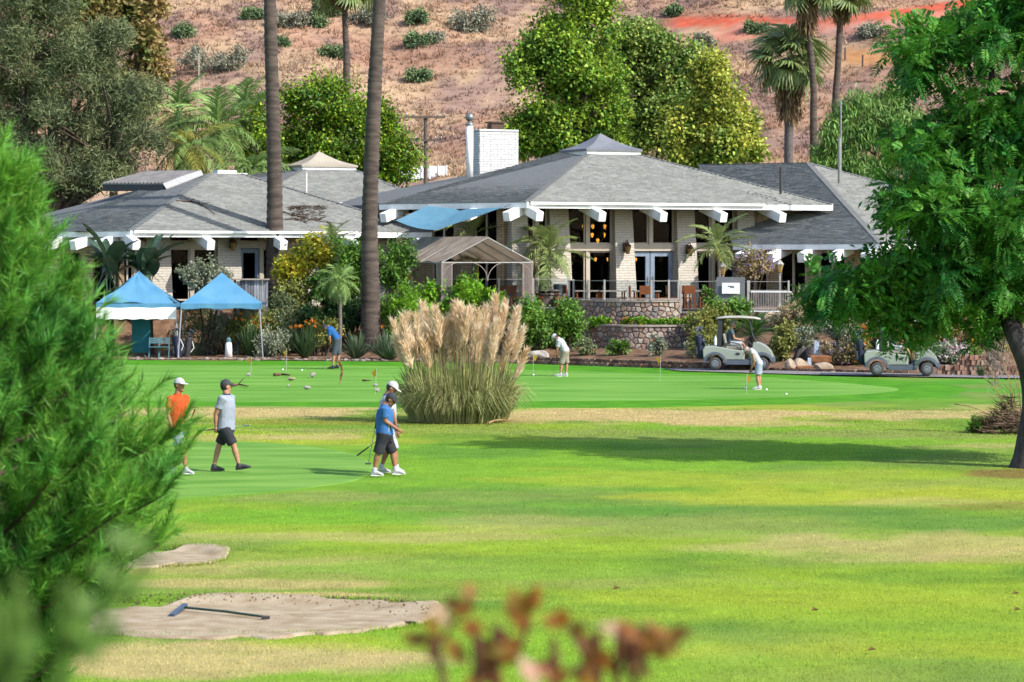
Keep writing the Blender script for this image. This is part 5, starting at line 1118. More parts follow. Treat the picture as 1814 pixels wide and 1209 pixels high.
# ------------------------------------------------------------------ golf carts
m_cart = mat('cart_sage', ap(206, 212, 198), ap(194, 200, 186), ns=1, rough=.3, spec=.5); m_cartg = mat('cart_grey_plastic', ap(124, 134, 150), ap(108, 118, 134), ns=3, rough=.5)
m_tyre = mat('tyre_rubber', (.03, .03, .032), (.05, .05, .05), ns=9, rough=.85); m_rim = mat('rim_silver', ap(190, 194, 200), rough=.35, metal=.3); m_seat = mat('seat_vinyl', ap(206, 196, 178), rough=.5); m_roof = mat('cart_roof', ap(238, 228, 208), rough=.4)
def make_cart(px_r, py, label, rz=0.0):
    x, D = gnd(px_r, py); t = thing('golf_cart', label, 'golf cart', (x, D, gzf(x, D) + .05), rz, 'golf carts on the path')
    def arch(cx, r, a0, a1, n=9): return [(cx + r * math.cos(a), .23 + r * math.sin(a)) for a in np.linspace(a0, a1, n)]
    rear = [(-.42, .42), (-.44, .72), (-.36, .84), (-.05, .86), (.3, .80), (.6, .74), (1.0, .70), (1.04, .62), (1.04, .36), (.42, .36)] + arch(0, .36, .2, PI - .35)
    mb = MB(); mb.prism(rear, -.56, .56, 'y'); body = mb.build('rear_body', m_cart, t, bevel=.035)
    fr = arch(1.66, .36, PI - .15, .3)[::1] + [(2.02, .36), (2.04, .5), (1.96, .68), (1.8, .84), (1.6, .95), (1.42, 1.0), (1.34, .97), (1.28, .5), (1.26, .36)]
    mb = MB(); mb.prism(fr, -.56, .56, 'y'); mb.build('front_cowl', m_cart, t, bevel=.045)
    mb = MB(); mb.prism([(2.02, .22), (2.1, .3), (2.08, .46), (1.98, .56), (1.97, .3)], -.55, .55, 'y'); mb.build('bumper', m_cartg, t, bevel=.02)
    for cx, a0, a1 in ((0, .1, PI - .1), (1.66, .25, PI - .05)):
        mb = MB(); n = 12
        for side in (-1, 1):
            vs = []
            for a in np.linspace(a0, a1, n): vs += [(cx + .33 * math.cos(a), side * .54, .23 + .33 * math.sin(a)), (cx + .33 * math.cos(a), side * .6, .23 + .33 * math.sin(a)), (cx + .42 * math.cos(a), side * .59, .23 + .42 * math.sin(a)), (cx + .42 * math.cos(a), side * .54, .23 + .42 * math.sin(a))]
            mb = MB(); mb.add(vs, [(i * 4 + k, i * 4 + (k + 1) % 4, i * 4 + 4 + (k + 1) % 4, i * 4 + 4 + k) for i in range(n - 1) for k in range(4)] + [(0, 1, 2, 3), (n * 4 - 4, n * 4 - 3, n * 4 - 2, n * 4 - 1)]); mb.build('fender', m_cartg, t)
    mb = MB(); mb.box((.83, 0, .27), (1.0, 1.1, .16)); mb.box((1.15, 0, .365), (.3, 1.0, .03)); mb.build('sill', m_cartg, t, bevel=.03)
    for cx in (0, 1.66):
        for side in (-1, 1):
            Mw = Matrix.Translation((cx, side * .5, .23)) @ Matrix.Rotation(PI / 2, 4, 'X')
            mb = MB(); mb.lathe([(.13, -.085), (.19, -.095), (.225, -.06), (.23, 0), (.225, .06), (.19, .095), (.13, .085)], 22, M=Mw); w_ = mb.build('wheel', m_tyre, t, smooth=True)
            mb = MB(); mb.lathe([(.06, -.100), (.125, -.096), (.135, -.08), (.135, .08), (.125, .096), (.06, .100)], 18, M=Mw)
            mb.build('rim', m_rim, w_)
            mb = MB()
            for k in range(6):
                a = k * PI / 3; c_ = Mw @ Vector((.075 * math.cos(a), .075 * math.sin(a), side * -.0)); mb.box((cx + .085 * math.cos(a), side * .6, .23 + .085 * math.sin(a)), (.036, .012, .036), 0)
            h = mb.build('hub_holes', m_tyre, w_); h['kind'] = 'stuff'
    mb = MB(); mb.box((.68, 0, .80), (.62, 1.0, .13)); mb.build('seat', m_seat, t, bevel=.04)
    mb = MB(); mb.box((0, 0, 0), (.11, 1.0, .42), M=Matrix.Translation((.34, 0, 1.08)) @ Matrix.Rotation(R(-12), 4, 'Y')); mb.build('backrest', m_seat, t, bevel=.04)
    mb = MB(); mb.tube([(.3, -.52, .9), (.52, -.54, 1.0), (.85, -.54, .93), (.95, -.54, .72)], .02, 6); mb.build('armrest', m_black, t)
    mb = MB(); mb.box((0, 0, 0), (.16, .08, 1.02), M=Matrix.Translation((.16, -.5, 1.28)) @ Matrix.Rotation(R(3), 4, 'Y')); mb.build('rear_strut', m_black, t); mb = MB(); mb.box((0, 0, 0), (.16, .08, 1.02), M=Matrix.Translation((.16, .5, 1.28)) @ Matrix.Rotation(R(3), 4, 'Y')); mb.build('rear_strut', m_black, t)
    for s in (-.5, .5): mb = MB(); mb.tube([(1.46, s, .98), (1.3, s, 1.3), (1.22, s, 1.8)], .028, 6); mb.build('front_strut', m_black, t)
    mb = MB(); mb.slab([(1.46, -.46, 1.0), (1.46, .46, 1.0), (1.3, .46, 1.4), (1.3, -.46, 1.4)], (.012, 0, 0)); mb.build('windshield', m_rail, t)
    n = 12; V = []; Fc = []
    mb = MB(); mb.loft([(.03, 0, 1.79), (.08, 0, 1.82), (.35, 0, 1.85), (.9, 0, 1.86), (1.4, 0, 1.83), (1.58, 0, 1.79)], [.5, .57, .6, .6, .57, .48], [.03, .05, .06, .06, .05, .03], (0, 1, 0), 16); mb.build('canopy_roof', m_roof, t, smooth=True)
    Ms = Matrix.Translation((1.12, -.24, 1.05)) @ Matrix.Rotation(R(-62), 4, 'Y'); mb = MB(); pts = [Ms @ Vector((.17 * math.cos(a), .17 * math.sin(a), 0)) for a in np.linspace(0, 2 * PI, 17)]; mb.tube(pts, .016, 6, caps=False); mb.tube([Ms @ Vector((0, 0, 0)), Vector((1.36, -.24, .8))], .022, 6); mb.beam(pts[0], pts[8], .02, .015); mb.build('steering_wheel', m_black, t)
    mb = MB(); mb.lathe([(.05, 0), (.06, .02), (.06, .22), (.03, .28), (.025, .33)], 10, (.02, -.5, .88)); mb.build('sand_bottle', m_white, t)
    mb = MB(); mb.lathe([(.07, -.006), (.07, .006)], 18, M=Matrix.Translation((.8, -.566, .58)) @ Matrix.Rotation(PI / 2, 4, 'X') @ Matrix.Diagonal((1.2, .65, 1, 1))); mb.build('badge', m_black, t)
    mb = MB(); mb.box((-.38, 0, .98), (.05, .9, .06)); mb.box((-.34, 0, .5), (.2, .9, .05)); mb.build('bag_rack', m_black, t)
    return t
cartA = make_cart(1268, 657.5, 'golf cart with a seated driver and cream roof, left one', R(-7))
cartB = make_cart(1553, 667.5, 'golf cart partly covered by the big tree foliage, right one', R(-6))
for c_, n1, n2, m1, m2 in ((cartA, 'navy golf bag on the rear of the left cart', 'black golf bag on the far side of the left cart rear', m_navy, m_black), (cartB, 'navy golf bag on the rear of the right cart', 'black golf bag on the far side of the right cart rear', m_navy, m_black)):
    M_ = wm(c_); 
    for y_, lab, m_ in ((-.28, n1, m1), (.26, n2, m2)): golf_bag(M_ @ Vector((-.5, y_, .40)), lab, R(-7), m_, .95)

# ------------------------------------------------------------------ people
m_skin = mat('skin', ap(232, 174, 138), ap(220, 158, 122), ns=6, rough=.55); m_skin_d = mat('skin_tan', ap(206, 146, 110), ap(192, 130, 96), ns=6, rough=.55); m_hair = mat('hair_dark', (.02, .014, .01), rough=.6); m_hairg = mat('hair_grey', ap(190, 176, 160), rough=.7)
m_eye = mat('eye_dark', (.02, .02, .02), rough=.3); m_lip = mat('lip', ap(170, 96, 84), rough=.5)
def remesh(o, vs_, sm=2):
    r = o.modifiers.new('remesh', 'REMESH'); r.mode = 'VOXEL'; r.voxel_size = vs_; r.use_smooth_shade = True
    s = o.modifiers.new('smooth', 'SMOOTH'); s.factor = .5; s.iterations = sm
def person(label, px0, py0, D, J, shirt, shorts, shoes, cap, skin=m_skin, hair=m_hair, face=0.0, tilt=0.0, side=(0, 1, 0), sleeve=.62, leg=.95, build_=1.0, visor=False, socks=None, z0=None, vest=None, capm2=None, extra=None):
    """J: joints in photo pixels (px, py[, depth offset m]); face = yaw of the head in the picture plane, 0 looks right, PI looks left"""
    s = F / D; x0 = (px0 - CX) / F * D; zg = gzf(x0, D) + .03 if z0 is None else z0
    t = thing('person', label, 'person', (x0, D, zg))
    def P(k, dy=0):
        v = J[k]; return Vector(((v[0] - px0) / s, (v[2] if len(v) > 2 else 0) + dy, (py0 - v[1]) / s))
    sd_ = Vector(side).normalized(); hd, nk, pe = P('head'), P('neck'), P('pelvis'); ch = nk.lerp(pe, .33); b = build_
    sh = {}; 
    for k, e in (('n', -1), ('f', 1)): sh[k] = (P('sh_' + k) if 'sh_' + k in J else nk + sd_ * e * .185 * b + (pe - nk).normalized() * .055)
    el = {k: P('el_' + k, 0 if len(J['el_' + k]) > 2 else e * .2) for k, e in (('n', -1), ('f', 1))}; wr = {k: P('wr_' + k, 0 if len(J['wr_' + k]) > 2 else e * .16) for k, e in (('n', -1), ('f', 1))}
    hp = {k: pe + sd_ * e * .09 for k, e in (('n', -1), ('f', 1))}; kn = {k: P('kn_' + k, 0 if len(J['kn_' + k]) > 2 else e * .1) for k, e in (('n', -1), ('f', 1))}; an = {k: P('an_' + k, 0 if len(J['an_' + k]) > 2 else e * .1) for k, e in (('n', -1), ('f', 1))}; to = {k: P('to_' + k, 0 if len(J['to_' + k]) > 2 else e * .11) for k, e in (('n', -1), ('f', 1))}
    H_ = Matrix.Translation(hd) @ Matrix.Rotation(face, 4, 'Z') @ Matrix.Rotation(tilt, 4, 'Y'); hv = lambda x, y, z: H_ @ Vector((x, y, z)); up = (H_.to_3x3() @ Vector((0, 0, 1)))
    mb = MB()
    Rm = H_.to_3x3().to_4x4(); mb.ball(hv(0, 0, .025), (.098, .078, .105), 14, 10, Rm); mb.ball(hv(.025, 0, -.055), (.068, .058, .065), 12, 8, Rm); mb.ball(hv(.102, 0, -.015), (.018, .014, .025), 8, 6, Rm); mb.ball(hv(.07, 0, -.1), (.028, .03, .022), 8, 6, Rm)
    for e in (-1, 1): mb.ball(hv(-.01, e * .08, -.005), (.025, .012, .033), 8, 6, Rm)
    mb.tube([hv(-.02, 0, -.05), nk + Vector((0, 0, .02)), nk.lerp(pe, .08)], [.058, .062, .08], 10)
    mb.loft([nk, nk.lerp(pe, .12), ch, nk.lerp(pe, .7), pe, pe + (pe - nk) * .12], [.09 * b, .165 * b, .165 * b, .145 * b, .155 * b, .12], [.06, .095 * b, .115 * b, .105 * b, .115 * b, .09], sd_)
    for k in 'nf':
        mb.tube([sh[k], sh[k].lerp(el[k], .5), el[k], el[k].lerp(wr[k], .35), wr[k]], [.058 * b, .05 * b, .042, .043, .028], 10)
        mb.tube([hp[k], hp[k].lerp(kn[k], .5), kn[k], kn[k].lerp(an[k], .3), an[k].lerp(kn[k], .18), an[k]], [.095 * b, .078 * b, .056, .06, .04, .036], 10)
        d = (wr[k] - el[k]).normalized(); hs = sd_ - d * sd_.dot(d); hs = hs.normalized() if hs.length > .1 else Vector((0, 1, 0)); pn = d.cross(hs).normalized(); e = -1 if k == 'n' else 1
        pc = wr[k] + d * .05; mb.ball(pc, (.034, .022, .05), 8, 6, Matrix((( pn.x, hs.x, d.x, 0), (pn.y, hs.y, d.y, 0), (pn.z, hs.z, d.z, 0), (0, 0, 0, 1))))
        fwd = Vector((math.cos(face), math.sin(face), 0)); 
        for i in range(4):
            o_ = pc + pn * (.027 - .018 * i) + d * .035; L = (.034, .04, .037, .028)[i]; cu = (-hs * e) * .8; mb.tube([o_, o_ + d * L, o_ + d * L * 1.4 + cu * L * .8, o_ + d * L * 1.2 + cu * L * 1.7], [.0095, .0095, .009, .0075], 6)
        o_ = pc + pn * .03 - d * .015; mb.tube([o_, o_ + pn * .024 + d * .02, o_ + pn * .026 + d * .045 - hs * e * .015], [.012, .011, .008], 6)
    bd = mb.build('body', skin, t, smooth=True); remesh(bd, .0125)
    mb = MB()
    for e in (-1, 1): mb.ball(hv(.083, e * .032, .012), (.012, .014, .009), 6, 5, Rm)
    ey = mb.build('eyes', m_eye, t); ey['kind'] = 'stuff'
    mb = MB(); mb.ball(hv(.089, 0, -.06), (.008, .024, .006), 8, 5, Rm); mb.build('mouth', m_lip, t)
    mb = MB(); mb.ball(hv(-.028, 0, .02), (.088, .085, .1), 12, 8, Rm); mb.build('hair', hair, t, smooth=True)
    # shirt
    mb = MB(); dn = (pe - nk)
    mb.loft([nk + dn.normalized() * -.01, nk + dn * .06, nk + dn * .13, ch, nk + dn * .7, nk + dn * .98, nk + dn * 1.06], [.085 * b, .14 * b, .188 * b, .19 * b, .175 * b, .185 * b, .187 * b], [.075, .095, .118 * b, .138 * b, .133 * b, .14 * b, .14 * b], sd_, 16)
    for k in 'nf': mb.tube([sh[k] + (nk - sh[k]) * .3, sh[k], sh[k].lerp(el[k], sleeve * .6), sh[k].lerp(el[k], sleeve)], [.07, .076 * b, .07, .074], 10)
    so = mb.build('shirt', shirt, t, smooth=True); remesh(so, .015)
    mb = MB(); mb.loft([nk + dn.normalized() * -.035, nk + dn * .02], [.072, .085], [.07, .08], sd_, 12); mb.build('collar', vest or shirt, t, smooth=True)
    # shorts
    mb = MB(); mb.loft([nk + dn * .93, pe, pe + dn.normalized() * .09], [.172 * b, .188 * b, .17 * b], [.126 * b, .138 * b, .12 * b], sd_, 16)
    for k in 'nf': mb.tube([hp[k], hp[k].lerp(kn[k], leg * .5), hp[k].lerp(kn[k], leg)], [.122 * b, .108, .1], 12)
    so = mb.build('shorts', shorts, t, smooth=True); remesh(so, .015)
    mb = MB(); mb.loft([nk + dn * .925, nk + dn * .985], [.180 * b] * 2, [.134 * b] * 2, sd_, 16); mb.build('belt', m_black, t)
    for k in 'nf':
        f = to[k] - an[k]; heel = an[k] + Vector((-(to[k] - an[k]).x, -(to[k] - an[k]).y, 0)).normalized() * .05; tz = to[k]; dirf = (to[k] - heel); low = min(to[k].z, an[k].z - .075)
        hb = Vector((heel.x, heel.y, an[k].z - .055)); mid = hb.lerp(tz, .5) + Vector((0, 0, .02)); sdv = Vector((-dirf.y, dirf.x, 0)).normalized()
        mb = MB(); mb.loft([hb - dirf.normalized() * .012, hb, hb.lerp(tz, .3) + Vector((0, 0, .008)), mid, hb.lerp(tz, .82), tz], [.02, .038, .04, .046, .044, .02], [.025, .046, .05, .038, .028, .016], sdv, 12); mb.tube([an[k] + Vector((0, 0, .03)), an[k] - Vector((0, 0, .04))], [.046, .05], 10)
        so = mb.build('shoe', shoes, t, smooth=True); remesh(so, .011)
        mb = MB(); up_ = Vector((0, 0, -.04)); mb.loft([hb + up_ - dirf.normalized() * .01, hb.lerp(tz, .4) + up_ * .9, tz + up_ * .35], [.036, .044, .022], [.012, .012, .01], sdv, 10); mb.build('sole', m_white if shoes != m_black else m_black, t)
        if socks: mb = MB(); mb.tube([an[k] + Vector((0, 0, .0)), an[k].lerp(kn[k], .17)], [.045, .044], 10); mb.build('sock', socks, t, smooth=True)
    # cap
    if cap:
        mb = MB(); n = 14; vs = []
        for i in range(6):
            a = i / 5 * PI / 2 * .98
            for j in range(n): w_ = 2 * PI * j / n; vs.append(hv(-.005 + .112 * math.cos(a) * math.cos(w_), .094 * math.cos(a) * math.sin(w_), .045 + .105 * math.sin(a)))
        if not visor: mb.add(vs, [(i * n + j, i * n + (j + 1) % n, (i + 1) * n + (j + 1) % n, (i + 1) * n + j) for i in range(5) for j in range(n)]); co = mb.build('cap', cap, t, smooth=True)
        else: mb.add(vs[:2 * n], [(j, (j + 1) % n, n + (j + 1) % n, n + j) for j in range(n)]); co = mb.build('visor', cap, t, smooth=True)
        mb = MB(); vs = []
        for a in np.linspace(-1.15, 1.15, 11): vs += [hv(.095 * math.cos(a) - .005, .09 * math.sin(a), .05), hv(.06 + .135 * math.cos(a), .082 * math.sin(a), .025)]
        top = [v + up * .008 for v in vs]; N = len(vs); mb.add(vs + top, [(2 * i, 2 * i + 2, 2 * i + 3, 2 * i + 1) for i in range(10)] + [(N + 2 * i, N + 2 * i + 1, N + 2 * i + 3, N + 2 * i + 2) for i in range(10)] + [(2 * i + 1, 2 * i + 3, N + 2 * i + 3, N + 2 * i + 1) for i in range(10)]); mb.build('cap_brim', cap, co, smooth=True)
    return t, dict(P=P, wr=wr, el=el, M=Matrix.Translation((x0, D, zg)))
def club(label, a, b, head=True, grip=.27, col=m_grip):
    """a = grip end, b = head end (world)"""
    a = Vector(a); b = Vector(b); t = thing('golf_club', label, 'golf club', tuple(min((a, b), key=lambda v: v.z))); d = (b - a).normalized()
    mb = MB(); mb.tube([a + d * grip, b], [.008, .006], 6); mb.build('shaft', m_steel, t, world=True)
    mb = MB(); mb.tube([a, a + d * grip], [.016, .012], 8); mb.build('grip', col, t, world=True)
    if head: mb = MB(); mb.box(b, (.11, .035, .03), R(12)); mb.build('head', m_steel, t, world=True, bevel=.006)
    return t
def cloth(n, c, k=.85): return mat(n, ap(*c), tuple(x * k for x in ap(*c)), ns=5, rough=.85, bump=.7, bs=11)
c_grey = cloth('polo_grey', (196, 206, 222)); c_orange = cloth('polo_orange', (250, 96, 30)); c_blue = cloth('polo_blue', (72, 140, 214)); c_whitep = cloth('polo_white', (236, 240, 248)); c_blk = mat('shorts_charcoal', ap(70, 70, 80), ap(52, 52, 60), ns=5, rough=.85, bump=.3, bs=9); c_khaki = cloth('shorts_khaki', (196, 186, 160)); c_pale = cloth('shorts_pale_blue', (206, 220, 238)); c_bluep = cloth('polo_bright_blue', (40, 120, 200)); c_dgrey = cloth('shorts_slate', (92, 104, 116))
shoe_w = cloth('shoes_white', (238, 238, 240)); cap_w = cloth('cap_white', (244, 244, 246)); cap_b = mat('cap_black', (.025, .028, .032), rough=.8); vest_s = cloth('vest_slate', (104, 118, 132)); collar_d = cloth('collar_navy', (60, 66, 90))
D1 = 20500 / (838 - 453)
pA, iA = person('golfer in grey polo, black shorts and black cap walking to the right', 404, 838, D1, dict(head=(400.5, 689), neck=(401, 704), pelvis=(400, 762), el_n=(384, 737), wr_n=(383.5, 757), el_f=(411, 738), wr_f=(411, 752), kn_n=(415, 793), an_n=(424, 826), to_n=(446, 829), kn_f=(387, 793), an_f=(378, 829), to_f=(397, 836)), c_grey, c_blk, m_black, cap_b, build_=1.24, face=.5, vest=collar_d, leg=.9, side=(.25, 1, 0))
M_ = iA['M']; hn = M_ @ (iA['wr']['n'] + Vector((0, 0, -.07))); club('golf club held level behind the grey-shirted golfer', hn + Vector((-.27, -.04, -.02)), hn + Vector((.56, .25, .06)))
D2 = 20500 / (843 - 453)
pB, iB = person('golfer in orange polo and white cap half hidden by the pine', 314, 843, D2, dict(head=(318, 686), neck=(315, 703), pelvis=(316, 762), sh_n=(303, 710, -.1), sh_f=(328, 709, .1), el_n=(299, 736, -.16), wr_n=(306, 757, -.2), el_f=(329, 736, -.02), wr_f=(331.5, 755, -.1), kn_n=(325, 797), an_n=(330, 832), to_n=(345, 840), kn_f=(313, 797), an_f=(304, 832), to_f=(318, 840)), c_orange, c_pale, shoe_w, cap_w, skin=m_skin_d, side=(.75, .65, 0), face=-.55, build_=1.12)
M_ = iB['M']; hn = M_ @ (iB['wr']['f'] + Vector((.01, -.02, -.06))); club('golf club with red-brown grip held by the orange-shirted golfer', hn + Vector((.16, -.05, .36)), hn + Vector((-.22, .1, -.58)), col=mat('grip_red', ap(170, 60, 40), rough=.6))
D3 = 20500 / (845.5 - 453)
pC, iC = person('golfer in bright blue polo, charcoal shorts and black cap looking down', 685, 845.5, D3, dict(head=(692, 712), neck=(682, 723), pelvis=(681, 771), el_n=(683, 748), wr_n=(703, 762), el_f=(676, 748), wr_f=(674, 772), kn_n=(670, 806), an_n=(663.5, 836), to_n=(680, 843.5), kn_f=(695, 806), an_f=(700, 835), to_f=(718, 842.5)), c_blue, c_blk, shoe_w, cap_b, skin=m_skin_d, tilt=.55, face=-.15, build_=1.2, socks=shoe_w, leg=1.0, sleeve=.7)
M_ = iC['M']; hf = M_ @ (iC['wr']['f'] + Vector((0, 0, -.05))); club('golf club trailing behind the blue-shirted golfer', hf + Vector((-.44, -.1, -.36)), hf + Vector((.3, .12, .18)))
mb = MB(); dn_ = iC['P']('pelvis') - iC['P']('neck'); nk_ = iC['P']('neck')
mb.box(nk_ + dn_ * .68 + Vector((.07, -.178, -.02)), (.06, .012, .2)); mb.build('side_panel', c_whitep, pC)
D4 = 20500 / (841 - 453)
pD, iD = person('golfer in white polo and white cap walking behind the blue-shirted one', 690, 841, D4, dict(head=(694, 692), neck=(686, 705), pelvis=(688, 764), el_n=(698, 740), wr_n=(704, 766), el_f=(680, 738), wr_f=(672, 762), kn_n=(699, 801), an_n=(703, 831), to_n=(717, 838), kn_f=(686, 800), an_f=(675, 832), to_f=(692, 839.5)), c_whitep, c_whitep, shoe_w, cap_w, skin=m_skin_d, tilt=.5, face=-.1, build_=1.2, socks=shoe_w, vest=c_bluep)
M_ = iD['M']; hf = M_ @ (iD['wr']['f'] + Vector((0, 0, -.06))); club('golf club hanging low behind the white-shirted golfer', hf + Vector((-.04, .06, .3)), hf + Vector((-.22, 0, -.62)))
def putter(label, px0, py0, J, **kw): return person(label, px0, py0, 20500 / (py0 - 453), J, **kw)
pE, iE = putter('golfer in blue polo and slate shorts bent over a putt by the flower bed', 594, 655, dict(head=(577.5, 583), neck=(582, 581.5), pelvis=(597, 603), sh_n=(583.5, 585, -.17), sh_f=(583.5, 584, .17), el_n=(584.5, 600, -.16), wr_n=(585.5, 612, -.04), el_f=(585, 600, .15), wr_f=(586, 613, .04), kn_n=(592, 630), an_n=(590, 650), to_n=(580, 653.5), kn_f=(600, 630), an_f=(597.5, 649.5), to_f=(588, 653)), shirt=c_bluep, shorts=c_dgrey, shoes=m_black, cap=cap_b, face=PI, tilt=1.1, sleeve=.7, leg=1.0, build_=1.12)
w_ = iE['M'] @ iE['wr']['n']; club('putter of the blue-shirted golfer by the flower bed', w_ + Vector((.03, 0, .12)), Vector((gnd(573, 655)[0], gnd(573, 655)[1], .06)))
pF, iF = putter('golfer in white polo, khaki shorts and white cap putting', 995, 668, dict(head=(984, 600), neck=(989, 602), pelvis=(1001, 624), sh_n=(989.5, 606, -.17), sh_f=(989.5, 605.5, .17), el_n=(987, 621, -.15), wr_n=(986, 632, -.04), el_f=(987.5, 621, .14), wr_f=(986.5, 633, .04), kn_n=(994.5, 646), an_n=(993, 663.5), to_n=(983, 667), kn_f=(1004, 646), an_f=(1003, 663.5), to_f=(996, 666.5)), shirt=c_whitep, shorts=c_khaki, shoes=shoe_w, cap=cap_w, face=PI, tilt=1.0, sleeve=.7, leg=1.0, skin=m_skin, build_=1.15)
w_ = iF['M'] @ iF['wr']['n']; club('putter of the white-capped golfer', w_ + Vector((.03, 0, .12)), Vector((gnd(979, 668)[0], gnd(979, 668)[1], .06)))
pG, iG = putter('woman in white sleeveless top, pale shorts and visor bent over a putt', 1342, 691, dict(head=(1323.5, 623.5), neck=(1330, 622), pelvis=(1344.5, 646), sh_n=(1331.5, 626, -.15), sh_f=(1331.5, 625, .15), el_n=(1336, 642, -.13), wr_n=(1331, 655, -.03), el_f=(1335.5, 642, .12), wr_f=(1331, 656, .03), kn_n=(1341, 669), an_n=(1343.5, 686.5), to_n=(1332, 690), kn_f=(1345.5, 669), an_f=(1346.5, 686), to_f=(1337, 689.5)), shirt=c_whitep, shorts=c_pale, shoes=shoe_w, cap=cap_w, visor=True, face=PI, tilt=1.0, sleeve=.16, leg=.85, build_=.9, skin=m_skin, hair=m_hairg)
w_ = iG['M'] @ iG['wr']['n']; club('putter of the bent woman', w_ + Vector((.03, 0, .12)), Vector((gnd(1320, 691)[0], gnd(1320, 691)[1], .06)))
# seated riders: z reference is the cart floor
DA = cartA.location.y; s_ = F / DA; zc = cartA.location.z
def cpx(cart, x, z): p = wm(cart) @ Vector((x, -.3, z)); return (CX + F * p.x / p.y, HY - F * (p.z - CH) / p.y)
def rider(label, cart, **kw):
    D = (wm(cart) @ Vector((.6, -.28, 0))).y; q = lambda x, z: cpx(cart, x, z); base = cpx(cart, .6, 0); zz = cart.location.z
    J = dict(head=q(.62, 1.60), neck=q(.56, 1.42), pelvis=q(.52, .95), el_n=q(.66, 1.12), wr_n=q(.92, 1.06), el_f=q(.66, 1.12), wr_f=q(.94, 1.10), kn_n=q(.98, .94), an_n=q(1.2, .5), to_n=q(1.38, .47), kn_f=q(.98, .92), an_f=q(1.14, .48), to_f=q(1.34, .42))
    return person(label, base[0], base[1], D, J, z0=zz, **kw)
rider('driver in slate vest and grey cap seated in the left golf cart', cartA, shirt=vest_s, shorts=c_whitep, shoes=cloth('shoes_tan', (190, 160, 130)), cap=cloth('cap_grey', (176, 176, 178)), skin=m_skin, hair=m_hairg, leg=.9, sleeve=.5, vest=c_whitep)
rider('rider with bare legs seated in the right golf cart behind the foliage', cartB, shirt=c_whitep, shorts=c_whitep, shoes=cloth('shoes_slate', (120, 130, 150)), cap=cap_w, skin=m_skin, leg=.75)
# guest sitting in the pavilion
Dg = 118.6
def gp_(x, z): return (CX + F * (((820 - CX) / F * Dg) + x) / Dg, HY - F * (1.91 + z - CH) / Dg)
person('dark-haired guest seated in the shade of the pavilion', gp_(0, 0)[0], gp_(0, 0)[1], Dg, dict(head=gp_(0, 1.42), neck=gp_(0, 1.24), pelvis=gp_(0, .72), sh_n=(*gp_(-.18, 1.2), 0), sh_f=(*gp_(.18, 1.2), 0), el_n=(*gp_(-.25, .95), -.05), wr_n=(*gp_(-.12, .8), -.28), el_f=(*gp_(.25, .95), -.05), wr_f=(*gp_(.12, .8), -.28), kn_n=(*gp_(-.1, .55), -.4), an_n=(*gp_(-.1, .1), -.4), to_n=(*gp_(-.1, .03), -.58), kn_f=(*gp_(.1, .55), -.4), an_f=(*gp_(.1, .1), -.4), to_f=(*gp_(.1, .03), -.58)), c_dgrey, c_blk, m_black, None, side=(1, 0, 0), face=-PI / 2, z0=1.91)
put(ch0, 0, 820, 118.75, PI, 'orange chair under the guest in the pavilion', gc_)
# ------------------------------------------------------------------ vegetation
def leafm(n, c, c2, isl=.3, tr=.3, k=1.95, rough=.55, spec=.25): return mat(n, ap(*c, k=k), ap(*c2, k=k), ns=.9, det=3, rough=rough, isl=isl, tr=tr, spec=spec)
m_bark = mat('bark_brown', ap(120, 100, 84), ap(84, 68, 58), ns=5, stretch=(4, 4, 1), rough=.95, bump=1., bs=9)
m_barkg = mat('bark_grey', ap(150, 142, 138), ap(104, 96, 94), ns=5, stretch=(4, 4, 1.2), rough=.95, bump=1., bs=9)
def pblob(px, py, rx, ry, D, dy=0, ryd=None):
    s = F / D; p = at(px, py, D); return (p.x, p.y + dy, p.z, rx / s, ryd if ryd else max(rx, ry) / s * .8, ry / s)
def limbs(mb, base, tips, r0, m0=.45, rng_=random):
    """trunk plus one curved limb per tip"""
    base = Vector(base); c = sum((Vector(t) for t in tips), Vector()) / len(tips); fork = base.lerp(Vector((base.x * .4 + c.x * .6, base.y * .4 + c.y * .6, c.z)), m0)
    mb.tube(smooth_path([base, base.lerp(fork, .5) + Vector((rng_.uniform(-.1, .1), 0, 0)), fork], 8), [r0 * (1.25 - .08 * i) if i else r0 * 1.5 for i in range(8)], 10)
    for t in tips:
        t = Vector(t); m_ = fork.lerp(t, .5) + Vector((rng_.uniform(-.3, .3), rng_.uniform(-.3, .3), rng_.uniform(0, .4))); pts = smooth_path([fork - Vector((0, 0, r0)), m_, t], 8); mb.tube(pts, [r0 * (.62 - .07 * i) for i in range(8)], 7)
        for k in range(3):
            a = pts[3 + k]; e = a + Vector((rng_.uniform(-1, 1), rng_.uniform(-1, 1), rng_.uniform(.1, 1))) * (t - fork).length * .3; mb.tube([a, a.lerp(e, .5) + Vector((0, 0, .1)), e], [r0 * .25, r0 * .16, r0 * .06], 5)
def lumpy(blobs, k=8, f=.42, mn=.72):
    out = []
    for b in blobs:
        b = np.array(b); out.append(tuple(np.concatenate([b[:3], b[3:] * mn])))
        for d in rv(k): out.append(tuple(np.concatenate([b[:3] + d * b[3:] * rng.uniform(.62, .98), b[3:] * f * rng.uniform(.6, 1.2)])))
    return out
def tree(name, label, base, blobs, m, n, nl, cr, L, W, r0=.25, mb_=None, group=None, cat='tree', **kw):
    t = thing(name, label, cat, base, 0, group); mb = MB(); limbs(mb, base, [(b[0], b[1], b[2]) for b in blobs], r0); mb.build('trunk', mb_ or m_bark, t, world=True, smooth=True)
    V, Fc = crown(lumpy(blobs, 9, .36, .5), int(n * 1.35), nl, cr * .6, L, W, **kw); o = npmesh('crown', V, Fc, m, t, world=True); return t
gB = 1.9
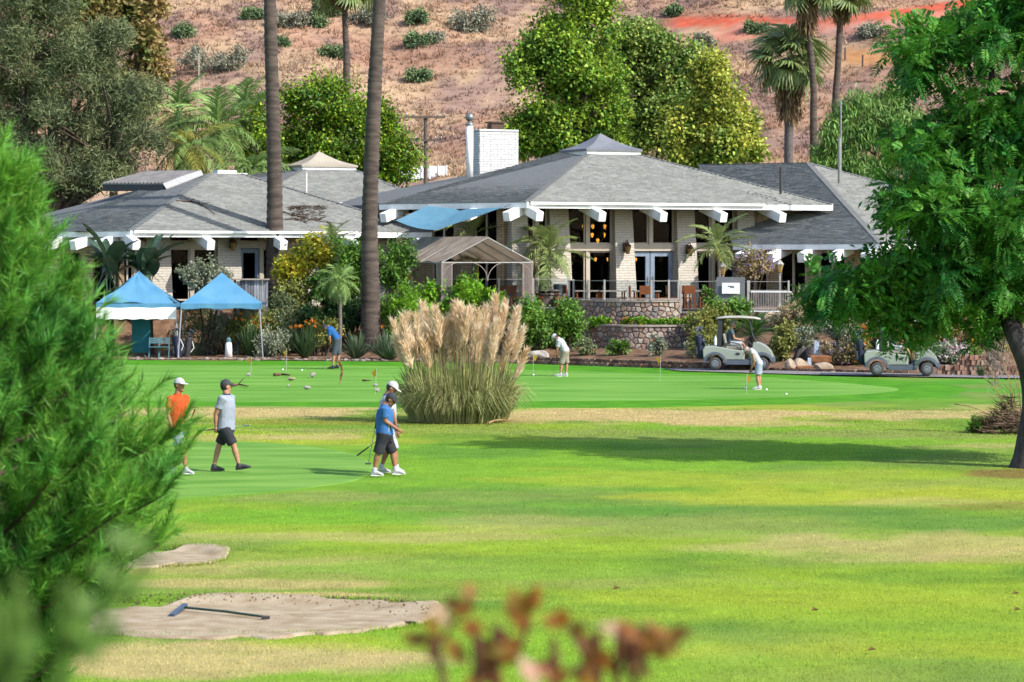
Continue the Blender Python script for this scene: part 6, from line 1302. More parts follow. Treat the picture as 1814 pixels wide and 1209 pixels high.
# three broad plane-like trees behind the clubhouse
m_syc = leafm('plane_leaves', (142, 168, 52), (98, 132, 48), isl=.45, k=2.1); m_syc2 = leafm('plane_leaves_pale', (146, 164, 78), (108, 136, 62), isl=.45, k=2.1); m_syc3 = leafm('plane_leaves_yellow', (182, 182, 74), (124, 146, 58), isl=.45, k=2.1)
D = 150; tree('broadleaf_tree', 'tall bright green tree directly behind the clubhouse cupola', (at(1036, 0, D).x, D, gB), [pblob(*b, D) for b in ((1040, 40, 62, 60), (985, 75, 45, 50), (935, 108, 44, 56), (1040, 120, 70, 60), (1000, 150, 45, 40), (955, 205, 55, 50), (915, 240, 34, 32), (1000, 250, 60, 30), (1065, 200, 50, 50), (1075, 255, 45, 28), (1020, -20, 60, 40))], m_syc, 640, 52, .95, .24, .19, r0=.3, droop=.25)
tree('broadleaf_tree', 'wide grey-green tree right of the clubhouse cupola', (at(1150, 0, D + 4).x, D + 4, gB), [pblob(*b, D + 4) for b in ((1130, 90, 60, 50), (1190, 115, 50, 46), (1110, 150, 60, 50), (1175, 180, 65, 60), (1130, 235, 55, 45), (1210, 160, 38, 45), (1100, 60, 30, 25))], m_syc2, 440, 52, .95, .24, .19, r0=.28)
tree('broadleaf_tree', 'yellowish tree with bare forked trunk, rightmost of the three behind the clubhouse', (at(1252, 0, D - 2).x, D - 2, gB), [pblob(*b, D - 2) for b in ((1265, 160, 50, 50), (1235, 215, 50, 50), (1300, 215, 46, 45), (1280, 260, 60, 36), (1330, 255, 22, 32), (1215, 265, 40, 26), (1255, 125, 28, 20))], m_syc3, 380, 52, .85, .24, .19, r0=.26)
# lime-tipped tree behind the middle hall
m_lim = leafm('lime_leaves', (140, 170, 40), (78, 108, 40), isl=.6, k=2.0)
D = 147; tree('broadleaf_tree', 'dense lime-tipped tree behind the middle hall, between the tall palm trunks', (at(600, 0, D).x, D, gB), [pblob(*b, D) for b in ((585, 185, 65, 45), (540, 215, 55, 50), (630, 220, 65, 50), (590, 260, 80, 50), (690, 250, 45, 45), (510, 270, 45, 45), (700, 290, 40, 25), (655, 290, 60, 30), (470, 300, 40, 25))], m_lim, 560, 46, .85, .21, .14, r0=.28, droop=.0)
# sparse tan shrub tree left of it and brown-green tree above the pine
m_brn = mat('rusty_leaves', ap(176, 150, 92, k=1.6), ap(110, 124, 56, k=1.6), ns=.6, det=3, rough=.6, isl=.4, tr=.3, ramp=(.42, .58))
D = 150; tree('broadleaf_tree', 'rust and green leaved tree rising behind the dark pine', (at(200, 0, D).x, D, gB), [pblob(*b, D) for b in ((200, 20, 90, 60), (255, 80, 35, 60), (150, 60, 60, 60), (270, 130, 24, 30), (220, 140, 60, 60), (120, -10, 80, 40))], m_brn, 420, 34, .85, .3, .24, r0=.3)
tree('broadleaf_tree', 'thin yellow-leaved sapling by the far palms left of the lime tree', (at(455, 0, 143).x, 143, gB), [pblob(*b, 143) for b in ((462, 215, 24, 40), (455, 285, 30, 30), (480, 250, 18, 30))], m_lim, 70, 26, .7, .24, .16, r0=.1)
# dark grey-green pine on the left
m_pin = mat('old_pine_needles', ap(134, 142, 94, k=1.8), ap(84, 98, 66, k=1.8), ns=.7, det=3, rough=.7, isl=.4, tr=.15)
D = 137; pb = [pblob(*b, D) for b in ((40, 40, 90, 60), (120, 90, 70, 50), (30, 130, 80, 60), (160, 140, 70, 45), (90, 190, 80, 50), (200, 85, 45, 40), (20, 230, 70, 60), (150, 230, 70, 50), (220, 190, 50, 40), (250, 235, 40, 40), (90, 280, 80, 40), (190, 285, 60, 30), (60, -20, 100, 50), (235, 280, 30, 22), (215, 318, 26, 16), (265, 165, 25, 30), (70, 315, 100, 34), (150, 318, 60, 24), (-40, 200, 70, 90), (-30, 320, 60, 50))]
pt = thing('pine_tree', 'old grey-green pine overhanging the left wing roof', 'tree', (at(40, 0, D).x, D, gB)); mb = MB(); limbs(mb, (at(40, 0, D).x, D, gB), [b[:3] for b in pb], .4, .3); mb.build('trunk', m_bark, pt, world=True)
Cc, Nn = clumps(lumpy(pb, 7, .4), 2900, (.45, 1.0)); n = 2900 * 34; P = np.repeat(Cc, 34, 0) + rng.normal(size=(n, 3)) * .24; A = np.repeat(Nn, 34, 0) * .5 + rng.normal(size=(n, 3)) * .7; A[:, 2] += .25
V, Fc = blades(P, A, .34 * rng.uniform(.6, 1.3, n), .05); npmesh('crown', V, Fc, m_pin, pt, world=True)
# weeping pepper tree behind the right wing
m_pep = leafm('pepper_leaves', (136, 170, 84), (92, 132, 60), isl=.35)
D = 152; tree('pepper_tree', 'weeping light green tree behind the right annex roof', (at(1545, 0, D).x, D, gB), [pblob(*b, D) for b in ((1545, 190, 50, 40), (1510, 240, 45, 55), (1580, 240, 55, 60), (1470, 270, 30, 35), (1600, 200, 40, 40), (1535, 290, 70, 30), (1475, 215, 12, 12))], m_pep, 420, 34, .75, .42, .07, r0=.25, droop=.9, out=.3)

# ---- palms
def frond_mesh(L, nl, ll, arch, seed, lw=.05, droop=.5):
    r = np.random.default_rng(seed); k = 12; t = np.linspace(0, 1, k); x = L * (t - .08 * t ** 2 * arch); z = L * (.16 * t * arch - .42 * arch * t ** 2.2); rach = np.stack([x, 0 * t, z], 1)
    tt = np.linspace(.14, .99, nl); parts = []
    for sgn in (-1, 1):
        base = np.stack([np.interp(tt, t, rach[:, i]) for i in range(3)], 1); tan = unit(np.stack([np.gradient(np.interp(tt, t, rach[:, i])) for i in range(3)], 1)); ln = ll * np.sin(np.clip(tt * 1.02, 0, 1) ** .7 * PI * .93 + .12) * r.uniform(.85, 1.1, nl) + .06
        d = tan * .75 + np.array([0, sgn, 0]) * .85 + np.array([0, 0, .25]) + r.normal(size=(nl, 3)) * .12; d = unit(d)
        p0 = base; p1 = base + d * ln[:, None] * .5; p2 = p1 + (d * .8 - np.array([0, 0, droop])) * ln[:, None] * .55; path = np.stack([p0, p1, p2], 1); parts.append(ribbons(path, unit(np.cross(d, np.array([0, 0, 1.]))), np.array([lw, lw * .8, lw * .12])))
    rb = ribbons(rach[None], np.array([[0, 1., 0]]), np.linspace(.07, .012, k) * L / 2); rb2 = ribbons(rach[None], np.array([[0, 0, 1.]]), np.linspace(.06, .01, k) * L / 2)
    return merge(parts + [rb, rb2])
def meshdata(name, V, Fc, m):
    o = npmesh(name, V, Fc, m); me = o.data; bpy.data.objects.remove(o); return me
def feather_palm(label, base, top, L, nf, m, r0, mtrunk, var, el=(-.5, 1.25), name='feather_palm', lean=None, group=None, shaft=None, seed=1):
    base = Vector(base); top = Vector(top); t = thing(name, label, 'palm tree', base, 0, group); r = random.Random(seed); h = top - base; n = 24
    mb = MB(); pts = smooth_path([Vector((0, 0, -.1)), h * .5 + Vector((r.uniform(-.08, .08), 0, 0)), h], n); mb.tube(pts, [r0 * (1.25 if i < 2 else 1) * (1 - .25 * i / n) * (1.06 if i % 2 else .96) for i in range(n)], 10); mb.build('trunk', mtrunk, t, smooth=True)
    if shaft: mb = MB(); mb.tube([h * .8, h * .92, h * 1.03], [r0 * .95, r0 * 1.0, r0 * .6], 10); mb.build('crownshaft', shaft, t, smooth=True)
    for i in range(nf):
        az = i * 2.399 + r.uniform(-.25, .25); f = (i + .5) / nf; e = el[1] + (el[0] - el[1]) * f ** .8; o = link('frond', var[i % len(var)], m, t); s = L * r.uniform(.85, 1.08); o.location = h + Vector((0, 0, .05)); o.rotation_euler = (r.uniform(-.3, .3), -e, az); o.scale = (s, s, s)
    return t
m_qp = leafm('queen_fronds', (140, 164, 92), (106, 136, 74), isl=.25, k=2.2); m_qpy = leafm('yellow_fronds', (186, 180, 84), (140, 150, 64), isl=.25, k=1.5); m_kp = leafm('king_fronds', (172, 184, 112), (132, 156, 84), isl=.22, k=1.6)
FV = [meshdata('frond_a', *frond_mesh(1, 30, .30, 1.0, 1, .022, .7), m_qp), meshdata('frond_b', *frond_mesh(1, 28, .28, 1.3, 2, .022, .9), m_qp), meshdata('frond_c', *frond_mesh(1, 30, .32, .7, 3, .022, .6), m_qp)]
FY = [meshdata('frond_d', *frond_mesh(1, 30, .30, 1.2, 4, .022, .9), m_qpy), FV[1]]; FK = [meshdata('frond_e', *frond_mesh(1, 30, .30, 1.1, 5, .024, .5), m_kp), meshdata('frond_f', *frond_mesh(1, 30, .28, 1.4, 6, .024, .6), m_kp), meshdata('frond_g', *frond_mesh(1, 30, .30, .6, 7, .024, .4), m_kp)]
m_ptr = mat('palm_trunk_grey', ap(166, 152, 140), ap(120, 106, 96), ns=3, stretch=(1, 1, 9), rough=.9, bump=.8, bs=6); m_shaft = mat('yellow_shaft', ap(206, 176, 60), ap(150, 150, 60), ns=3, stretch=(1, 1, 3), rough=.5)
def fp(label, px, py, D, L, nf, var, r0, zb=1.9, seed=1, m=m_ptr, el=(-.5, 1.25), shaft=None, dx=0): p = at(px, py, D); return feather_palm(label, (p.x + dx, p.y, zb), p, L, nf, None, r0, m, var, el, seed=seed, shaft=shaft)
fp('big feathery palm behind the left wing, left of the leaning pole', 385, 232, 142, 2.9, 26, FV, .2, seed=11, el=(-1.0, 1.4)); fp('feathery palm nearest the left tall palm trunk, behind the left wing', 432, 205, 144, 2.6, 22, FV, .2, seed=12, el=(-1.1, 1.4)); fp('yellowing palm with drooping fronds above the skylight', 335, 262, 138, 2.5, 20, FY, .18, seed=13, el=(-1.2, .9)); fp('feathery palm rising behind the dark pine', 315, 205, 145, 2.6, 22, FV, .2, seed=14, el=(-1.0, 1.4)); fp('low palm with wide drooping fronds left of the tall palm trunk', 450, 298, 139, 2.6, 18, FV, .18, seed=15, el=(-1.0, .7))
fp('double-trunk patio palm in the round planter, front stem', 972, 447, 118.5, 1.85, 16, FK, .11, zb=2.45, seed=21, el=(-.9, 1.3), shaft=m_shaft); fp('double-trunk patio palm in the round planter, rear stem', 958, 432, 118.8, 1.35, 11, FK, .10, zb=2.45, seed=22, el=(-.7, 1.3)); fp('slim palm with yellow trunk in front of the right windows', 1271, 437, 117.3, 1.75, 13, FK, .085, seed=23, el=(-.55, 1.25), shaft=m_shaft); fp('small palm behind the pavilion ridge', 838, 418, 120.5, 1.6, 9, FK, .09, seed=24, el=(-.1, 1.3)); fp('palm stem inside the pavilion beside the seated guest', 846, 470, 118.2, .9, 7, FK, .07, seed=25, el=(.2, 1.3), m=m_shaft); fp('pygmy palm with slender trunk beside the tall palm base', 601, 500, 112.8, 1.05, 26, FV, .085, zb=gzf(at(601, 0, 112.8).x, 112.8), seed=26, el=(-1.1, 1.3)); fp('small palm above the yellow shrub by the left wing wall', 588, 432, 117.0, 1.15, 14, FK, .08, zb=gzf(at(588, 0, 117).x, 117), seed=27, el=(-.3, 1.3))
# fan palms
def fan_mesh(seed, droop=.5):
    r = np.random.default_rng(seed); nb = 22; a = np.linspace(-2.1, 2.1, nb); c = np.array([.9, 0, .1]); d = np.stack([np.cos(a), np.sin(a), .12 * np.cos(a * 3)], 1); ln = (.75 + .2 * np.cos(a)) * r.uniform(.9, 1.08, nb); p0 = np.repeat(c[None], nb, 0); p1 = c + d * ln[:, None] * .55; p2 = c + d * ln[:, None] * .98 - np.array([0, 0, 1.]) * (droop * ln[:, None] * r.uniform(.6, 1.2, (nb, 1)))
    lv = ribbons(np.stack([p0, p1, p2], 1), unit(np.cross(d, np.array([0, 0, 1.]))) + np.array([0, 0, .3]), np.array([.02, .13, .015])); pt = np.linspace(0, 1, 5); pe = ribbons(np.stack([pt * .9, 0 * pt, .1 * pt], 1)[None], np.array([[0, 1., 0]]), np.linspace(.05, .03, 5)); return merge([lv, pe])
m_fan = leafm('fan_leaves', (146, 156, 96), (106, 124, 72), isl=.35, k=2.0); m_dead = mat('dead_fronds', ap(176, 146, 106, k=1.2), ap(120, 96, 70, k=1.2), ns=2, isl=.4, rough=.9)
FF = [meshdata('fan_a', *fan_mesh(1), m_fan), meshdata('fan_b', *fan_mesh(2, .8), m_fan), meshdata('fan_c', *fan_mesh(3, .3), m_fan)]
m_tall = mat('tall_palm_bark', ap(126, 110, 100), ap(86, 74, 68), ns=1.6, det=6, stretch=(1, 1, 5), rough=.95, bump=1., bs=5)
def fan_palm(label, path, radii, crownL, nf, skirt, seed, m=m_tall, rings=170):
    """path: world points of the trunk from the ground up"""
    base = Vector(path[0]); t = thing('fan_palm', label, 'palm tree', base); r = random.Random(seed); pts = smooth_path([Vector(p) - base for p in path], rings); rr = [float(np.interp(i / (rings - 1), np.linspace(0, 1, len(radii)), radii)) * (1.05 if i % 2 else .96) * (1 + .02 * r.uniform(-1, 1)) for i in range(rings)]
    mb = MB(); mb.tube(pts, rr, 16); mb.build('trunk', m, t, smooth=True); top = pts[-1]
    for i in range(nf):
        az = i * 2.399 + r.uniform(-.3, .3); e = 1.35 - 2.2 * ((i + .5) / nf); o = link('frond', FF[i % 3], None, t); s = crownL * r.uniform(.8, 1.1); o.location = top + Vector((0, 0, .1)); o.rotation_euler = (r.uniform(-.4, .4), -e, az); o.scale = (s, s, s)
    if skirt:
        L, R_ = skirt; n = 900; z = rng.uniform(-L, .1, n); f = -z / L; a = rng.uniform(0, 2 * PI, n); rad = R_ * (.35 + .65 * np.sin(np.clip(f, 0, 1) * PI * .75 + .35)) * rng.uniform(.3, 1, n)
        P = np.stack([rad * np.cos(a), rad * np.sin(a), z], 1) + np.array(top); A = np.stack([np.cos(a) * .25, np.sin(a) * .25, -np.ones(n)], 1) + rng.normal(size=(n, 3)) * .2; V, Fc = blades(P, A, L * .35 * rng.uniform(.5, 1.2, n), .12); o = npmesh('dead_skirt', V, Fc, m_dead, t)
    return t
def tp(px, py, D): return at(px, py, D)
b1 = at(488, 0, 119); fan_palm('tall grey palm trunk rising beside the left blue canopies', [(b1.x, 119, gzf(b1.x, 119) - .15), tp(487, 540, 119), tp(486, 300, 119), tp(478, 0, 119), tp(472, -420, 119)], [.48, .42, .31, .26, .24], 1.5, 26, (1.6, .8), 31)
b1 = at(657, 0, 114); fan_palm('tall grey palm trunk beside the pampas and pavilion, with paler base', [(b1.x, 114, gzf(b1.x, 114) - .1), tp(657, 585, 114), tp(656, 490, 114), tp(655, 380, 114), tp(663, 170, 114), tp(672, 0, 114), tp(690, -420, 114)], [.5, .42, .36, .32, .29, .25, .22], 1.5, 26, (1.6, .8), 32)
b1 = at(613, 0, 172); fan_palm('thin far palm trunk behind the lime tree', [(b1.x, 172, 2), tp(614, 140, 172), tp(612, 60, 172), tp(608, -30, 172)], [.28, .22, .18, .17], 1.5, 24, (1.3, .7), 33)
b1 = at(1397, 0, 172); fan_palm('shaggy fan palm with full crown behind the right roof', [(b1.x, 172, 2), tp(1397, 285, 172), tp(1398, 200, 172), tp(1398, 112, 172)], [.32, .28, .27, .27], 1.5, 34, (3.2, .8), 34, m=m_barkg)
b1 = at(1445, 0, 170); fan_palm('tall thin fan palm in the middle of the far right trio', [(b1.x, 170, 2), tp(1441, 240, 170), tp(1441, 150, 170), tp(1433, 60, 170), tp(1430, -22, 170)], [.26, .22, .2, .18, .18], 1.3, 28, (2.4, .6), 35)
b1 = at(1478, 0, 176); fan_palm('tall thin fan palm, rightmost of the far right trio', [(b1.x, 176, 2), tp(1479, 215, 176), tp(1484, 120, 176), tp(1491, -14, 176)], [.26, .22, .2, .2], 1.3, 26, (1.7, .55), 36)

# ---- hillside bushes
m_hb = mat('hill_bush', ap(128, 148, 96, k=1.9), ap(92, 116, 78, k=1.9), ns=.5, rough=.8, isl=.3, tr=.15); m_hb2 = mat('hill_bush_grey', ap(160, 158, 134, k=1.8), ap(130, 132, 112, k=1.8), ns=.5, rough=.8, isl=.3, tr=.15)
for i, (px, py, w_, h_, lab) in enumerate(((380, 128, 105, 44, 'wide dark bush on the hill right of the rusty tree'), (318, 70, 38, 24, 'round bush on the upper left hill'), (245, 12, 44, 26, 'bush at the top left of the hill'), (512, 50, 50, 32, 'round dark bush on the hill just right of the left tall palm'), (572, 30, 60, 44, 'large bush at the top of the hill left of the thin far palm'), (562, 50, 24, 22, 'small bush below the large one beside the thin far palm'), (648, 44, 56, 36, 'grey-green bush behind the right tall palm trunk'), (735, 42, 36, 26, 'olive bush on the hill right of the tall palm'), (738, 82, 48, 30, 'dark bush on the mid hill right of the tall palm'), (832, 55, 74, 52, 'largest bush high on the hill above the chimney'), (588, 104, 34, 24, 'pale olive bush beside the thin far palm trunk'), (738, 148, 34, 24, 'low bush on the hill above the utility pole'), (770, 78, 30, 18, 'small bush right of the dark mid-hill bush'), (1015, 10, 50, 26, 'bush on the hill top behind the tall tree'), (1190, 30, 26, 18, 'grey bush by the left end of the red road cut'), (1245, 85, 34, 26, 'purple grey bush on the hill below the red cut'), (1340, 60, 30, 16, 'low bush between the two red cuts'), (1245, 140, 40, 22, 'grey bush on the hill right of the tall tree'), (1550, 65, 44, 18, 'low grey bush under the upper red cut'), (448, 35, 26, 16, 'small bush on the upper hill left of the tall palm'), (500, 82, 20, 14, 'tiny bush below the round dark one'))):
    p = hill_at(px, py); s = F / p.y; w2, h2 = w_ / s, h_ / s; rr = np.random.default_rng(i); bl = [(rr.uniform(-.42, .42) * w2, rr.uniform(-.2, .2) * w2, h2 * rr.uniform(.2, .5), w2 * rr.uniform(.2, .36), w2 * .3, h2 * rr.uniform(.25, .45)) for _ in range(5)]
    b = thing('hill_bush', lab, 'bush', p, 0, 'bushes on the hillside'); mb = MB(); mb.tube([(0, 0, -.3), (0, 0, h2 * .5)], [.12, .05], 6); mb.build('stem', m_bark, b); V, Fc = crown(lumpy(bl, 7, .5), 130, 22, .34, .26, .17, shell=(.4, 1)); npmesh('foliage', V, Fc, m_hb if i % 3 else m_hb2, b)

# ---- shrubs of the planting beds
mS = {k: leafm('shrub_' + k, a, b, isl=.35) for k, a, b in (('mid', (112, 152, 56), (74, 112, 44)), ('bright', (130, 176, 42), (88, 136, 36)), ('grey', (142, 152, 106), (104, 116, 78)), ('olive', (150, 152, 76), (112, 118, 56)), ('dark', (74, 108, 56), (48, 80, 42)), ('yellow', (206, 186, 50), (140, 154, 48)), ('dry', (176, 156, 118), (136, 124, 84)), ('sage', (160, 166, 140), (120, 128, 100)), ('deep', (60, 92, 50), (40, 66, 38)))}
mFl = {k: mat('flower_' + k, ap(*c, k=1.3), tuple(x * .85 for x in ap(*c, k=1.3)), ns=3, rough=.6, isl=.2, tr=.3) for k, c in (('orange', (236, 140, 40)), ('lilac', (176, 150, 196)), ('yellow', (236, 206, 40)), ('red', (216, 60, 60)), ('pink', (226, 176, 196)), ('white', (236, 226, 220)))}
def shrub(label, px, pyb, w_, h_, D, m, n=70, nl=26, L=.16, W=.1, fl=None, nf=60, lobes=5, name='shrub', cat='shrub', up=.8, seed=None, group=None, droop=.1, fs=.1, z0=None):
    s = F / D; x = (px - CX) / F * D; w2, h2 = w_ / s * 1.22, h_ / s * 1.15; z = gzf(x, D) if z0 is None else z0; zb = CH + (HY - pyb) / F * D; rr = np.random.default_rng(seed or int(px * 3 + pyb)); b = thing(name, label, cat, (x, D, z), 0, group)
    bl = [(0, 0, zb - z + h2 * .45, w2 * .36, w2 * .34, h2 * .45)] + [(rr.uniform(-.28, .28) * w2, rr.uniform(-.25, .25) * w2, zb - z + h2 * rr.uniform(.25, .68), w2 * .24, w2 * .24, h2 * .3) for _ in range(lobes)]
    mb = MB()
    for k in range(5): a = k * 1.3; mb.tube([(.05 * math.cos(a), .05 * math.sin(a), -.1), (w2 * .14 * math.cos(a), w2 * .14 * math.sin(a), (zb - z + h2 * .5) * .6), (w2 * .24 * math.cos(a), w2 * .24 * math.sin(a), zb - z + h2 * .6)], [.04, .03, .012], 5)
    mb.build('stems', m_bark, b); V, Fc = crown(lumpy(bl, 5, .45), int(n * 1.2), nl, min(w2, h2) * .11, L * .9, W * .9, shell=(.45, 1.0), upn=up, droop=droop); npmesh('foliage', V, Fc, mS[m] if isinstance(m, str) else m, b)
    if fl:
        for fk in (fl if isinstance(fl, tuple) else (fl,)):
            C_, N_ = clumps(bl, nf, (.92, 1.08)); N_[:, 1] -= .5; P = np.repeat(C_, 4, 0); A = np.repeat(unit(N_), 4, 0) * .5 + rv(nf * 4); V, Fc = leaves(P, A, np.repeat(unit(N_), 4, 0) + rv(nf * 4) * .3, fs * rng.uniform(.7, 1.2, nf * 4), fs * .7); o = npmesh('blossoms', V, Fc, mFl[fk], b); o['kind'] = 'stuff'
    return b
for a in (
 ('clipped grey-green hedge bush behind the blue canopies', 368, 508, 96, 46, 114.6, 'sage', 130, 26, .13, .1),
 ('wide grey lavender bush under the right canopy, left part', 352, 630, 84, 76, 115.2, 'grey', 120, 30, .16, .05, 'lilac', 60),
 ('grey lavender bush under the right canopy, right part', 404, 630, 84, 84, 115.2, 'sage', 120, 30, .16, .05, 'lilac', 50),
 ('shrub with orange blooms beside the right canopy leg', 452, 632, 80, 88, 114.4, 'olive', 120, 30, .2, .06, ('orange', 'yellow'), 22),
 ('grey-green shrub right of the canopies below the tall palm', 502, 628, 74, 98, 114.6, 'grey', 110, 30, .18, .07),
 ('olive shrub rising to the foot of the left tall palm', 472, 600, 66, 70, 116.2, 'olive', 90, 28, .18, .1),
 ('yellow-flowering shrub against the left wing wall', 538, 505, 88, 78, 116.6, 'yellow', 120, 30, .2, .12, 'yellow', 90),
 ('olive shrub below the yellow-flowering one', 528, 560, 80, 66, 115.6, 'olive', 90, 28, .18, .1),
 ('leafy green shrub left of the paler palm base', 622, 520, 74, 90, 116.4, 'mid', 130, 30, .18, .11),
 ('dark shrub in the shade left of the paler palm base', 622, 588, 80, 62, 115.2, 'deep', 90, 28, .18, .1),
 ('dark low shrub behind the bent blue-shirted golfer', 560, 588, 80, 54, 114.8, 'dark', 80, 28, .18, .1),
 ('tall light green shrub right of the paler palm trunk', 696, 520, 84, 92, 116.2, 'mid', 140, 30, .2, .08),
 ('feathery bright green shrub at the foot of the pavilion', 708, 588, 80, 86, 114.0, 'bright', 140, 30, .22, .05),
 ('glossy green shrub in front of the pavilion left post', 766, 575, 72, 70, 114.8, 'bright', 110, 26, .24, .12),
 ('broad-leaved bright shrub in front of the pavilion', 828, 570, 84, 72, 114.6, 'bright', 120, 26, .26, .13),
 ('small light green shrub below the pavilion right side', 872, 560, 44, 46, 114.8, 'bright', 60, 24, .2, .1),
 ('low green shrub behind the pampas grass left side', 740, 625, 90, 60, 112.4, 'mid', 90, 28, .18, .1),
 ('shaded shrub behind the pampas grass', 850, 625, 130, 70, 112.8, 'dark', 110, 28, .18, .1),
 ('large round green bush left of the lower stone wall, nearer the pampas', 952, 622, 84, 82, 111.0, 'mid', 170, 30, .17, .11),
 ('large round green bush touching the lower stone wall', 1004, 622, 74, 88, 111.4, 'mid', 160, 30, .17, .11),
 ('grey-green rose bush at the left foot of the lower wall', 1036, 632, 36, 34, 109.6, 'grey', 34, 22, .13, .09, 'red', 3),
 ('rose bush in the middle of the lower wall', 1093, 634, 40, 32, 109.0, 'mid', 36, 22, .14, .1, 'pink', 4),
 ('pale rose bush right in front of the lower wall', 1165, 634, 34, 34, 108.0, 'sage', 36, 22, .13, .09, 'red', 4),
 ('small grey plant at the right end of the lower wall', 1230, 634, 34, 26, 107.6, 'sage', 28, 22, .13, .08),
 ('large shrub right of the stone walls below the glass panel', 1262, 604, 74, 64, 111.2, 'olive', 140, 30, .17, .1),
 ('leafy green shrub in front of the dark gate', 1292, 600, 66, 72, 111.8, 'mid', 120, 30, .18, .11),
 ('tall thin shoot shrub rising before the glass panel', 1256, 560, 22, 56, 112.0, 'mid', 30, 24, .16, .1),
 ('olive shrub behind the left golf cart', 1250, 640, 54, 56, 106.4, 'olive', 90, 28, .16, .09),
 ('dry grey-brown shrub below the picket railing', 1398, 604, 62, 70, 108.6, 'dry', 120, 30, .16, .06),
 ('olive shrub at the front of the left golf cart', 1388, 652, 52, 72, 103.2, 'olive', 100, 30, .16, .08),
 ('pale shrub right above the waterfall', 1490, 622, 60, 60, 104.6, 'sage', 100, 30, .15, .06),
 ('lilac-grey shrub right of the waterfall ledges', 1488, 656, 56, 46, 101.4, 'dry', 90, 30, .15, .06, 'lilac', 30),
 ('rust orange shrub left of the right golf cart', 1527, 654, 38, 70, 101.0, 'olive', 90, 28, .15, .08, 'orange', 90),
 ('dry twiggy shrub above the right golf cart', 1545, 600, 60, 60, 106, 'dry', 90, 28, .16, .07),
 ('yellow-orange lantana shrub behind the right golf cart', 1592, 640, 84, 70, 103.6, 'olive', 120, 28, .16, .09, ('orange', 'yellow'), 60),
 ('white and pink flowering shrub right of the right golf cart', 1682, 652, 70, 46, 100.6, 'sage', 120, 28, .15, .1, ('white', 'pink'), 70),
 ('green shrub between the flowering shrub and the orange hedge', 1722, 648, 38, 38, 101, 'mid', 60, 26, .16, .1),
 ('large yellow-orange flowering hedge behind the block wall', 1740, 632, 110, 62, 103.4, 'olive', 180, 28, .16, .1, ('orange', 'yellow'), 110),
 ('orange flowering hedge left of the tree trunk', 1650, 615, 90, 56, 105, 'olive', 130, 28, .16, .1, ('orange', 'yellow'), 70),
 ('dark shrub at the right edge beyond the block wall', 1800, 640, 60, 40, 104, 'mid', 70, 26, .18, .1),
 ('grey sage clump filling the bed between the canopies and the palm', 478, 634, 60, 60, 112.4, 'sage', 90, 28, .16, .06),
 ('low olive groundcover shrub left of the bent blue-shirted golfer', 575, 612, 60, 40, 113.4, 'olive', 70, 28, .16, .09),
 ('green shrub under the small palm left of the paler palm trunk', 590, 545, 70, 70, 115.4, 'mid', 110, 28, .17, .1),
 ('sage shrub between the waterfall and the left cart', 1425, 628, 44, 50, 104.6, 'sage', 80, 28, .15, .07),
 ('pale dry shrub on the bank above the waterfall', 1450, 585, 70, 56, 107.6, 'dry', 100, 28, .16, .07),
 ('olive shrub on the bank behind the right golf cart', 1560, 628, 70, 56, 104.4, 'grey', 100, 28, .16, .07),
 ('orange lantana above the flowering shrub by the carts', 1625, 610, 70, 50, 106.4, 'olive', 100, 28, .16, .09, ('orange',), 60),
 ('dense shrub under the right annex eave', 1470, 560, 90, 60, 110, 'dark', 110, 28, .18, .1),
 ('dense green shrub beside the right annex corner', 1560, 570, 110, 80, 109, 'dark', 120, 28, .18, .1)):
    shrub(*a)
shrub('lilac-blossomed vine shrub on the patio left of the right lamp post', 1333, 500, 86, 56, 118.6, 'dry', 120, 28, .15, .08, 'lilac', 130, z0=1.9)
for i, (px, w_, lab, f) in enumerate(((1048, 26, 'low bright bedding plants at the left end of the planter', None), (1068, 22, 'second low bedding clump from the left in the planter', None), (1112, 26, 'low bedding clump with red flowers in the planter', 'red'), (1134, 24, 'low bedding clump right of the red-flowered one', 'yellow'), (1164, 28, 'low green bedding clump in the right half of the planter', None), (1192, 30, 'low bedding clump with yellow flowers in the planter', 'yellow'), (1220, 26, 'low bedding clump at the right end of the planter', None))):
    shrub(lab, px, 578, w_, 14, 113.4, 'bright', 26, 20, .14, .09, f, 8, 2, 'bedding_plant', 'plant', group='bedding plants in the stone planter', z0=1.27)
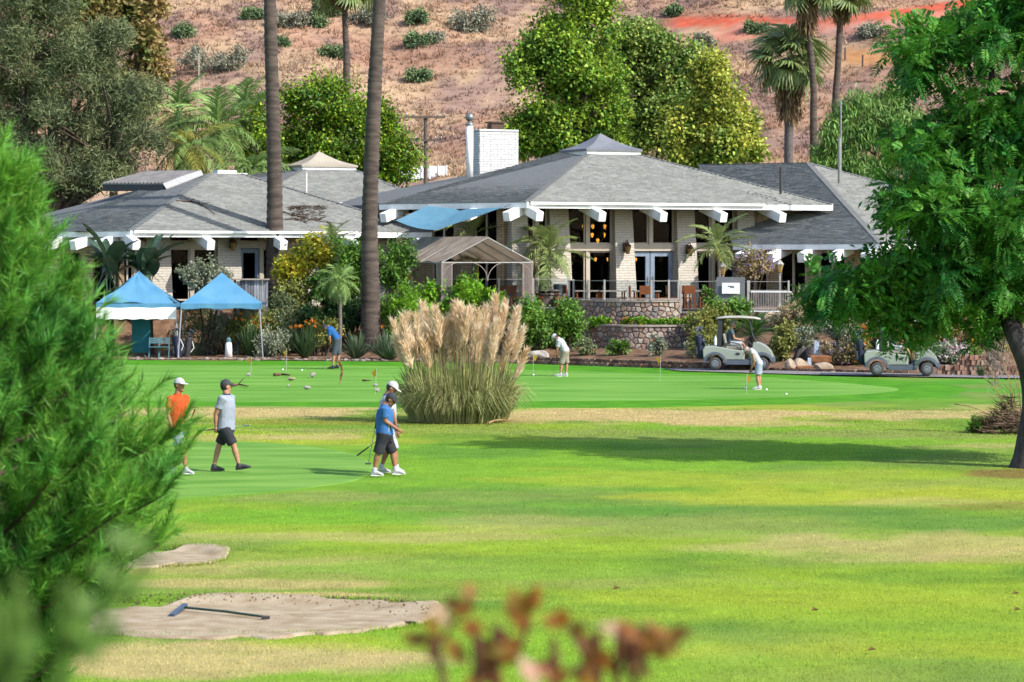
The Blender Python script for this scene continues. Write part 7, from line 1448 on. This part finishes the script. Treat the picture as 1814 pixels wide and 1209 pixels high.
# strap-leaved plants
m_strap = leafm('strap_leaf', (122, 140, 104), (88, 110, 76), isl=.25, k=1.4); m_strapd = leafm('strap_leaf_dark', (86, 112, 66), (60, 84, 48), isl=.25, k=1.4); m_yuc = leafm('yucca_leaf', (196, 196, 130), (150, 160, 90), isl=.2, k=1.3)
def strap(label, px, pyb, D, n, L, W, m, spread=.8, flw=0, name='strap_plant', cat='plant', up=1.0, z0=None):
    x = (px - CX) / F * D; z = gzf(x, D) + .02; t = thing(name, label, cat, (x, D, z)); a = rng.uniform(0, 2 * PI, n); e = rng.uniform(.1, 1, n) * spread; d = np.stack([np.cos(a) * np.sin(e), np.sin(a) * np.sin(e), np.cos(e) * up], 1); ln = L * rng.uniform(.65, 1.1, n); k = np.linspace(0, 1, 5)
    path = d[:, None, :] * (k[None, :, None] * ln[:, None, None]) + np.stack([np.cos(a), np.sin(a), 0 * a], 1)[:, None, :] * .06; path[:, :, 2] -= (k ** 2.2)[None] * (np.sin(e) * ln * .35)[:, None]
    V, Fc = ribbons(path, unit(np.cross(d, np.array([0, 0, 1.]) + rv(n) * .15)), W * np.array([.6, 1, .95, .7, .08])); npmesh('leaves', V, Fc, m, t)
    for i in range(flw):
        aa = rng.uniform(0, 2 * PI); q = Vector((.35 * L * math.cos(aa), .3 * L * math.sin(aa) - .15, L * rng.uniform(.85, 1.15))); st_ = MB(); st_.tube([(0, 0, 0), q * .6 + Vector((0, 0, .1)), q], .016, 5); fo = st_.build('flower_stalk', m_strapd, t); P = np.repeat(np.array(q)[None], 9, 0); A = rv(9) * .5 + np.array([rng.choice([-1, 1]) * .6, -.2, .8]); V, Fc = leaves(P, A, rv(9), .17, .07); npmesh('flower', V, Fc, mFl['orange'], fo)
    return t
strap('bird of paradise clump with many orange flowers left of the bent blue-shirted golfer', 540, 634, 110.8, 130, 1.35, .06, m_strapd, .75, 11); strap('spiky grey strap plant right of the bent blue-shirted golfer', 630, 630, 110.6, 130, 1.25, .06, m_strap, 1.0, 0); strap('strap-leaved clump with an orange flower below the paler palm base', 683, 628, 110.4, 120, 1.25, .07, m_strap, .9, 2); strap('low flowering strap clump left of the pampas grass', 690, 640, 109.6, 60, .7, .06, m_strapd, 1.0, 0); strap('orange-flowered strap plant behind the right canopy leg', 444, 600, 112.6, 60, 1.5, .09, m_strapd, .6, 7)
strap('pale spiky yucca at the right end of the picket railing', 1420, 552, 111.5, 90, 1.5, .07, m_yuc, 1.3, 0, 'yucca'); strap('grassy clump right of the big tree trunk base', 1738, 668, 95.2, 40, .5, .03, m_strapd, 1.0)
# giant bird-of-paradise behind the canopies: each big leaf its own part
def big_leaf(seed):
    r = np.random.default_rng(seed); k = np.linspace(0, 1, 9); w_ = .19 * np.sin(np.clip(k * .93 + .05, 0, 1) * PI) ** .7; z = k - .0; x = .12 * k ** 2 + .16 * k ** 3; path = np.stack([x, 0 * k, z], 1)
    V1, F1 = ribbons(path[None] + np.array([0, 0, 0]), np.array([[0, 1., 0]]), w_ * 2); V1 = V1.reshape(9, 2, 3); V1[:, :, 0] -= (w_ * .5)[:, None] * .4; mid = path.copy()
    V = np.concatenate([V1[:, 0], mid + np.array([.03, 0, 0]), V1[:, 1]]); Fc = [(i, i + 1, i + 10, i + 9) for i in range(8)] + [(i + 9, i + 10, i + 19, i + 18) for i in range(8)]; st_ = ribbons(np.stack([np.linspace(-.02, 0, 4), 0 * np.arange(4), np.linspace(-.9, .05, 4)], 1)[None], np.array([[0, 1., 0]]), np.array([.05, .045, .04, .03]))
    return merge([(V, np.array(Fc)), st_])
m_big = mat('banana_leaf', ap(92, 118, 88, k=1.2), ap(64, 92, 66, k=1.2), ns=3, stretch=(1, 1, 7), rough=.35, spec=.5, tr=.2)
BL = [meshdata('big_leaf', *big_leaf(i), m_big) for i in range(2)]
for label, px, pyb, D, n, sc, sd in (('giant bird of paradise with upright paddle leaves, left of the canopy peak', 196, 545, 115.4, 16, 1.6, 1), ('giant bird of paradise with spread paddle leaves, right of the canopy peak', 262, 545, 115.0, 16, 1.5, 2)):
    x = (px - CX) / F * D; zg = gzf(x, D); t = thing('giant_bird_of_paradise', label, 'plant', (x, D, zg)); r = random.Random(sd); hb = CH + (HY - pyb) / F * D - zg
    for i in range(5): mb = MB(); mb.tube([(r.uniform(-.25, .25), r.uniform(-.2, .2), -.1), (r.uniform(-.3, .3), r.uniform(-.25, .25), hb + sc * .5)], [.09, .06], 7); mb.build('stem', m_bark, t)
    for i in range(n): o = link('leaf', BL[i % 2], None, t, True); o.location = (r.uniform(-.35, .35), r.uniform(-.3, .3), hb + sc * r.uniform(.75, 1.25)); az = r.uniform(0, 2 * PI); o.rotation_euler = (r.uniform(-.25, .25), r.uniform(.1, .95), az); s = sc * r.uniform(.7, 1.1); o.scale = (s, s, s)
# sago palm behind the left cart
sg_ = thing('sago_palm', 'sago palm with stiff arching fronds behind the left golf cart', 'palm tree', (at(1335, 0, 104.6).x, 104.6, .5)); mb = MB(); mb.lathe([(.2, -.3), (.24, .2), (.2, .6), (.1, .7)], 10); mb.build('trunk', m_bark, sg_)
m_sago = leafm('sago_fronds', (96, 140, 56), (66, 104, 44), isl=.2, k=1.4); FS = [meshdata('sago_frond', *frond_mesh(1, 34, .16, .9, 8, .016, .1), m_sago)]
for i in range(26): o = link('frond', FS[0], None, sg_); o.location = (0, 0, .62); f = i / 26; o.rotation_euler = (0, -(1.2 - 1.3 * f), i * 2.399); o.scale = (1.25,) * 3
# weathered plank screen behind the hedge
ps = thing('plank_screen', 'weathered white-grey plank screen left of the tall palm trunk', 'fence', (at(416, 0, 114.9).x, 114.9, gzf(at(416, 0, 114.9).x, 114.9))); pz = 3.08 - ps.location.z; m_plank = mat('plank_grey', (1, 1, 1), (.6, .6, .62), ns=3, stretch=(6, 6, .5), objr=[ap(196, 196, 204), ap(160, 162, 172), ap(222, 222, 226), ap(130, 132, 142)], rough=.9)
for i in range(12): mb = MB(); mb.box((i * .118, random.uniform(-.02, .02), pz / 2 + random.uniform(-.03, .03)), (.1, .03, pz)); mb.build('plank', m_plank, ps)
mb = MB(); mb.box((.45, -.02, pz + .05), (1.9, .25, .06)); mb.build('top_board', m_wcap, ps)

# ---- pampas grass
m_pl = mat('pampas_leaf', ap(184, 182, 120, k=1.9), ap(136, 142, 84, k=1.9), ns=1.4, isl=.4, rough=.7, tr=.25); m_plume = mat('pampas_plume', ap(248, 230, 202, k=2.2), ap(226, 194, 150, k=2.2), ns=2.0, isl=.22, rough=.9, tr=.4, spec=.05); m_stalk = mat('pampas_stalk', ap(176, 172, 96, k=1.2), ap(140, 136, 72, k=1.2), ns=4, rough=.7)
x, D = gnd(812, 748); D = 69.6; x = (812 - CX) / F * D; pm = thing('pampas_grass', 'big pampas grass clump with tan feathery plumes on the lawn', 'grass clump', (x, D, gzf(x, D)))
n = 5600; a = rng.uniform(0, 2 * PI, n); e = rng.uniform(.03, 1, n) ** .8 * .95; rb = rng.uniform(0, 1, n) ** .55; ln = rng.uniform(1.1, 2.5, n) * (1.1 - .25 * e); k = np.linspace(0, 1, 6); bx = np.stack([np.cos(a) * rb * 1.2, np.sin(a) * rb * .95, 0 * a], 1); d = np.stack([np.cos(a) * np.sin(e * .42), np.sin(a) * np.sin(e * .42), np.cos(e * .42)], 1)
path = bx[:, None, :] + d[:, None, :] * (k[None, :, None] * ln[:, None, None]); path[:, :, 2] -= (k ** 2.6)[None] * (ln * (.18 + .62 * e))[:, None]; path[:, :, :2] += (np.stack([np.cos(a), np.sin(a)], 1)[:, None, :] * (k ** 2)[None, :, None] * .25 * e[:, None, None]); path[:, :, 2] = np.maximum(path[:, :, 2], .02)
V, Fc = ribbons(path, unit(np.cross(d, rv(n))), .022 * np.array([.8, 1, .9, .7, .45, .08])); o = npmesh('leaves', V, Fc, m_pl, pm)
s_ = F / D; tips = [(702, 566), (716, 556), (728, 552), (742, 560), (735, 584), (752, 585), (762, 562), (772, 540), (780, 552), (768, 580), (786, 590), (795, 560), (806, 532), (815, 546), (824, 556), (800, 600), (822, 600), (835, 570), (846, 548), (858, 545), (868, 560), (862, 582), (880, 536), (886, 530), (893, 550), (905, 555), (915, 550), (900, 580), (872, 600), (842, 610), (712, 600), (724, 610), (756, 610), (780, 615), (915, 590), (896, 610), (810, 575), (748, 545), (830, 540), (928, 620), (720, 580), (792, 575), (855, 565), (878, 570), (902, 570), (765, 550)]
for i, (tx, ty) in enumerate(tips):
    r = random.Random(i); dy = r.uniform(-.75, .75); tip = Vector(((tx - 812) / s_, dy, (748 - ty) / s_)); b0 = Vector((tip.x * .55, dy * .6, 0)); L = r.uniform(.62, .95); tip = tip + Vector((tip.x * .06 + r.uniform(-.08, .08), 0, r.uniform(-.12, .1))); dr = (tip - b0).normalized(); pts = smooth_path([b0, b0.lerp(tip, .55) + Vector((tip.x * .05, 0, .05)), tip - dr * L * .3, tip], 14)
    mb = MB(); mb.tube(pts, [.013 * (1 - .04 * j) for j in range(14)], 5); st_ = mb.build('stalk', m_stalk, pm)
    nb = 340; t_ = rng.uniform(0, 1, nb); zt_ = tip.z - L + L * t_; q = tip + (pts[9] - tip).normalized() * 0; ax = (tip - pts[8]).normalized(); P = np.array(tip)[None] - np.array(ax)[None] * (L * (1 - t_))[:, None]; az = rng.uniform(0, 2 * PI, nb); rad = .095 * np.sin(np.clip(t_ * .9 + .08, 0, 1) * PI) ** .8; P = P + np.stack([np.cos(az), np.sin(az), 0 * az], 1) * (rad * rng.uniform(.1, .8, nb))[:, None]
    A = np.array(ax)[None] * 1.0 + np.stack([np.cos(az), np.sin(az), 0 * az], 1) * .5 + rng.normal(size=(nb, 3)) * .16 + np.array([r.uniform(-.3, .5), 0, 0]); V, Fc = blades(P, A, .21 * rng.uniform(.6, 1.2, nb), .026); npmesh('plume', V, Fc, m_plume, pm)
mb = MB(); 
tw = twig('dead_reed', 'dry pale reed lying at the foot of the pampas grass', [Vector((gnd(865, 754)[0], gnd(865, 754)[1], .06)), Vector((gnd(880, 752)[0], gnd(880, 752)[1], .1)), Vector((gnd(905, 750)[0], gnd(905, 750)[1], .07))], .03, 'reed', m_straw, 2)

# ---- brush pile at the right trunk
x, D = gnd(1775, 768); pile = thing('brush_pile', 'heap of dead twigs and dry plumes left of the big tree trunk', 'brush pile', (x, D, 0)); n = 1500; a = rng.uniform(0, 2 * PI, n); rr = rng.uniform(0, 1, n) ** .6; P = np.stack([.15 + np.cos(a) * rr * .75, np.sin(a) * rr * .5, .95 * (1 - rr) * rng.uniform(.2, 1, n) + .02], 1); A = rng.normal(size=(n, 3)); A[:, 2] = np.abs(A[:, 2]) * .4; A[:, 0] -= .3; V, Fc = blades(P, A, rng.uniform(.2, .5, n), .025); npmesh('twigs', V, Fc, mat('dead_twigs', ap(176, 146, 118), ap(116, 92, 76), ns=3, isl=.4, rough=.9), pile)
for i in range(9):
    r = random.Random(i + 50); b0 = Vector((.25 + r.uniform(-.2, .2), r.uniform(-.2, .2), .5)); tip = b0 + Vector((r.uniform(-.75, .05), r.uniform(-.2, .2), r.uniform(.6, 1.6))); mb = MB(); mb.tube(smooth_path([b0, b0.lerp(tip, .5) + Vector((.06, 0, .08)), tip], 8), .008, 4); mb.build('reed', m_straw, pile)
nb = 420; P = np.array([-.12, 0, 1.75])[None] + rng.normal(size=(nb, 3)) * [.13, .1, .3]; A = rng.normal(size=(nb, 3)) * .5; A[:, 2] += .8; A[:, 0] -= .4; V, Fc = blades(P, A, .2, .02); o = npmesh('plume', V, Fc, mat('plume_grey', ap(210, 190, 176), isl=.2, tr=.3), pile); o['kind'] = 'stuff'
shrub('green weed clump at the foot of the brush pile', 1735, 768, 36, 30, 20500 / (768 - 453), 'mid', 40, 22, .13, .08, z0=0)
for p0, p1, lab in (((1690, 716), (1755, 735), 'thin dead cane sticking out left of the brush pile'), ((1722, 740), (1765, 742), 'short dead cane below the other beside the brush pile')):
    (x0, d0), (x1, d1) = gnd(*p0), gnd(*p1); d0 = d1 = 20500 / (765 - 453); a_ = at(*p0, d0); b_ = at(*p1, d1); twig('dead_cane', lab, [a_, a_.lerp(b_, .5) + Vector((0, 0, .05)), b_], .014, 'cane', m_straw, 0)

# ---- big feathery-leaved tree on the right
m_jac = leafm('feathery_leaves', (104, 168, 56), (52, 120, 46), isl=.3, tr=.3, k=1.55, rough=.55, spec=.2); D = 56
JB = [pblob(*b, D, dy, yd) for *b, dy, yd in ((1735, 55, 115, 70, 0, 1.7), (1640, 95, 62, 50, -.4, 1.2), (1800, 15, 80, 60, .4, 1.7), (1620, 135, 45, 24, -.3, .9), (1725, 240, 115, 75, 0, 2.0), (1625, 270, 66, 60, -.5, 1.4), (1810, 230, 80, 110, .6, 2.0), (1690, 375, 140, 80, -.2, 2.2), (1590, 370, 55, 55, -.6, 1.3), (1600, 480, 115, 62, -.3, 1.8), (1510, 510, 75, 50, -.6, 1.3), (1462, 535, 42, 36, -.4, .9), (1745, 480, 110, 72, 0, 2.1), (1810, 430, 80, 110, .5, 2.0), (1580, 560, 30, 50, -.8, .6), (1660, 548, 70, 34, -.5, 1.0), (1745, 560, 55, 26, -.3, .9), (1880, 250, 110, 150, .5, 2.2), (1890, 480, 100, 90, .3, 2.0), (1870, 60, 100, 90, .3, 2.0), (1985, 430, 100, 100, .2, 2.2), (2000, 260, 110, 120, .2, 2.2), (1960, 560, 90, 50, 0, 2.0))]
bx0, bD = gnd(1820, 829); jt = thing('feathery_tree', 'large dark green feathery-leaved tree on the right lawn', 'tree', (bx0, bD, 0)); mb = MB()
mb.tube(smooth_path([Vector((bx0 + .02, bD, -.15)), at(1829, 785, bD), at(1838, 715, bD), at(1828, 655, bD), at(1806, 608, bD), at(1788, 570, 55.6), at(1760, 500, 56), at(1738, 380, 56)], 26), [.44, .38, .335, .32, .31, .305, .3, .295, .29, .28, .27, .255, .24, .225, .21, .2, .195, .19, .185, .18, .17, .16, .15, .14, .13, .12], 14)
for tgt, st in (((1850, 400), (1836, 690)), ((1610, 470), (1764, 550)), ((1650, 250), (1744, 440)), ((1760, 80), (1740, 410)), ((1520, 515), (1700, 510)), ((1860, 150), (1830, 470)), ((1640, 110), (1720, 260)), ((1590, 370), (1690, 330)), ((1730, 250), (1740, 420))):
    a_, b_ = at(*st, 55.8), at(*tgt, 56); mb.tube(smooth_path([a_, a_.lerp(b_, .5) + Vector((0, random.uniform(-.5, .5), .25)), b_], 8), [.15 - .016 * i for i in range(8)], 7)
mb.build('trunk', mat('dark_bark', ap(104, 96, 92), ap(70, 62, 60), ns=4, stretch=(3, 3, 1), bump=1., bs=8, rough=.95), jt, world=True, smooth=True)
V, Fc = crown([(b[0], b[1], b[2], b[3] * .74, b[4] * .74, b[5] * .74) for b in JB], 1700, 18, .3, .17, .09, shell=(.0, .95)); npmesh('inner_foliage', V, Fc, m_jac, jt, world=True)
N = 10400; Cc, Nn = clumps(lumpy(JB, 6, .42), N // 4, (.15, 1.0)); Cc = np.repeat(Cc, 4, 0) + rng.normal(size=(N, 3)) * .12; Nn = np.repeat(Nn, 4, 0); ax = unit(Nn * .8 + rng.normal(size=(N, 3)) * .55 + np.array([0, 0, .05])); ln = rng.uniform(.3, .55, N); k9 = np.linspace(.1, 1, 11); up = unit(np.array([0, 0, 1.])[None] * .9 + rng.normal(size=(N, 3)) * .35 + Nn * .3); sdv = unit(np.cross(up, ax)); up = np.cross(ax, sdv)
base = Cc[:, None, :] + ax[:, None, :] * (k9[None, :, None] * ln[:, None, None]) - np.array([0, 0, 1.]) * ((k9 ** 2)[None, :, None] * ln[:, None, None] * .35); parts = []
for sg in (-1, 1):
    dd = unit(sdv[:, None, :] * sg * .85 + ax[:, None, :] * .55 - up[:, None, :] * .12 + rng.normal(size=(N, 11, 3)) * .12).reshape(-1, 3); wl = (np.sin(np.clip(k9 * .85 + .18, 0, 1) * PI) ** .6)[None, :] * ln[:, None] * .34
    parts.append(leaves(base.reshape(-1, 3), dd, np.repeat(up, 11, 0), wl.ravel(), wl.ravel() * .3, fold=.05))
V, Fc = merge(parts); npmesh('crown', V, Fc, m_jac, jt, world=True)

# ---- near pine on the left
m_np = mat('soft_pine_needles', ap(132, 192, 66, k=1.6), ap(92, 160, 66, k=1.6), ns=1.6, isl=.35, rough=.5, tr=.35, spec=.3); D = 20.0; X0 = (-25 - CX) / F * D
np_ = thing('pine_sapling', 'soft bright green young pine filling the left foreground', 'tree', (X0, D, gzf(X0, D))); mb = MB(); mb.tube([(X0, D, 0), (X0 + .02, D, 2.5), (X0 + .1, D, 4.7)], [.12, .08, .02], 10); PZ = [.6, 1.0, 1.31, 1.71, 2.11, 2.31, 2.51, 2.87, 3.03, 3.27, 3.67, 4.03, 4.31, 4.71, 5.0]; PR = [.2, .4, .62, .98, 1.3, 1.46, 1.54, 1.3, 1.08, .95, .7, .4, .2, .08, .03]
sh_p = []; sh_d = []; r = random.Random(5)
for i in range(210):
    zt = .75 + 3.95 * (i + .5) / 210; Rr = float(np.interp(zt, PZ, PR)) * r.uniform(.72, 1.02); az = i * 2.399 + r.uniform(-.3, .3)
    if math.cos(az) < -.3 and i % 4: continue
    z0 = max(.3, zt - Rr * .42); d = Vector((math.cos(az), math.sin(az), 0)); b0 = Vector((X0, D, z0)); tip = Vector((X0, D, zt)) + d * Rr; pts = smooth_path([b0, b0.lerp(tip, .5) + Vector((0, 0, -.05)), tip], 9); mb.tube(pts, [.022 * (1 - .09 * j) for j in range(9)], 5)
    for j in range(int(7 + Rr * 14)):
        f = .25 + .75 * (j + r.random()) / int(7 + Rr * 14); k = min(7, int(f * 8)); p = pts[k].lerp(pts[k + 1], f * 8 - k); dv = (d * .55 + Vector((r.uniform(-.55, .55), r.uniform(-.55, .55), .75))).normalized(); sh_p.append(p); sh_d.append(dv)
mb.build('trunk', m_bark, np_, world=True); sp_ = np.array([list(p) for p in sh_p]); sd2 = np.array([list(p) for p in sh_d]); ns = len(sp_); nn = 100; tl2 = rng.uniform(.2, .42, ns); tt = rng.uniform(0, 1, (ns, nn)); P = sp_[:, None, :] + sd2[:, None, :] * (tt * tl2[:, None])[..., None]; A = sd2[:, None, :] * .9 + rng.normal(size=(ns, nn, 3)) * .42; V, Fc = blades(P.reshape(-1, 3), A.reshape(-1, 3), .14 * rng.uniform(.6, 1.2, ns * nn), .008); npmesh('needles', V, Fc, m_np, np_, world=True)
print('pine needles', ns * nn)
# ---- out-of-focus plants close to the camera, rooted on the bank
m_rl = mat('red_leaf', ap(196, 76, 48, k=1.4), ap(150, 116, 50, k=1.3), ns=16, det=2, rough=.4, isl=.35, tr=.45); m_rst = mat('red_stem', ap(130, 70, 50), rough=.6)
def near_shrub(label, name, D, stems, m, L, W, base_px, nl, mst):
    s = F / D; bx = (base_px - CX) / F * D; zb = gzf(bx, D); t = thing(name, label, 'shrub', (bx, D, zb))
    for pts in stems:
        w_ = [Vector((bx, D, zb))] + [at(px, py, D + dd) for px, py, dd in pts]; sp2 = smooth_path(w_, 16); mb = MB(); mb.tube(sp2, [.007 - .0003 * i for i in range(16)], 6); mb.build('stem', mst, t, world=True)
        for k in range(nl):
            p = sp2[random.randint(9, 15)] + Vector((random.uniform(-.006, .006), random.uniform(-.02, .02), random.uniform(-.006, .006))); d = Vector((random.uniform(-1, 1), random.uniform(-.7, .3), random.uniform(-.5, .9))); V, Fc = leaves(np.array([list(p)]), np.array([list(d)]), np.array([[random.uniform(-.4, .4), -1, .6]]), L * random.uniform(.7, 1.2), W, fold=.15); npmesh('leaf', V, Fc, m, t, world=True)
near_shrub('blurred red and orange leaved shrub sprig at the bottom centre', 'red_leaf_shrub', 3.6, [[(790, 1240, 0), (765, 1170, 0), (800, 1110, 0), (838, 1055, 0)], [(880, 1240, 0), (905, 1180, 0), (935, 1110, 0), (925, 1085, 0)], [(1060, 1250, 0), (1040, 1190, 0), (1030, 1150, 0), (1000, 1110, 0)], [(1090, 1250, 0), (1095, 1190, 0), (1100, 1150, .05), (1135, 1110, 0)], [(980, 1260, 0), (990, 1215, 0), (1010, 1190, 0), (1060, 1180, 0)], [(1120, 1260, 0), (1110, 1200, 0), (1130, 1150, 0), (1175, 1138, 0)], [(850, 1250, 0), (860, 1215, 0), (880, 1165, .03), (890, 1150, 0)]], m_rl, .043, .027, 1000, 9, m_rst)
m_bl = leafm('blurred_leaf', (120, 150, 54), (88, 120, 44), isl=.3, k=1.2)
near_shrub('blurred green leafy sprig low in the left corner', 'leafy_shrub', 2.3, [[(20, 1250, 0), (60, 1190, 0), (30, 1150, 0), (40, 1110, 0)], [(100, 1270, 0), (140, 1170, 0), (190, 1050, 0), (235, 950, 0)], [(110, 1270, 0), (160, 1180, 0), (210, 1060, .05), (262, 985, 0)], [(-20, 1260, 0), (10, 1220, 0), (0, 1190, 0), (-20, 1150, 0)]], m_bl, .03, .018, 60, 6, m_bl)
